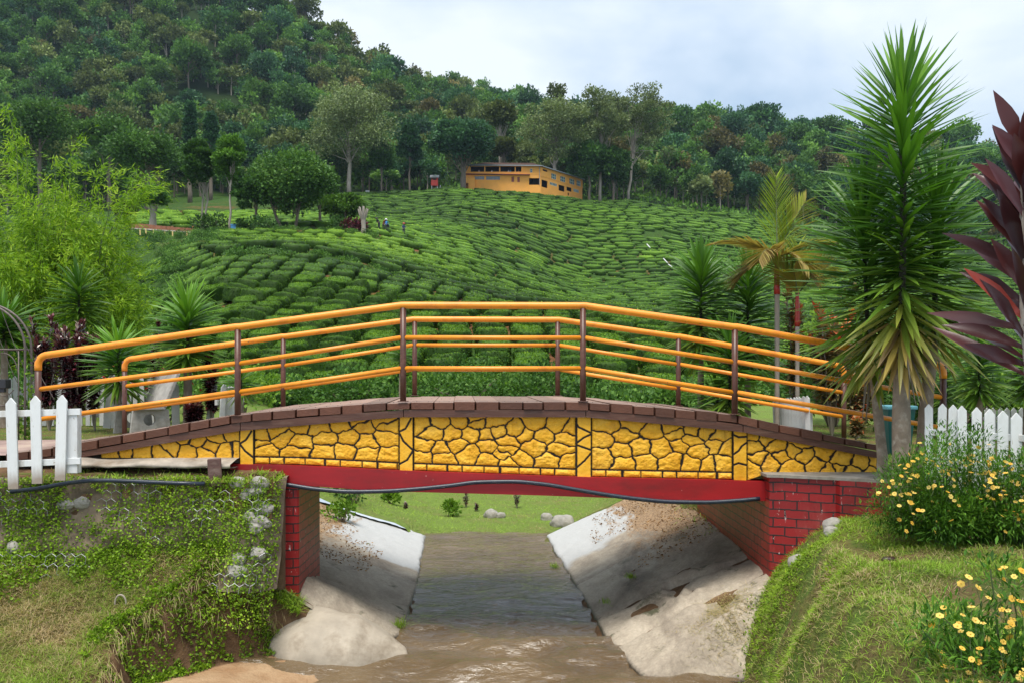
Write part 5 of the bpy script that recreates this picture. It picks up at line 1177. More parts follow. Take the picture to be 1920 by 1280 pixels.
# ---------------------------------------------------------------- yuccas
YUC = leafmat('yucca_leaf', [(0, (.28, .19, .10)), (.10, (.38, .26, .07)), (.2, (.24, .25, .04)), (.38, (.12, .21, .02)), (.6, (.055, .145, .014)), (.85, (.08, .20, .02)), (1, (.17, .34, .03))], .38, .25, .12, spec=.35)
DEAD = leafmat('dead_leaf', [(0, (.16, .12, .09)), (1, (.36, .31, .26))], .8, .1, .1, spec=.1)
def yucca(label, px_, Y_, zg, trunk_px, z0, z1, L, W, n, seed, lean=(0, 0), a_bot=115, a_top=8, tone=(.1, .95), tr=.07, parent=None, droop=.12, dead=0, name='yucca', trunkpath=None, nseg=4, bulge=1.0, bark=None):
    """crown stem from z0 to z1 above world origin; zg ground"""
    rng = np.random.default_rng(seed); x = X_(px_, Y_); r = thing(name, label, 'yucca', (x, Y_, zg)) if parent is None else parent
    P = trunkpath if trunkpath is not None else [(0, 0, -.1), (lean[0]*.5, lean[1]*.5, (z0-zg)*.5), (lean[0], lean[1], z0-zg), (lean[0]*1.15, lean[1]*1.1, z1-zg)]
    P = np.array(P, float); tt = np.linspace(0, len(P)-1, 36); Q = np.stack([pchip(np.arange(len(P)).astype(float), P[:, k], tt) for k in range(3)], 1)
    rad = np.where(Q[:, 2] < z0-zg, tr*(1.15-.25*Q[:, 2]/max(.01, z0-zg)), tr*.55)*(1+.05*np.sin(Q[:, 2]*55)); g = G(); k_ = Q[:, 2] < z0-zg+.05; g.tube(Q[k_], rad[k_], 12); g.build('trunk', bark or M['ybark'], r, smooth=True); g = G(); k_ = Q[:, 2] > z0-zg-.08; g.tube(Q[k_], rad[k_]*.75, 8); g.build('leaf_stem', M['darkstem'], r, smooth=True)
    s = np.sort(rng.random(n)); s = (np.arange(n)+rng.random(n))/n; phi = np.arange(n)*2.39996+rng.normal(0, .2, n)
    ang = np.radians(np.interp(s, [0, .12, .35, .7, .90, 1], [a_bot, a_bot*.80+8, 90, 74, 48, a_top])+rng.normal(0, 6, n))
    zq = (z0-zg)+(z1-z0)*s; cx = np.interp(zq, Q[:, 2], Q[:, 0]); cy_ = np.interp(zq, Q[:, 2], Q[:, 1])
    D = np.stack([np.sin(ang)*np.cos(phi), np.sin(ang)*np.sin(phi), np.cos(ang)], 1)
    LL_ = L*rng.uniform(.85, 1.1, n)*np.interp(s, [0, .15, .6, 1], [.66, .86, 1, .90])*bulge
    T = np.interp(s, [0, .10, .24, .5, 1], [tone[0], tone[0]+.08, .40, .62, tone[1]])+rng.normal(0, .05, n)
    V, f, t, m = blades(np.stack([cx, cy_, zq], 1)+D*tr*.3, D, LL_, W*rng.uniform(.85, 1.1, n), rng, nseg, droop*rng.uniform(.4, 1.6, n), .35, np.clip(T, .0, .99), wp=.42, base=.45, upv=(-.05, -.38, .9))
    g = G().add(V, f, t, m); g.build('crown', YUC, r)
    if dead:
        ph = rng.uniform(0, 6.28, dead); aa = np.radians(rng.uniform(150, 176, dead)); D = np.stack([np.sin(aa)*np.cos(ph), np.sin(aa)*np.sin(ph), np.cos(aa)], 1)
        z_ = (z0-zg)+rng.uniform(-.05, .35*min(1, z1-z0), dead); V, f, t, m = blades(np.stack([np.interp(z_, Q[:, 2], Q[:, 0]), np.interp(z_, Q[:, 2], Q[:, 1]), z_], 1)+D*tr*.6, D, L*rng.uniform(.5, .85, dead), W*.5, rng, 4, 0, .6, rng.random(dead))
        G().add(V, f, t, m).build('dead_leaf', DEAD, r)
    return r
M['darkstem'] = paint('dark_leafy_stem', (.035, .035, .015), .8, .5, 20, .5, 40)
M['ybark'] = paint('ringed_bark', (.26, .20, .145), .85, .35, 5, .8, 22, dirt=(.45, .40, .33), dsc=14, damt=.8, stretch=(1, 1, .8))
Yy = 8.45; zy = -1.35
yucca('giant green yucca with tall spiky crown over thick pale-spotted trunk, right of the bridge', 1690, Yy, zy, 0, Z_(650, Yy), Z_(180, Yy), .84, .030, 440, 1, lean=(.02, 0), a_bot=150, tone=(.08, .9), tr=.082, dead=16, droop=.05,
      trunkpath=[(-.01, 0, -.1), (0, 0, .6), (.0, 0, Z_(640, Yy)-zy), (.02, 0, Z_(400, Yy)-zy), (.0, 0, Z_(190, Yy)-zy)])
x0 = X_(1640, 8.9)
yucca('dark green yucca with slim ringed trunk leaning left of the giant one', 1664, 8.9, zy, 0, Z_(680, 8.9), Z_(400, 8.9), .84, .032, 300, 2, a_bot=135, tone=(.25, .8), tr=.052, dead=3, droop=.10,
      trunkpath=[(0, 0, -.1), (-.04, 0, .35), (-.13, 0, Z_(720, 8.9)-zy), (-.17, .05, Z_(650, 8.9)-zy), (-.22, .1, Z_(400, 8.9)-zy)])
yucca('yucca with smooth grey trunk curving right behind the giant one', 1722, 8.8, zy, 0, Z_(640, 8.8), Z_(370, 8.8), .84, .032, 300, 3, a_bot=130, tone=(.2, .8), tr=.066, dead=3, droop=.10,
      trunkpath=[(-.02, 0, -.1), (.03, 0, .4), (.13, 0, Z_(665, 8.8)-zy), (.22, .1, Z_(560, 8.8)-zy), (.30, .25, Z_(370, 8.8)-zy)])
def yb(label, px_, Y_, zg, pybot, pytop, Lpx, n, seed, **kw):
    z0, z1 = Z_(pybot, Y_), Z_(pytop, Y_); L = Lpx/F*Y_; return yucca(label, px_, Y_, zg, 0, z0, z1, L, kw.pop('W', L*.045), int(n*1.6), seed, **kw)
yb('full dark yucca behind the right railing, left of a matching pair', 1314, 13.5, -.95, 660, 510, 88, 190, 11, tone=(.3, .85), a_bot=125, tr=.05)
yb('darker full yucca behind the right railing, right of a matching pair', 1402, 13.8, -.95, 690, 520, 92, 170, 12, tone=(.35, .7), a_bot=125, tr=.05)
yb('low bushy yucca below the pair, touching the bridge deck', 1368, 12.9, -.95, 770, 640, 75, 130, 13, tone=(.35, .85), a_bot=125, tr=.05)
yb('drooping low yucca beside the deck right of the low bushy one', 1345, 13.2, -.95, 790, 735, 60, 70, 14, tone=(.1, .7), a_bot=140, tr=.04)
yb('dark yucca behind the right white fence with upright fan crown', 1836, 11.5, -1.0, 745, 655, 70, 130, 15, tone=(.4, .6), a_bot=120, tr=.045)
yb('dark yucca half hidden by the purple plant at the right edge', 1925, 12, -1.0, 740, 670, 70, 110, 16, tone=(.4, .55), a_bot=120, tr=.045)
yb('small dark yucca behind the end of the right railing', 1775, 12.5, -1.0, 760, 690, 55, 80, 17, tone=(.35, .5), a_bot=120, tr=.04)
yb('broad yucca with pale lower stem behind the left railing', 352, 14.5, -.95, 680, 585, 85, 150, 18, tone=(.4, .98), a_bot=120, tr=.07)
yb('light green yucca standing behind the concrete bench', 222, 13.6, -.95, 725, 650, 78, 120, 19, tone=(.4, .98), a_bot=130, tr=.05)
yb('dark yucca deep in the shade under the bamboo', 148, 18, -.9, 600, 535, 70, 90, 20, tone=(.45, .6), a_bot=110, tr=.05)
yb('yucca with long pale leaves behind the metal arch', 8, 15, -.95, 640, 600, 85, 110, 21, tone=(.5, .9), a_bot=115, tr=.06)
yb('small yucca down the slope behind the middle left post', 752, 27, -2.3, 680, 655, 34, 80, 22, tone=(.35, .8), a_bot=110, tr=.07)
yb('small dark yucca beside the white slatted fence end', 452, 13.2, -.95, 735, 705, 48, 60, 23, tone=(.3, .6), a_bot=140, tr=.04)
# ---------------------------------------------------------------- red and purple cordylines
CORD = leafmat('cordyline_leaf', [(0, (.022, .008, .010)), (.35, (.050, .014, .016)), (.6, (.085, .020, .018)), (.80, (.14, .06, .08)), (.9, (.32, .04, .015)), (1, (.28, .26, .10))], .3, .22, .08, spec=.5)
cd = thing('cordyline', 'tall cordyline with broad glossy dark red and purple leaves at the right edge', 'plant', (X_(1921, 5.3), 5.3, -1.5))
rng = np.random.default_rng(8); g = G(); P = [(.32, 0, 0), (.16, 0, .8), (.02, 0, 1.5), (-.01, 0, 2.1), (.0, 0, 2.9)]; P = np.array(P); tt = np.linspace(0, 4, 40); Q = np.stack([pchip(np.arange(5.), P[:, k], tt) for k in range(3)], 1)
g.tube(Q, .022*(1+.1*np.sin(Q[:, 2]*90)), 10); g.build('stem', M['palebark'], cd, smooth=True)
n = 66; s = (np.arange(n)+rng.random(n))/n; zq = np.interp(s, [0, 1], [1.45, 2.88]); phi = np.arange(n)*2.39996; ang = np.radians(np.interp(s, [0, .3, .8, 1], [66, 50, 36, 10])+rng.normal(0, 9, n))
D = np.stack([np.sin(ang)*np.cos(phi), np.sin(ang)*np.sin(phi), np.cos(ang)], 1); V, f, t, m = blades(np.stack([0*zq, 0*zq, zq], 1), D, np.interp(s, [0, .5, 1], [.58, .56, .44])*rng.uniform(.75, 1.15, n), .056, rng, 6, .14*rng.uniform(-.2, 1.4, n), .35, np.clip(rng.beta(2, 2.6, n)+.05, 0, .99), wp=.5, base=.22, upv=(-.1, -.9, .45))
G().add(V, f, t, m).build('crown', CORD, cd, smooth=True)
def croton(label, px_, Y_, ptop, hw, mat, seed, nst=9, leaf=.15, zg=-.95, name='cordyline_shrub', nleaf=120):
    rng = np.random.default_rng(seed); x = X_(px_, Y_); H = Z_(ptop, Y_)-zg; r = thing(name, label, 'shrub', (x, Y_, zg)); g = G(); g2 = G(); R_ = hw/F*Y_
    for i in range(nst):
        a = rng.uniform(0, 6.28); q = R_*rng.uniform(.1, .85); hh = H*rng.uniform(.68, 1.0) if i else H*.98; b = (q*math.cos(a)*.012, q*math.sin(a)*.012, 0); e = (q*math.cos(a), q*math.sin(a), hh-leaf)
        Pq = ipath(b, e, .03, 8, rng, .015); g.tube(Pq, np.linspace(.014, .007, 8), 5)
        k = nleaf; s = rng.uniform(.30, 1.0, k); tq = s*7; pos = np.stack([np.interp(tq, range(8), Pq[:, c]) for c in range(3)], 1); ph = rng.uniform(0, 6.28, k); an = np.radians(np.interp(s, [.3, .8, 1], [98, 75, 20])+rng.normal(0, 10, k))
        D = np.stack([np.sin(an)*np.cos(ph), np.sin(an)*np.sin(ph), np.cos(an)], 1); T = np.clip(rng.beta(1.6, 3, k)+.35*(s > .93), 0, .99)
        V, f, t, m = blades(pos, D, leaf*rng.uniform(.7, 1.2, k), leaf*.17, rng, 2, .15, .3, T, wp=.5, base=.3); g2.add(V, f, t, m)
    g.build('stem', M['palebark'], r, smooth=True); g2.build('foliage', LM[mat] if isinstance(mat, str) else mat, r); return r
croton('dark purple glossy shrub nearest the metal arch', 92, 14.2, 578, 38, 'croton', 1, 12)
croton('big dark purple glossy shrub behind the left railing end', 140, 13.8, 584, 52, 'croton', 2, 20)
croton('slim dark purple shrub right of the big purple one', 178, 14.3, 610, 16, 'croton', 3, 5)
croton('thin dark purple plant rising left of the broad yucca', 291, 14.8, 580, 13, 'croton', 4, 3)
croton('dark purple plant right of the broad yucca, low behind the rails', 398, 14.6, 640, 22, 'croton', 5, 6)
croton('sparse dark purple stems around the foot of the broad yucca', 368, 14.0, 735, 26, 'croton', 6, 9)
LM['rusty'] = leafmat('orange_red_leaf', [(0, (.10, .10, .05)), (.3, (.22, .19, .09)), (.55, (.36, .28, .12)), (.72, (.55, .13, .05)), (.88, (.62, .08, .03)), (1, (.75, .25, .06))], .42, .25, .1)
croton('orange and cream cordyline thicket behind the areca palms', 1560, 13.0, 560, 62, 'rusty', 7, 20, .16)
croton('bright orange-tipped cordyline between the two palm stems', 1490, 13.4, 510, 16, 'rusty', 8, 5, .17)
croton('low reddish cordyline beside the end of the far railing', 1610, 12.7, 690, 46, 'rusty', 9, 12, .14)
croton('red-leaved low plant at the foot of the far railing end', 1605, 12.3, 770, 14, 'rusty', 10, 4, .12)
# ---------------------------------------------------------------- areca palms
PALM = leafmat('palm_leaf', [(0, (.30, .20, .08)), (.3, (.36, .30, .08)), (.5, (.32, .36, .06)), (.75, (.32, .42, .05)), (1, (.30, .42, .05))], .5, .35, .05)
M['redshaft'] = paint('red_crownshaft', (.40, .03, .02), .4, .3, 4, .05, 20, dirt=(.30, .16, .04), dsc=3, damt=.8)
def frond(g, st, P0, D0, L, rng, tone, npair=34, ll=.46, bend=.5, w=.017):
    n = 14; P = [np.array(P0, float)]; D = np.array(D0, float); D /= np.linalg.norm(D)
    for i in range(n): D = D+np.array([0, 0, -bend/n]); D /= np.linalg.norm(D); P.append(P[-1]+D*L/n)
    P = np.array(P); st.tube(P, np.linspace(.013, .003, n+1), 6, T=tone); s = np.linspace(.12, 1, npair); pos = np.stack([np.interp(s*n, range(n+1), P[:, c]) for c in range(3)], 1)
    T = np.gradient(P, axis=0); T /= np.linalg.norm(T, axis=1)[:, None]; tan = np.stack([np.interp(s*n, range(n+1), T[:, c]) for c in range(3)], 1)
    up = abs(D0[2]) > .75*np.linalg.norm(D0); S = np.cross(tan, [.1, 1.0, 0] if up else [0, 0, 1.0])+1e-4; S /= np.linalg.norm(S, axis=1)[:, None]
    for sg in (-1, 1):
        Dl = tan*np.interp(s, [0, 1], [.9, 1.5])[:, None]+S*sg*.75+rng.normal(0, .05, (npair, 3)); V, f, t, m = blades(pos, Dl, ll*np.sin(np.clip(s*2.0+.9, 0, 2.8))*1.1+.08, w, rng, 3, .10, .3, np.clip(tone+rng.normal(0, .08, npair), 0, .99), wp=.3); g.add(V, f, t, m)
def palm(label, px_, Y_, zg, pshaft, psheath, seed, fr, r=.035, lean=0):
    rng = np.random.default_rng(seed); x = X_(px_, Y_); o = thing('areca_palm', label, 'palm', (x, Y_, zg)); za, zc = Z_(pshaft, Y_)-zg, Z_(psheath, Y_)-zg
    g = G(); z = np.linspace(-.1, za, 40); g.tube(np.stack([lean*z/za, 0*z, z], 1), r*(1.05+.06*np.sin(z*40)), 10); g.build('trunk', M['palebark'], o, smooth=True)
    g = G(); z = np.linspace(za, zc, 8); g.tube(np.stack([lean+0*z, 0*z, z], 1), np.interp(z, [za, (za+zc)/2, zc], [r*1.35, r*1.2, r*.6]), 10); g.build('crownshaft', M['redshaft'], o, smooth=True)
    g = G(); st = G()
    for (dx, dy, dz, L, tone, bend) in fr: frond(g, st, (lean, 0, zc-.12), (dx, dy, dz), L, rng, tone, bend=bend)
    g.build('frond', PALM, o); st.build('leaf_stalk', M['stem'], o); return o
palm('tall areca palm with red crownshaft and upright yellow-green frond', 1457, 12.9, -.95, 552, 470, 1, [(.02, .1, 1, 1.25, .8, .12), (.35, .1, .9, 1.0, .45, .5), (-.8, -.2, .55, 1.0, .15, .75), (.75, .1, .6, .8, .25, .8), (-.3, -.4, .4, .8, .12, 1.6), (.25, -.5, .3, .7, .2, 1.6), (-.6, .3, .1, .7, .1, 1.2), (.6, -.3, .1, .6, .15, 1.4)], lean=.0)
palm('shorter areca palm with red crownshaft right of the tall one', 1495, 12.8, -.95, 612, 540, 2, [(.05, .1, 1, .75, .6, .2), (-.5, .0, .9, .7, .5, .5), (.5, .1, .8, .7, .35, .8), (-.2, -.4, .8, .5, .4, .9)], r=.030)
# ---------------------------------------------------------------- bamboo
bam = thing('bamboo_clump', 'large feathery bright green bamboo clump on the left', 'bamboo', (X_(85, 20), 20, -.9)); rng = np.random.default_rng(77); g = G(); g2 = G()
BAM = leafmat('bamboo_leaf', [(0, (.08, .17, .012)), (.35, (.18, .33, .020)), (.7, (.30, .47, .030)), (1, (.44, .57, .06))], .5, .35, .05)
tgt = []
for i in range(150):
    a = rng.uniform(0, 6.28); rr_ = 2.3*math.sqrt(rng.random()); x_, y_ = rr_*math.cos(a), rr_*math.sin(a)*.8; zmx = 5.35*(1-(max(0, rr_-.3)/3.3)**2)
    tgt.append((x_, y_, zmx*rng.uniform(.35, 1.0)+.3))
tgt += [(2.2+rng.normal(0, .12), rng.normal(0, .4), 5.35+rng.normal(0, .25)) for _ in range(6)]+[(1.4, -.3, 5.6), (.2, 0, 6.0), (-.6, .2, 6.6), (-.9, 0, 7.2), (-.75, .3, 6.9), (.6, .2, 6.3)]
tgt += [(rng.uniform(-2.8, -1), rng.uniform(-1, 1), rng.uniform(1, 5)) for _ in range(40)]+[(rng.uniform(-1.5, 1.6), rng.uniform(-1.6, -1), rng.uniform(.6, 2.6)) for _ in range(30)]
for i, e in enumerate(tgt):
    b = (e[0]*.12+rng.normal(0, .2), e[1]*.12+rng.normal(0, .2), -.1); Pq = ipath(b, e, .10, 9, rng, .01); g.tube(Pq, np.linspace(.022, .004, 9), 5, cap=False)
    k = 44; s = rng.uniform(.32, 1.0, k)*8; pos = np.stack([np.interp(s, range(9), Pq[:, c]) for c in range(3)], 1)
    out = np.array([e[0], e[1], 0])/(math.hypot(e[0], e[1])+.2)
    for j in range(k):
        D = out*.5+rng.normal(0, .55, 3)+np.array([0, 0, -.05]); tip = pos[j]+D*rng.uniform(.25, .6); nn = 14
        q = rng.random(nn)[:, None]; Pp = pos[j]+(tip-pos[j])*q+rng.normal(0, .05, (nn, 3)); V, f, t, m = leaves(Pp, D+rng.normal(0, .5, (nn, 3))+np.array([0, 0, -.25]), rng.uniform(.11, .19, nn), .0125, rng, np.clip(rng.uniform(.15, .85)+rng.normal(0, .12, nn), 0, .99)); g2.add(V, f, t, m)
g.build('culm', M['stem'], bam); g2.build('foliage', BAM, bam)
# ---------------------------------------------------------------- fences
def picketmat():
    m, nt, N, L, out = newmat('white_picket_paint'); tc = N.new('ShaderNodeTexCoord'); sx = N.new('ShaderNodeSeparateXYZ'); L.new(tc.outputs['Object'], sx.inputs[0])
    oi = N.new('ShaderNodeObjectInfo'); n1 = noise(N, L, 9, 5, .7, tc=tc, stretch=(1, 1, .25)); n2 = noise(N, L, 40, 4, .7, tc=tc, stretch=(1, 1, .12))
    c = mixc(N, L, mathn(N, L, 'MULTIPLY', maprange(N, L, n1.outputs[0], .5, .75), .6), (.72, .73, .72), (.44, .42, .36))
    c = mixc(N, L, maprange(N, L, n2.outputs[0], .66, .72), c, (.34, .29, .23))
    zz = mathn(N, L, 'ADD', sx.outputs['Z'], mathn(N, L, 'MULTIPLY', n1.outputs[0], -.22)); c = mixc(N, L, maprange(N, L, zz, .09, -.06, 0, .85), c, (.26, .19, .13))
    p = N.new('ShaderNodeBsdfPrincipled'); L.new(c, p.inputs['Base Color']); p.inputs['Roughness'].default_value = .55; bp = N.new('ShaderNodeBump'); bp.inputs['Strength'].default_value = .5; bp.inputs['Distance'].default_value = .004; L.new(n2.outputs[0], bp.inputs['Height']); L.new(bp.outputs[0], p.inputs['Normal']); L.new(p.outputs[0], out.inputs[0]); return m
M['picket'] = picketmat()
rnd = random.Random(5)
def picket(parent, c, w_, h, d=.022, rz=0, rx=0, ry=0, mat=None, rng=None):
    hw_ = w_/2; t = .45*w_*1.3; pts = [(-hw_, 0), (hw_, 0), (hw_, h-t), (0.12*w_, h-.01), (-0.12*w_, h-.01), (-hw_, h-t)]; pts = [(-hw_, 0), (hw_, 0), (hw_, h-t), (.04*w_, h), (-.04*w_, h), (-hw_, h-t)]
    V, Fc = poly_prism(pts, -d/2, d/2); o = pymesh('picket', V, Fc, mat or M['picket'], parent, bevel=.003); o.location = c; o.rotation_euler = (rx+rnd.gauss(0, .012), ry+rnd.gauss(0, .010), rz); return o
def board(parent, a, b, h, d, mat, name='rail'):
    a, b = np.array(a), np.array(b); L = np.linalg.norm(b-a); g = G(); g.box((0, 0, 0), (L, d, h), bev=.003); o = g.build(name, mat, parent); o.location = tuple((a+b)/2); dd = (b-a)/L; o.rotation_euler = (0, -math.asin(dd[2]), math.atan2(dd[1], dd[0])); return o
fa = thing('picket_fence', 'white picket fence with square end post before the left end of the bridge', 'fence', (0, 0, 0)); YfA = 8.75
for p, q0, q1, w_ in ((-162, 757, 934, 20), (-115, 754, 929, 20), (-68, 751, 924, 20), (-22, 748, 919, 20), (25.5, 745, 916, 19), (70, 741, 906, 19), (113, 740, 900, 19)):
    picket(fa, (X_(p, YfA), YfA, Z_(q1, YfA)), w_/F*YfA, (q1-q0)/F*YfA, rz=.04, ry=rng.normal(0, .012))
board(fa, (X_(-200, YfA), YfA+.035, Z_(781, YfA)), (X_(147, YfA), YfA+.05, Z_(771.5, YfA)), .065, .035, M['white']); board(fa, (X_(-200, YfA), YfA+.035, Z_(879, YfA)), (X_(147, YfA), YfA+.05, Z_(864, YfA)), .065, .035, M['white'])
g = G(); g.box((X_(138.5, YfA+.09), YfA+.09, Z_(827, YfA)), (.115, .09, .66), bev=.004); g.build('post', M['white'], fa)
fb = thing('picket_fence', 'white picket fence standing behind the yellow flower bush at the right', 'fence', (0, 0, 0))
for i, (p, q) in enumerate(((1743, 757), (1763, 756), (1783, 758), (1806, 760), (1832, 763), (1856, 766), (1880, 769), (1906, 773), (1934, 777), (1962, 781), (1992, 785), (2024, 789))):
    Yq = 8.3-.075*i; picket(fb, (X_(p, Yq), Yq, -1.28), (14+i*.7)/F*Yq, Z_(q, Yq)+1.28, rz=-.25, ry=rng.normal(0, .01))
for q in (812, 865): board(fb, (X_(1736, 8.32), 8.34, Z_(q-3, 8.32)), (X_(2045, 7.37), 7.40, Z_(q+17, 7.4)), .06, .035, M['white'])
fc = thing('picket_fence', 'weathered white fence running behind the purple shrubs and bench on the left', 'fence', (0, 0, 0))
for i in range(22):
    p = 20+i*13+rng.normal(0, 1); picket(fc, (X_(p, 15.3), 15.3, -.93), .075, .88+rng.normal(0, .02), ry=rng.normal(0, .05), mat=M['oldwhite'])
for z_ in (-.35, -.75): board(fc, (X_(10, 15.33), 15.36, z_), (X_(300, 15.33), 15.36, z_), .07, .03, M['oldwhite'])
for a, ry_, h in ((200, .12, .95), (215, .05, .85), (300, .1, .75), (330, -.05, .8), (392, .10, .82)): picket(fc, (X_(a, 14.6), 14.6, -.93), .13, h, ry=ry_, mat=M['oldwhite'])
fd = thing('picket_fence', 'white fence seen nearly edge-on with close slats behind the left bridge post', 'fence', (0, 0, 0))
for i in range(11): picket(fd, (X_(414+i*3.6, 13.0+i*.16), 13.0+i*.16, -1.0), .085, .84-.01*i, rz=.95, ry=.06, mat=M['oldwhite'])
board(fd, (X_(405, 12.9), 12.9, Z_(754, 12.9)), (X_(450, 14.8), 14.8, Z_(752, 14.8)), .08, .04, M['oldwhite'])
fe = thing('picket_fence', 'white close-slatted fence at the foot of the areca palms', 'fence', (0, 0, 0))
for i in range(13): picket(fe, (X_(1456+i*5.0, 13.3-i*.12), 13.3-i*.12, -1.0), .075, .60+.008*i, rz=-.9, ry=-.04, mat=M['oldwhite'])
g = G(); g.box((X_(1520, 11.9), 11.95, -.78), (.07, .07, .55), bev=.004); g.build('post', M['oldwhite'], fe)
ff = thing('picket_fence', 'distant grey-white fence seen over the right white pickets', 'fence', (0, 0, 0))
for i in range(7): picket(ff, (X_(1850+i*13, 12.6), 12.6, -1.0), .08, .50, mat=M['oldwhite'])
board(ff, (X_(1840, 12.6), 12.64, -.66), (X_(1950, 12.6), 12.64, -.66), .04, .02, M['oldwhite'])
# bench
bn = thing('concrete_bench', 'grey weathered concrete bench with leaning back and a round hole in its side', 'bench', (X_(262, 13.3), 13.3, -.95), R(-50)); g = G()
g.box((0.0, 0, .43), (1.0, .44, .06), bev=.012); g.build('seat', M['benchm'] if 'benchm' in M else M.setdefault('benchm', paint('weathered_concrete', (.36, .34, .31), .9, .3, 6, .4, 25, dirt=(.16, .14, .11), dsc=4, damt=.7)), bn)
g = G(); g.box((.0, .33, .70), (.98, .06, .56), rx=R(-22), bev=.012); g.build('backrest', M['benchm'], bn)
def sidepanel(x):
    th = .07; out = [(-.26, 0), (-.15, 0), (-.13, .09), (.13, .09), (.15, 0), (.34, 0), (.30, .40), (-.22, .40)]; n = 20
    hole = [(.02+.09*math.cos(a), .25+.09*math.sin(a)) for a in np.linspace(0, 2*math.pi, n, endpoint=False)]
    import bmesh
    bm = bmesh.new(); vo = [bm.verts.new((0, a, b)) for a, b in out]; vh = [bm.verts.new((0, a, b)) for a, b in hole]
    eo = [bm.edges.new((vo[i], vo[(i+1) % len(vo)])) for i in range(len(vo))]; eh = [bm.edges.new((vh[i], vh[(i+1) % n])) for i in range(n)]
    bmesh.ops.triangle_fill(bm, edges=eo+eh, use_beauty=True); r = bmesh.ops.extrude_face_region(bm, geom=bm.faces[:]); bmesh.ops.translate(bm, vec=(th, 0, 0), verts=[v for v in r['geom'] if isinstance(v, bmesh.types.BMVert)])
    bmesh.ops.recalc_face_normals(bm, faces=bm.faces[:]); me = bpy.data.meshes.new('side_panel'); bm.to_mesh(me); bm.free(); me.materials.append(M['benchm']); o = bpy.data.objects.new('side_panel', me); C.objects.link(o); o.parent = bn; o.location = (x, 0, 0); return o
sidepanel(.36); sidepanel(-.50)
# metal garden arch
ar = thing('garden_arch', 'rusty round-topped metal garden arch with wire scrolls at the left edge', 'arch', (X_(-45, 12), 12, -.95)); za = Z_(655, 12)+.95; ra = .69
for dy in (0, .16):
    g = G(); th = np.linspace(0, math.pi, 24); P = [(ra, dy, 0), (ra, dy, za*.5)]+[(ra*math.cos(a), dy, za+ra*.95*math.sin(a)) for a in th]+[(-ra, dy, za*.5), (-ra, dy, 0)]; g.tube(P, .016, 8)
    g.tube([(ra-.09, dy, 0), (ra-.09, dy, za)], .009, 6); g.tube([(-ra, dy, za), (ra, dy, za)], .014, 6); g.build('frame', M['metal'], ar, smooth=True)
g = G()
for z_ in (.5, .72, 1.0): g.tube([(ra, 0, z_), (ra, .16, z_)], .007, 6)
for z_ in (.42, .50): g.tube([(-ra, 0, z_), (ra, 0, z_)], .010, 6)
for a in np.linspace(.25, 2.9, 9): g.tube([(ra*math.cos(a), 0, za+ra*.95*math.sin(a)), (ra*math.cos(a), .16, za+ra*.95*math.sin(a))], .006, 5)
for k in range(7): x_ = -ra+.2*k; g.tube(ipath((x_, .08, za+ra*.9*math.sqrt(max(0, 1-(x_/ra)**2))), (x_+.55, .08, za*.45), -.05, 8, rng, .002), .0045, 5)
g.tube([(ra-.3+.2*math.cos(a), 0, za-.35+.3*math.sin(a)) for a in np.linspace(0, 5.5, 24)], .007, 6); g.build('wire_scroll', M['metal'], ar, smooth=True)
V, f, t, m = leaves(np.stack([ra+rng.normal(0, .06, 260), rng.normal(.08, .06, 260), rng.uniform(0, za, 260)*rng.uniform(.3, 1, 260)], 1), rng.normal(0, 1, (260, 3)), .07, .022, rng); G().add(V, f, t, m).build('vine', LM['bright'], ar)
g = G(); g.box((0, 0, .06), (.16, .14, .13), bev=.01); g.box((0, -.02, -.03), (.10, .06, .06), bev=.01); tag(g.build('lantern', paint('black_plastic', (.02, .02, .022), .4, .1, 3, 0), loc=(X_(5, 11.85), 11.85, Z_(727, 11.85))), 'small black box lamp hanging on the metal arch', 'lamp')
# teal bin
bn2 = thing('wheelie_bin', 'dark teal rubbish bin with pale blue lid behind the yucca trunks', 'bin', (X_(1680, 10.6), 10.6, -1.0)); bn2.scale = (.62, .62, .95); tq = paint('teal_plastic', (.005, .10, .09), .4, .15, 3, .05)
V, Fc = bevbox(.24, .24, .30, .03); V = V.copy(); V[:, :2] *= (1+.16*V[:, 2:]/.3); V[:, 2] += .30; G().add(V, Fc).build('body', tq, bn2); G().box((0, 0, .615), (.60, .60, .05), bev=.015).build('lid', paint('pale_teal_plastic', (.12, .36, .42), .4, .1, 3, 0), bn2)
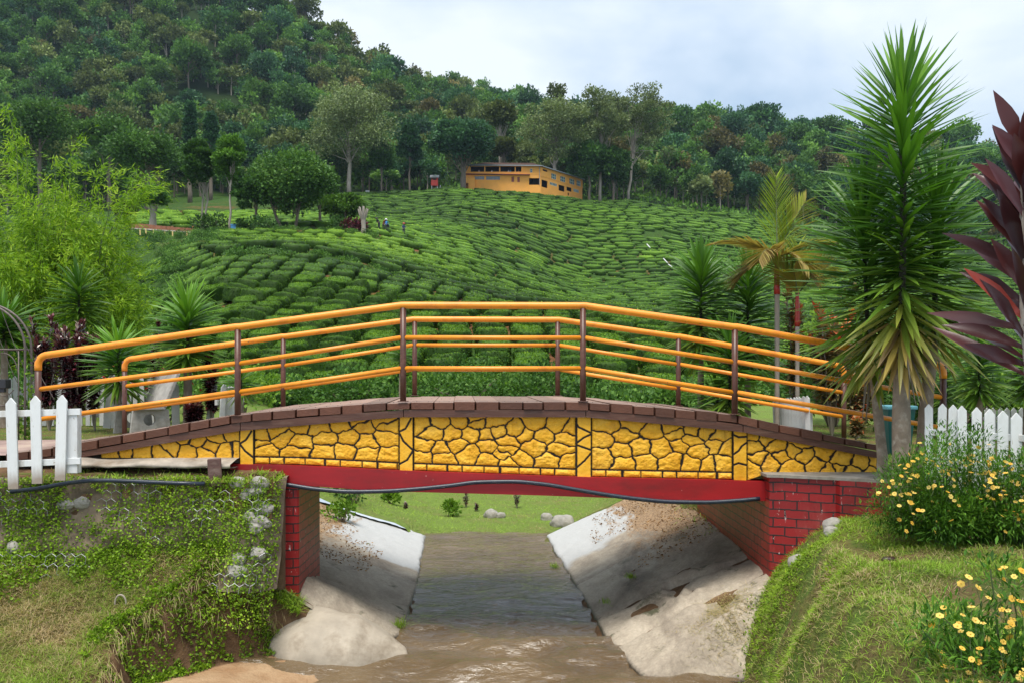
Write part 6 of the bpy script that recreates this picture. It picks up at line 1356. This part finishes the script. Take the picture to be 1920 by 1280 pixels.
# ---------------------------------------------------------------- yellow flower bushes
PET = leafmat('yellow_petal', [(0, (.70, .36, .03)), (.3, (.85, .52, .08)), (1, (.92, .70, .20))], .6, .3, 0)
FOL = leafmat('flower_bush_leaf', [(0, (.025, .065, .010)), (.4, (.065, .17, .018)), (.8, (.13, .28, .03)), (1, (.22, .38, .05))], .5, .3, .05, spec=.15)
def flowerbush(label, c, rad, seed, nleaf, nfl, leaf, fl, stems=40, top=.6, nclump=60):
    rng = np.random.default_rng(seed); r = thing('flower_bush', label, 'flower bush', c); g = G(); g2 = G(); g3 = G(); rad = np.array(rad)
    u = sph(rng, nclump); u[:, 2] = u[:, 2]*.62+.42; Cc = u*rad*rng.uniform(.35, .92, nclump)[:, None]; Cc[:, 2] = np.abs(Cc[:, 2])+.12*rad[2]
    for i in range(stems): g.tube(ipath((rng.normal(0, rad[0]*.15), rng.normal(0, rad[1]*.15), -.05), Cc[i % nclump]*1.02, .05, 6, rng, .03), np.linspace(.008, .003, 6), 5, cap=False)
    ci = rng.integers(0, nclump, nleaf); d = sph(rng, nleaf); P = Cc[ci]+d*(rng.random(nleaf)**.5)[:, None]*rad.mean()*.27; P[:, 2] = np.clip(P[:, 2], .03, None)
    lf = leaf*rng.uniform(.6, 1.3, nleaf); V, f, t, m = blades(P, d+np.array([0, 0, .4])+rng.normal(0, .5, (nleaf, 3)), lf, lf*.14, rng, 2, .1, .3, np.clip(.35*rng.random(nclump)[ci]+.6*rng.random(nleaf), 0, .99), wp=.5, base=.3); g2.add(V, f, t, m)
    d = sph(rng, nfl); d[:, 2] = np.abs(d[:, 2])*top+rng.uniform(-.1, .3, nfl); d[:, 1] = -np.abs(d[:, 1]); P = Cc[rng.integers(0, nclump, nfl)]*.35+d*rad*.78; P[:, 2] = np.clip(P[:, 2]+.08, .1, None)
    for i in range(nfl):
        up_ = np.array([0, -.45, .75])+rng.normal(0, .35, 3); up_ /= np.linalg.norm(up_); a_ = np.cross(up_, [1, 0, .1]); a_ /= np.linalg.norm(a_); b_ = np.cross(up_, a_); k = rng.integers(5, 8); th = np.arange(k)/k*6.283+rng.random(); D = np.cos(th)[:, None]*a_+np.sin(th)[:, None]*b_+up_*rng.uniform(-.1, .3)
        s_ = fl*rng.uniform(.75, 1.15)/2; T = rng.uniform(.15, .95); S = np.cross(D, up_); Pc = P[i]; V = np.stack([np.repeat(Pc[None], k, 0), Pc+D*s_*.75+S*s_*.42, Pc+D*s_, Pc+D*s_*.75-S*s_*.42], 1).reshape(-1, 3); g3.add(V, np.arange(4*k).reshape(k, 4), T)
        g3.box(Pc+up_*.003, (fl*.13, fl*.13, fl*.08), T=.12); g.tube([Pc-up_*.01, Pc-np.array([0, 0, 1])*.07+rng.normal(0, .01, 3)], .0014, 4, cap=False)
    g.build('stem', M['stem'], r); g2.build('foliage', FOL, r); g3.build('blossoms', PET, r); return r
flowerbush('leafy bush dotted with small yellow flowers in front of the right white fence', (X_(1790, 7.5), 7.5, -1.43), (.80, .66, .92), 5, 28000, 190, .042, .040)
flowerbush('leafy yellow-flowering bush cut by the right edge, beside the larger one', (X_(1925, 7.2), 7.2, -1.45), (.5, .5, .82), 6, 12000, 70, .042, .040)
flowerbush('straggly nearest bush with large-looking yellow flowers in the bottom right corner', (X_(1905, 4.2), 4.2, -1.72), (.46, .5, .74), 7, 7000, 190, .050, .036, top=.9)
# ---------------------------------------------------------------- planted wire wall on the left bank
gw = thing('gabion_wall', 'stone-filled wire wall overgrown with small-leaved creeper on the left bank', 'wall', (0, 0, 0)); rng = np.random.default_rng(55)
def gface(x, s):    # s 0 bottom .. 1 top -> y,z of the rounded face
    x = np.asarray(x, float); s = np.asarray(s, float)
    z = -2.25+1.12*np.minimum(s/.9, 1)+.02; y = 9.13-.38*(1-s)**1.5+np.where(s > .9, (s-.9)*3.0, 0); b = .08*fbm(x*2.4, s*4, 0, 4, 6)
    yc = np.where(x > -2.75, (x+2.75)**2*2.2, 0)+.07*(x+6)*0
    return y-b+yc, z+.03*fbm(x*1.5, s*2, 3, 3, 7)
xs = np.linspace(-7.2, -2.46, 150); ss = np.linspace(0, 1.0, 46); XX, S_ = np.meshgrid(xs, ss); YY, ZZ = gface(XX, S_); V, f = heightmesh(XX, YY, ZZ)
meshobj('stone_fill', V, f, np.zeros(len(V)), np.zeros(len(f), int), paint('earthy_stone_fill', (.17, .13, .085), .95, .5, 5, .9, 14, dirt=(.07, .05, .03), dsc=3, damt=.8), gw, smooth=True)
g = G()    # side face next to the pier
XX, YY = np.meshgrid(np.array([-2.46, -2.47]), np.linspace(9.2, 9.6, 6)); g.box((-2.9, 9.55, -1.75), (.8, .5, 1.2)); g.build('stone_core', M['dirt'], gw)
CS = cubesphere(4)
for k in range(15):
    x_ = rng.choice([rng.uniform(-2.95, -2.6), rng.uniform(-5.6, -2.6)], p=[.65, .35]); s_ = rng.uniform(.1, .88); y_, z_ = gface(x_, s_); V = CS[0]*np.array([rng.uniform(.06, .12), .06, rng.uniform(.05, .09)]); V = V*(1+.25*fbm(CS[0][:, 0]*2+k, CS[0][:, 1]*2, CS[0][:, 2]*2, 3, k))[:, None]
    o = meshobj('stone', V, CS[1], np.zeros(len(V)), np.zeros(len(CS[1]), int), M['stone'], gw, loc=(x_, float(y_)-.0, float(z_)))
g = G(); hs = .060; dxh = hs*math.sqrt(3)
for r_ in range(13):
    for c_ in range(46):
        cx = -7.2+dxh*(c_+.5*(r_ % 2))+rng.normal(0, .004); cz = r_*hs*1.5
        for a, b in (((0, hs), (dxh/2, hs/2)), ((0, hs), (-dxh/2, hs/2)), ((dxh/2, hs/2), (dxh/2, -hs/2))):
            P = []
            for q in (a, b):
                xx = cx+q[0]; s_ = (cz+q[1]+.04)/1.24; y_, z_ = gface(xx, s_); P.append((xx, float(y_)-.085+.02*math.sin(xx*7+s_*9), float(z_)))
            if P[0][0] < -2.5 and P[1][0] < -2.5 and rng.random() > .08 and float(fbm(cx*1.5, cz*2.5, 0, 3, 33)) > -.08: g.tube(P, .0020, 4, cap=False)
g.build('wire_mesh', M['wire'], gw)
IVY = leafmat('creeper_leaf', [(0, (.06, .09, .010)), (.35, (.14, .25, .016)), (.7, (.26, .42, .024)), (1, (.42, .54, .05))], .5, .25, .0)
def ivypts(n, x0, x1, s0, s1, thr):
    x = rng.uniform(x0, x1, n*2); s = rng.uniform(s0, s1, n*2); d = fbm(x*2.0, s*3.0, 0, 4, 88)+.15*rng.normal(0, 1, n*2); k = d > thr; x, s = x[k][:n], s[k][:n]; y, z = gface(x, s); return x, s, y, z
x, s, y, z = ivypts(36000, -7.0, -2.48, -.25, 1.03, -.30); k = rng.random(len(x)) < np.clip(.25+(s+.25)/.45, 0, 1); x, s, y, z = x[k], s[k], y[k], z[k]; n = len(x); P = np.stack([x, y-rng.uniform(0, .075, n), z], 1); lf = rng.uniform(.015, .036, n)
V, f, t, m = leaves(P, np.stack([rng.normal(0, .8, n), -np.abs(rng.normal(.6, .4, n)), rng.normal(-.1, .6, n)], 1), lf, lf*.42, rng, np.clip(.5+.35*fbm(x*3, s*4, 0, 3, 15)+rng.normal(0, .18, n), 0, .99)); G().add(V, f, t, m).build('creeper', IVY, gw)
# ---------------------------------------------------------------- grass
GR = leafmat('grass_blade', [(0, (.50, .38, .22)), (.16, (.44, .36, .17)), (.30, (.24, .27, .06)), (.55, (.20, .33, .03)), (.8, (.30, .47, .045)), (1, (.42, .57, .09))], .55, .3, 0)
def grass(name, label, pts, L, W, seed, lie=.5, tone=.5, gf=ground, nz_=.3, seg=2, dx=0, patch=.30):
    rng = np.random.default_rng(seed); x, y = pts[:, 0], pts[:, 1]; n = len(x); z = gf(x, y); d = rng.normal(0, lie, (n, 3)); d[:, 2] = np.abs(rng.normal(.7, .3, n)); d[:, 0] += dx
    T = np.clip(tone+patch*1.5*fbm(x*1.6, y*1.6, 0, 4, 4)+rng.normal(0, .2, n), 0, .99); V, f, t, m = blades(np.stack([x, y, z-.004], 1), d, L*rng.uniform(.4, 1.4, n), W, rng, seg, .35, .2, T, wp=.3)
    return tag(G().add(V, f, t, m).build(name, GR), label, 'grass', kind='stuff')
def bladepts(n, x0, x1, y0, y1, cond, thr=-.35, sc=1.6, seed=0):
    r = np.random.default_rng(seed); x = r.uniform(x0, x1, n*3); y = r.uniform(y0, y1, n*3); k = cond(x, y) & (fbm(x*sc, y*sc, 0, 4, 21)+r.normal(0, .15, n*3) > thr); return np.stack([x[k][:n], y[k][:n]], 1)
bRf = lambda y: np.interp(y, [4, 7, 8.35, 9, 9.3], [1.3, 1.95, 2.33, 2.6, 2.72])
P = bladepts(60000, 1.3, 6.5, 3.4, 9.2, lambda x, y: (x > bRf(y)+.06) & (x < .64*y+.4) & ~((y > 8.95-.0*x) & (x > 3.5)), -.28, seed=1)
grass('grass', 'patchy grass and straw on the right stream bank in the foreground', P, .085, .0030, 2, .85, .50, patch=.36)
P = bladepts(3600, 1.7, 3.3, 6.4, 9.2, lambda x, y: (x > bRf(y)-.12) & (x < bRf(y)+.7), .0, seed=3)
r3 = np.random.default_rng(4); z = ground(P[:, 0], P[:, 1]); V, f, t, m = leaves(np.stack([P[:, 0], P[:, 1], z+r3.uniform(0, .06, len(P))], 1), r3.normal(0, 1, (len(P), 3))+np.array([-.5, -.5, .4]), r3.uniform(.02, .05, len(P)), .011, r3, np.clip(.45+r3.normal(0, .2, len(P)), 0, .99))
tag(G().add(V, f, t, m).build('creeper', IVY), 'small-leaved creeper and grass spilling down the edge of the right bank', 'creeper', kind='stuff')
edgef = lambda y: np.interp(y, [6, 7.3, 8.1, 8.7, 9.25], [-3.3, -3.5, -3.74, -3.05, -2.40])
P = bladepts(44000, -6.6, -2.4, 5.9, 9.12, lambda x, y: (x < edgef(y)-.06) & (x > -.62*y-.3), -.5, seed=5)
grass('grass', 'long matted grass and dry straw on the left bank below the wire wall', P, .12, .0026, 6, .9, .20, patch=.42)
P = bladepts(2600, -5.5, -2.4, 6.6, 9.2, lambda x, y: np.abs(x-edgef(y)+.05) < .16, -.8, seed=7)
r3 = np.random.default_rng(8); z = ground(P[:, 0]-.12, P[:, 1]); V, f, t, m = blades(np.stack([P[:, 0], P[:, 1]-.03, z], 1), np.stack([r3.normal(.35, .3, len(P)), r3.normal(-.35, .3, len(P)), r3.normal(-.6, .5, len(P))], 1), r3.uniform(.04, .17, len(P)), .0022, r3, 3, .3, .2, np.clip(r3.normal(.12, .18, len(P)), 0, .99)); tag(G().add(V, f, t, m).build('grass_roots', GR), 'dry roots and grass hanging over the eroded edge of the left bank', 'grass', kind='stuff')
n = 26000; r3 = np.random.default_rng(9); y = r3.uniform(15.9, 27, n); pxx = r3.uniform(560, 1260, n); P = np.stack([(pxx-960)/F*y, y], 1)
grass('grass', 'short green lawn on the slope beyond the stream', P, .09, .008, 10, .6, .55, terr, seg=1, patch=.5)
n = 16000; y = r3.uniform(12.2, 16.5, n); sd_ = r3.random(n) < .5; pxx = np.where(sd_, r3.uniform(-40, 560, n), r3.uniform(1300, 1980, n)); P = np.stack([(pxx-960)/F*y, y], 1)
grass('grass', 'mown lawn at both ends of the bridge', P, .05, .006, 11, .6, .62, lambda a, b: np.where(b < 15.9, ground(a, b), terr(a, b)), seg=1)
P = bladepts(3500, -5.2, -2.5, 9.0, 9.6, lambda x, y: x < -2.5, -.3, seed=12)
grass('grass', 'weeds growing on top of the left wall in front of the ledge', P, .13, .006, 13, .6, .55, lambda a, b: np.full(len(a), -1.15)+.05*(b-9.0))
n = 5000; y = r3.uniform(11.5, 15.6, n); k = r3.random(n) < .6; x = np.where(k, np.interp(y, [9.2, 12, 15.8], [-3.1, -3.7, -4.2])+r3.normal(0, .28, n), np.interp(y, [9.2, 12, 15.8], [2.75, 2.9, 2.9])+r3.normal(0, .2, n)+.1)
grass('grass', 'weeds along the upper edges of the concrete slabs behind the bridge', np.stack([x, y], 1), .16, .007, 14, .6, .5)
# ---------------------------------------------------------------- small things
def rock(label, c, rad, seed, mat=None, name='rock', n=10, amp=.28, pull=None, smooth=True):
    V0, f = cubesphere(n); V = V0*np.array(rad); V = V*(1+amp*fbm(V0[:, 0]*1.4+seed, V0[:, 1]*1.4, V0[:, 2]*1.4, 4, seed))[:, None]
    if pull is not None: V = pull(V, V0)
    return tag(meshobj(name, V, f, np.zeros(len(V)), np.zeros(len(f), int), mat or M['stone'], smooth=smooth, loc=c), label, 'rock')
M['pale_rock'] = paint('pale_smooth_boulder', (.40, .345, .27), .8, .28, 2.2, .5, 16, dirt=(.17, .13, .085), dsc=2.6, damt=.85)
def bp_(V, V0):
    x = V[:, 0]; V[:, 1] += -.05*x; k = np.clip((x-.25)/.6, 0, 1); V[:, 2] *= 1-.55*k; V[:, 1] *= 1-.45*k; V[:, 2] += .28*np.clip(-x/.7, -.1, 1)*(V[:, 1] > -.05)*np.clip(V[:, 1]/.4+.2, 0, 1); return V
rock('big pale smooth boulder at the water edge below the left brick pier', (-1.92, 9.25, -3.05), (.80, .50, .46), 5, M['pale_rock'], 'boulder', 24, .10, bp_)
def onl(px_, Y_): x = X_(px_, Y_); return x, Y_, float(terr(x, Y_))
for lab, p, Y_, r_, s_ in (('reddish grey rock on the lawn beyond the stream', 921, 17.9, .22, 1), ('small grey rock right of the reddish one on the far lawn', 939, 17.8, .13, 2), ('pale rounded rock at the far end of the right slab', 1055, 16.6, .30, 3), ('brown rock behind the pale one at the far end of the right slab', 1025, 17.6, .18, 4)):
    x, y, z = onl(p, Y_); rock(lab, (x, y, z+.04), (r_*.75, r_*.6, r_*.62), s_)
for lab, p, Y_, r_, h, mat, s_ in (('round green shrub on the far lawn, leftmost under the bridge', 733, 18.3, .20, .34, 'bright', 3), ('round green shrub with a red flower on the far lawn in the middle', 846, 18.0, .24, .40, 'bright', 4),
                               ('scruffy green weeds at the top of the left concrete slab', 640, 14.5, .34, .45, 'bright', 6), ('leafy weeds spreading beside the left slab beyond the pier', 665, 16.5, .5, .5, 'mid', 7)):
    x, y, z = onl(p, Y_); z = z if Y_ > 16 else float(ground(np.array([x]), np.array([Y_]))[0]); bush(lab, p, Y_, r_, h, mat, .07, s_, z, 500)
for i, (lab, p, Y_, top, hw) in enumerate((('small dark red leafless-looking plant right of the leftmost round shrub', 760, 17.9, 935, 7), ('dark dry shrub hanging below the beam on the far lawn', 874, 19.4, 914, 10), ('dark dry shrub at the right of the far lawn', 969, 19.4, 914, 9), ('tiny dark plant between the two dry shrubs', 893, 18.8, 938, 4))):
    x, y, z = onl(p, Y_); croton(lab, p, Y_, top, hw, 'croton', 20+i, 5, .07, z, 'small_shrub', 26)
# concrete ring, dark pod, litter
g = G(); th = np.linspace(0, 6.283, 25)[:-1]; P = [(.055*math.cos(a), 0, .085*math.sin(a)) for a in np.linspace(-.2, 3.35, 22)]; g.tube(P, .009, 8); x, y = X_(226, 8.45), 8.45
tag(g.build('pale_ring', M['palebark'], loc=(x, y, float(ground(np.array([x]), np.array([y]))[0])+.03), smooth=True), 'pale curved root-like loop standing in the grass of the left bank', 'root loop')
x, y = X_(1667, 7.0), 7.0; rock('small dark brown pod lying in the grass of the right bank', (x, y, float(ground(np.array([x]), np.array([y]))[0])+.03), (.062, .035, .03), 3, paint('dark_brown_shell', (.035, .015, .010), .4, .3, 9, .2), 'seed_pod', 6, .15)
for lab, p, q, Y_, s_ in (('grey stone showing through the grass at the rounded corner of the right bank', 1563, 1022, 8.6, .11), ('second grey stone just below the first at the rounded bank corner', 1560, 1035, 8.3, .08), ('grey stone in the steep side of the right bank corner', 1498, 1062, 8.5, .11)):
    x = X_(p, Y_); rock(lab, (x, Y_, float(ground(np.array([x]), np.array([Y_]))[0])+.02), (s_, s_*.8, s_*.7), int(s_*100), M['stone'])
# grass tufts in the concrete and water
for i, (lab, x, y, z, n_, L_) in enumerate((('green tuft growing from the water edge below the left slab', -1.32, 9.95, -2.98, 90, .20), ('small green tuft standing in the water by the right slab', .66, 13.2, -3.0, 60, .14), ('green tuft in a crack of the right slab', 1.55, 11.2, -2.68, 60, .12), ('small tuft at the joint of the right slab', 1.15, 10.6, -2.85, 40, .10))):
    r3 = np.random.default_rng(60+i); V, f, t, m = blades(np.stack([x+np.clip(r3.normal(0, .035, n_), -.07, .07), y+r3.normal(0, .03, n_), np.full(n_, z)], 1), r3.normal(0, .35, (n_, 3))+np.array([0, 0, 1.]), L_*r3.uniform(.5, 1.2, n_), .0035, r3, 3, .3, .2, np.clip(r3.normal(.7, .15, n_), 0, .99)); tag(G().add(V, f, t, m).build('grass_tuft', GR), lab, 'grass tuft')
P = bladepts(16000, 1.6, 3.9, 6.2, 9.15, lambda x, y: (x > bRf(y)-.05) & (x < bRf(y)+1.2), -.2, seed=33)
grass('grass', 'longer tufty grass hanging on the steep edge of the right bank', P, .075, .0032, 34, .9, .42, patch=.4)
P = bladepts(2500, -2.75, -2.3, 9.0, 9.4, lambda x, y: x < 9, -.9, seed=35)
grass('grass', 'tufts of grass hiding the corner between the left wall and the brick pier', P, .14, .0035, 36, .9, .5)
r3 = np.random.default_rng(91); n = 9000; y = r3.uniform(7.6, 9.25, n); x = edgef(y)+r3.uniform(-.25, .28, n); k = (fbm(x*3.2, y*3.2, 0, 4, 92) > .02) & (x < -2.3); x, y = x[k], y[k]; z = ground(x, y)
V, f, t, m = leaves(np.stack([x, y-.02, z+r3.uniform(0, .05, len(x))], 1), r3.normal(0, 1, (len(x), 3))+np.array([.4, -.5, .3]), r3.uniform(.02, .055, len(x)), .011, r3, np.clip(.42+r3.normal(0, .2, len(x)), 0, .99)); tag(G().add(V, f, t, m).build('creeper', IVY), 'small weeds and creeper patches on the eroded earth face of the left bank', 'creeper', kind='stuff')
r3 = np.random.default_rng(93); n = 26000; y = r3.uniform(8.15, 9.1, n); x = r3.uniform(-6.8, -2.4, n); k = (x < edgef(y)) & (fbm(x*2.0, y*2.6, 0, 4, 94)+(y-8.75)*.9 > -.02+.1*r3.normal(0, 1, n)); x, y = x[k], y[k]; z = ground(x, y)
V, f, t, m = leaves(np.stack([x, y-.02, z+r3.uniform(0, .07, len(x))], 1), r3.normal(0, 1, (len(x), 3))+np.array([0, -.5, .4]), r3.uniform(.02, .045, len(x)), .012, r3, np.clip(.5+.3*fbm(x*3, y*3, 0, 3, 95)+r3.normal(0, .18, len(x)), 0, .99)); tag(G().add(V, f, t, m).build('creeper', IVY), 'creeper spreading from the foot of the wire wall down into the dry grass', 'creeper', kind='stuff')
r3 = np.random.default_rng(97); n = 3600; sd_ = r3.random(n) < .55; x = np.where(sd_, r3.uniform(1.3, 2.8, n), r3.uniform(-3.6, -2.0, n)); y = np.where(sd_, r3.uniform(11.4, 15.4, n), r3.uniform(11.6, 15.4, n)); k = fbm(x*1.8, y*1.0, 0, 4, 98)+.5*(np.abs(x+.4)-2.1) > .02; x, y = x[k], y[k]
z = np.where(x > 0, -3.03+.46*(x-wr(y)), -3.03+np.interp(y, [9.2, 10.5, 12, 15.8], [.68, .45, .36, .31])*(wl(y)-x))+.055
V, f, t, m = leaves(np.stack([x, y, z], 1), r3.normal(0, 1, (len(x), 3))*np.array([1, 1, .25]), r3.uniform(.02, .05, len(x)), .010, r3, r3.random(len(x))*.9); LIT = leafmat('dead_brown_leaf', [(0, (.10, .05, .02)), (.6, (.30, .16, .06)), (1, (.50, .34, .18))], .8, .1, 0, spec=.1)
tag(G().add(V, f, t, m).build('leaf_litter', LIT), 'rusty brown leaf litter scattered over the upper parts of the concrete slabs', 'leaf litter', kind='stuff')
n = 9000; y = r3.uniform(3.5, 9.5, n); x = r3.uniform(5.5, 10, n); grass('grass', 'rough grass behind and right of the yellow flower bushes', np.stack([x, y], 1), .10, .004, 99, .8, .5, patch=.36)
# dead twigs and leaf litter at the right edge of the slab
r3 = np.random.default_rng(71); n = 2600; x = r3.normal(2.25, .22, n); y = r3.normal(8.95, .22, n); z = ground(x, y)+.04; V, f, t, m = blades(np.stack([x, y, z], 1), r3.normal(0, 1, (n, 3))*np.array([1, 1, .25]), r3.uniform(.03, .10, n), .0022, r3, 2, .1, .2, r3.random(n)*.3); tag(G().add(V, f, t, m).build('dry_litter', GR), 'pile of dry straw on the right concrete slab beside the grass', 'straw', kind='stuff')
r3 = np.random.default_rng(72)
# leafy shrubs closing the view behind the bridge ends
for i, (lab, p, Y_, r_, h, mat) in enumerate((('green shrub behind the white fence at the far left', 30, 17, .9, 1.2, 'mid'), ('bright green shrub behind the big purple shrub', 240, 17.5, .9, 1.4, 'bright'), ('bright shrub above the railing right of the broad yucca', 455, 18.5, 1.0, 1.5, 'bright'), ('low shrub with red flowers behind the bench', 300, 16.5, .8, 1.0, 'mid'),
        ('dark green hedge-like shrub behind the right picket fence', 1800, 14.5, 1.3, 1.1, 'mid'), ('bright green shrub behind the right edge yucca', 1890, 15.5, 1.5, 1.2, 'bright'), ('dark leafy shrub behind the cordyline thicket', 1560, 15.5, 1.3, 1.8, 'dark'), ('bright leafy small tree between palm and giant yucca', 1560, 17, 1.0, 3.0, 'bright'), ('leafy shrub behind the teal bin', 1690, 13.5, .9, 1.0, 'mid'), ('leafy mound under the bamboo', 120, 19, 2.0, 1.8, 'mid'), ('dark leafy mound left of the bamboo foot', -20, 19, 1.8, 2.4, 'dark'),
        ('large leafy shrub behind the middle of the bridge', 880, 28.5, 2.0, 2.4, 'mid'), ('loose green shrub behind the left middle of the bridge', 1010, 28.5, 1.5, 2.2, 'mid'), ('leafy shrub low behind the left middle post', 660, 28.0, 1.5, 1.9, 'mid'))):
    z = -.95 if Y_ < 22 else None; bush(lab, p, Y_, r_, h, mat, .10 if Y_ < 22 else .13, 40+i, z, 1500 if r_ < 1.2 else 2600, tone=.5)
r3 = np.random.default_rng(73); FL = leafmat('red_flower', [(0, (.6, .01, .02)), (1, (.8, .03, .08))], .5, .2, 0)
n = 46; x = X_(r3.choice([300, 330, 245, 385, 395], n)+r3.normal(0, 14, n), 15.2); P = np.stack([x, np.full(n, 15.0)+r3.normal(0, .3, n), r3.uniform(-.75, .15, n)], 1); g = G()
V, f, t, m = leaves(np.repeat(P, 5, 0), r3.normal(0, 1, (n*5, 3)), .045, .018, r3); g.add(V, f, t, m); tag(g.build('red_flowers', FL), 'scattered small red flowers among the plants behind the bench', 'flowers', kind='stuff')
# path at the left end, right behind the white fence
g = G(); xs = np.linspace(-9, nx(160), 40); V = []
for k in range(2): V.append(np.stack([xs, np.full(40, 9.5+k*2.3)+.1*np.sin(xs*2+k), np.full(40, -.915)+.0*xs], 1))
A = np.array(V); Vv, f = heightmesh(A[..., 0], A[..., 1], A[..., 2]); tag(meshobj('path', Vv, f, np.zeros(len(Vv)), np.zeros(len(f), int), paint('pale_brown_concrete_path', (.30, .20, .17), .8, .3, 2, .2, 20, dirt=(.45, .36, .26), dsc=1.2, damt=.9)), kind='structure')
# soil slope filling the step between the ledge and the wire wall
xs = np.linspace(-7.2, -2.55, 120); ys = np.linspace(9.05, 9.7, 18); XX, YY = np.meshgrid(xs, ys); ZZ = np.interp(YY, [9.05, 9.13, 9.24, 9.7], [-1.55, -1.17, -1.10, -1.02])+.03*fbm(XX*3, YY*4, 0, 4, 17)
V, f = heightmesh(XX, YY, ZZ); tag(meshobj('bank_top_soil', V, f, np.zeros(len(V)), np.zeros(len(f), int), M['near'], smooth=True), kind='structure')
# ---------------------------------------------------------------- air
def haze():
    m, nt, N, L, out = newmat('haze'); v = N.new('ShaderNodeVolumePrincipled'); v.inputs['Color'].default_value = (.62, .78, 1.0, 1); v.inputs['Density'].default_value = .00009; v.inputs['Anisotropy'].default_value = .2
    L.new(v.outputs[0], out.inputs['Volume']); g = G(); g.box((0, 740, 150), (3000, 1600, 326)); o = g.build('haze', m); tag(o, 'thin bluish haze in the air over the valley', 'haze', kind='stuff')
haze()
for i, (lab, x, y, r_, h, mat) in enumerate((('leafy green shrub beyond the right end of the white fence', 9.2, 13.0, 1.2, 1.3, 'mid'), ('bright green shrub farther right behind the fence', 11.5, 15.5, 1.5, 1.6, 'bright'))):
    bush(lab, 960, y, r_, h, mat, .10, 80+i, -.95, 2200, dx=x)
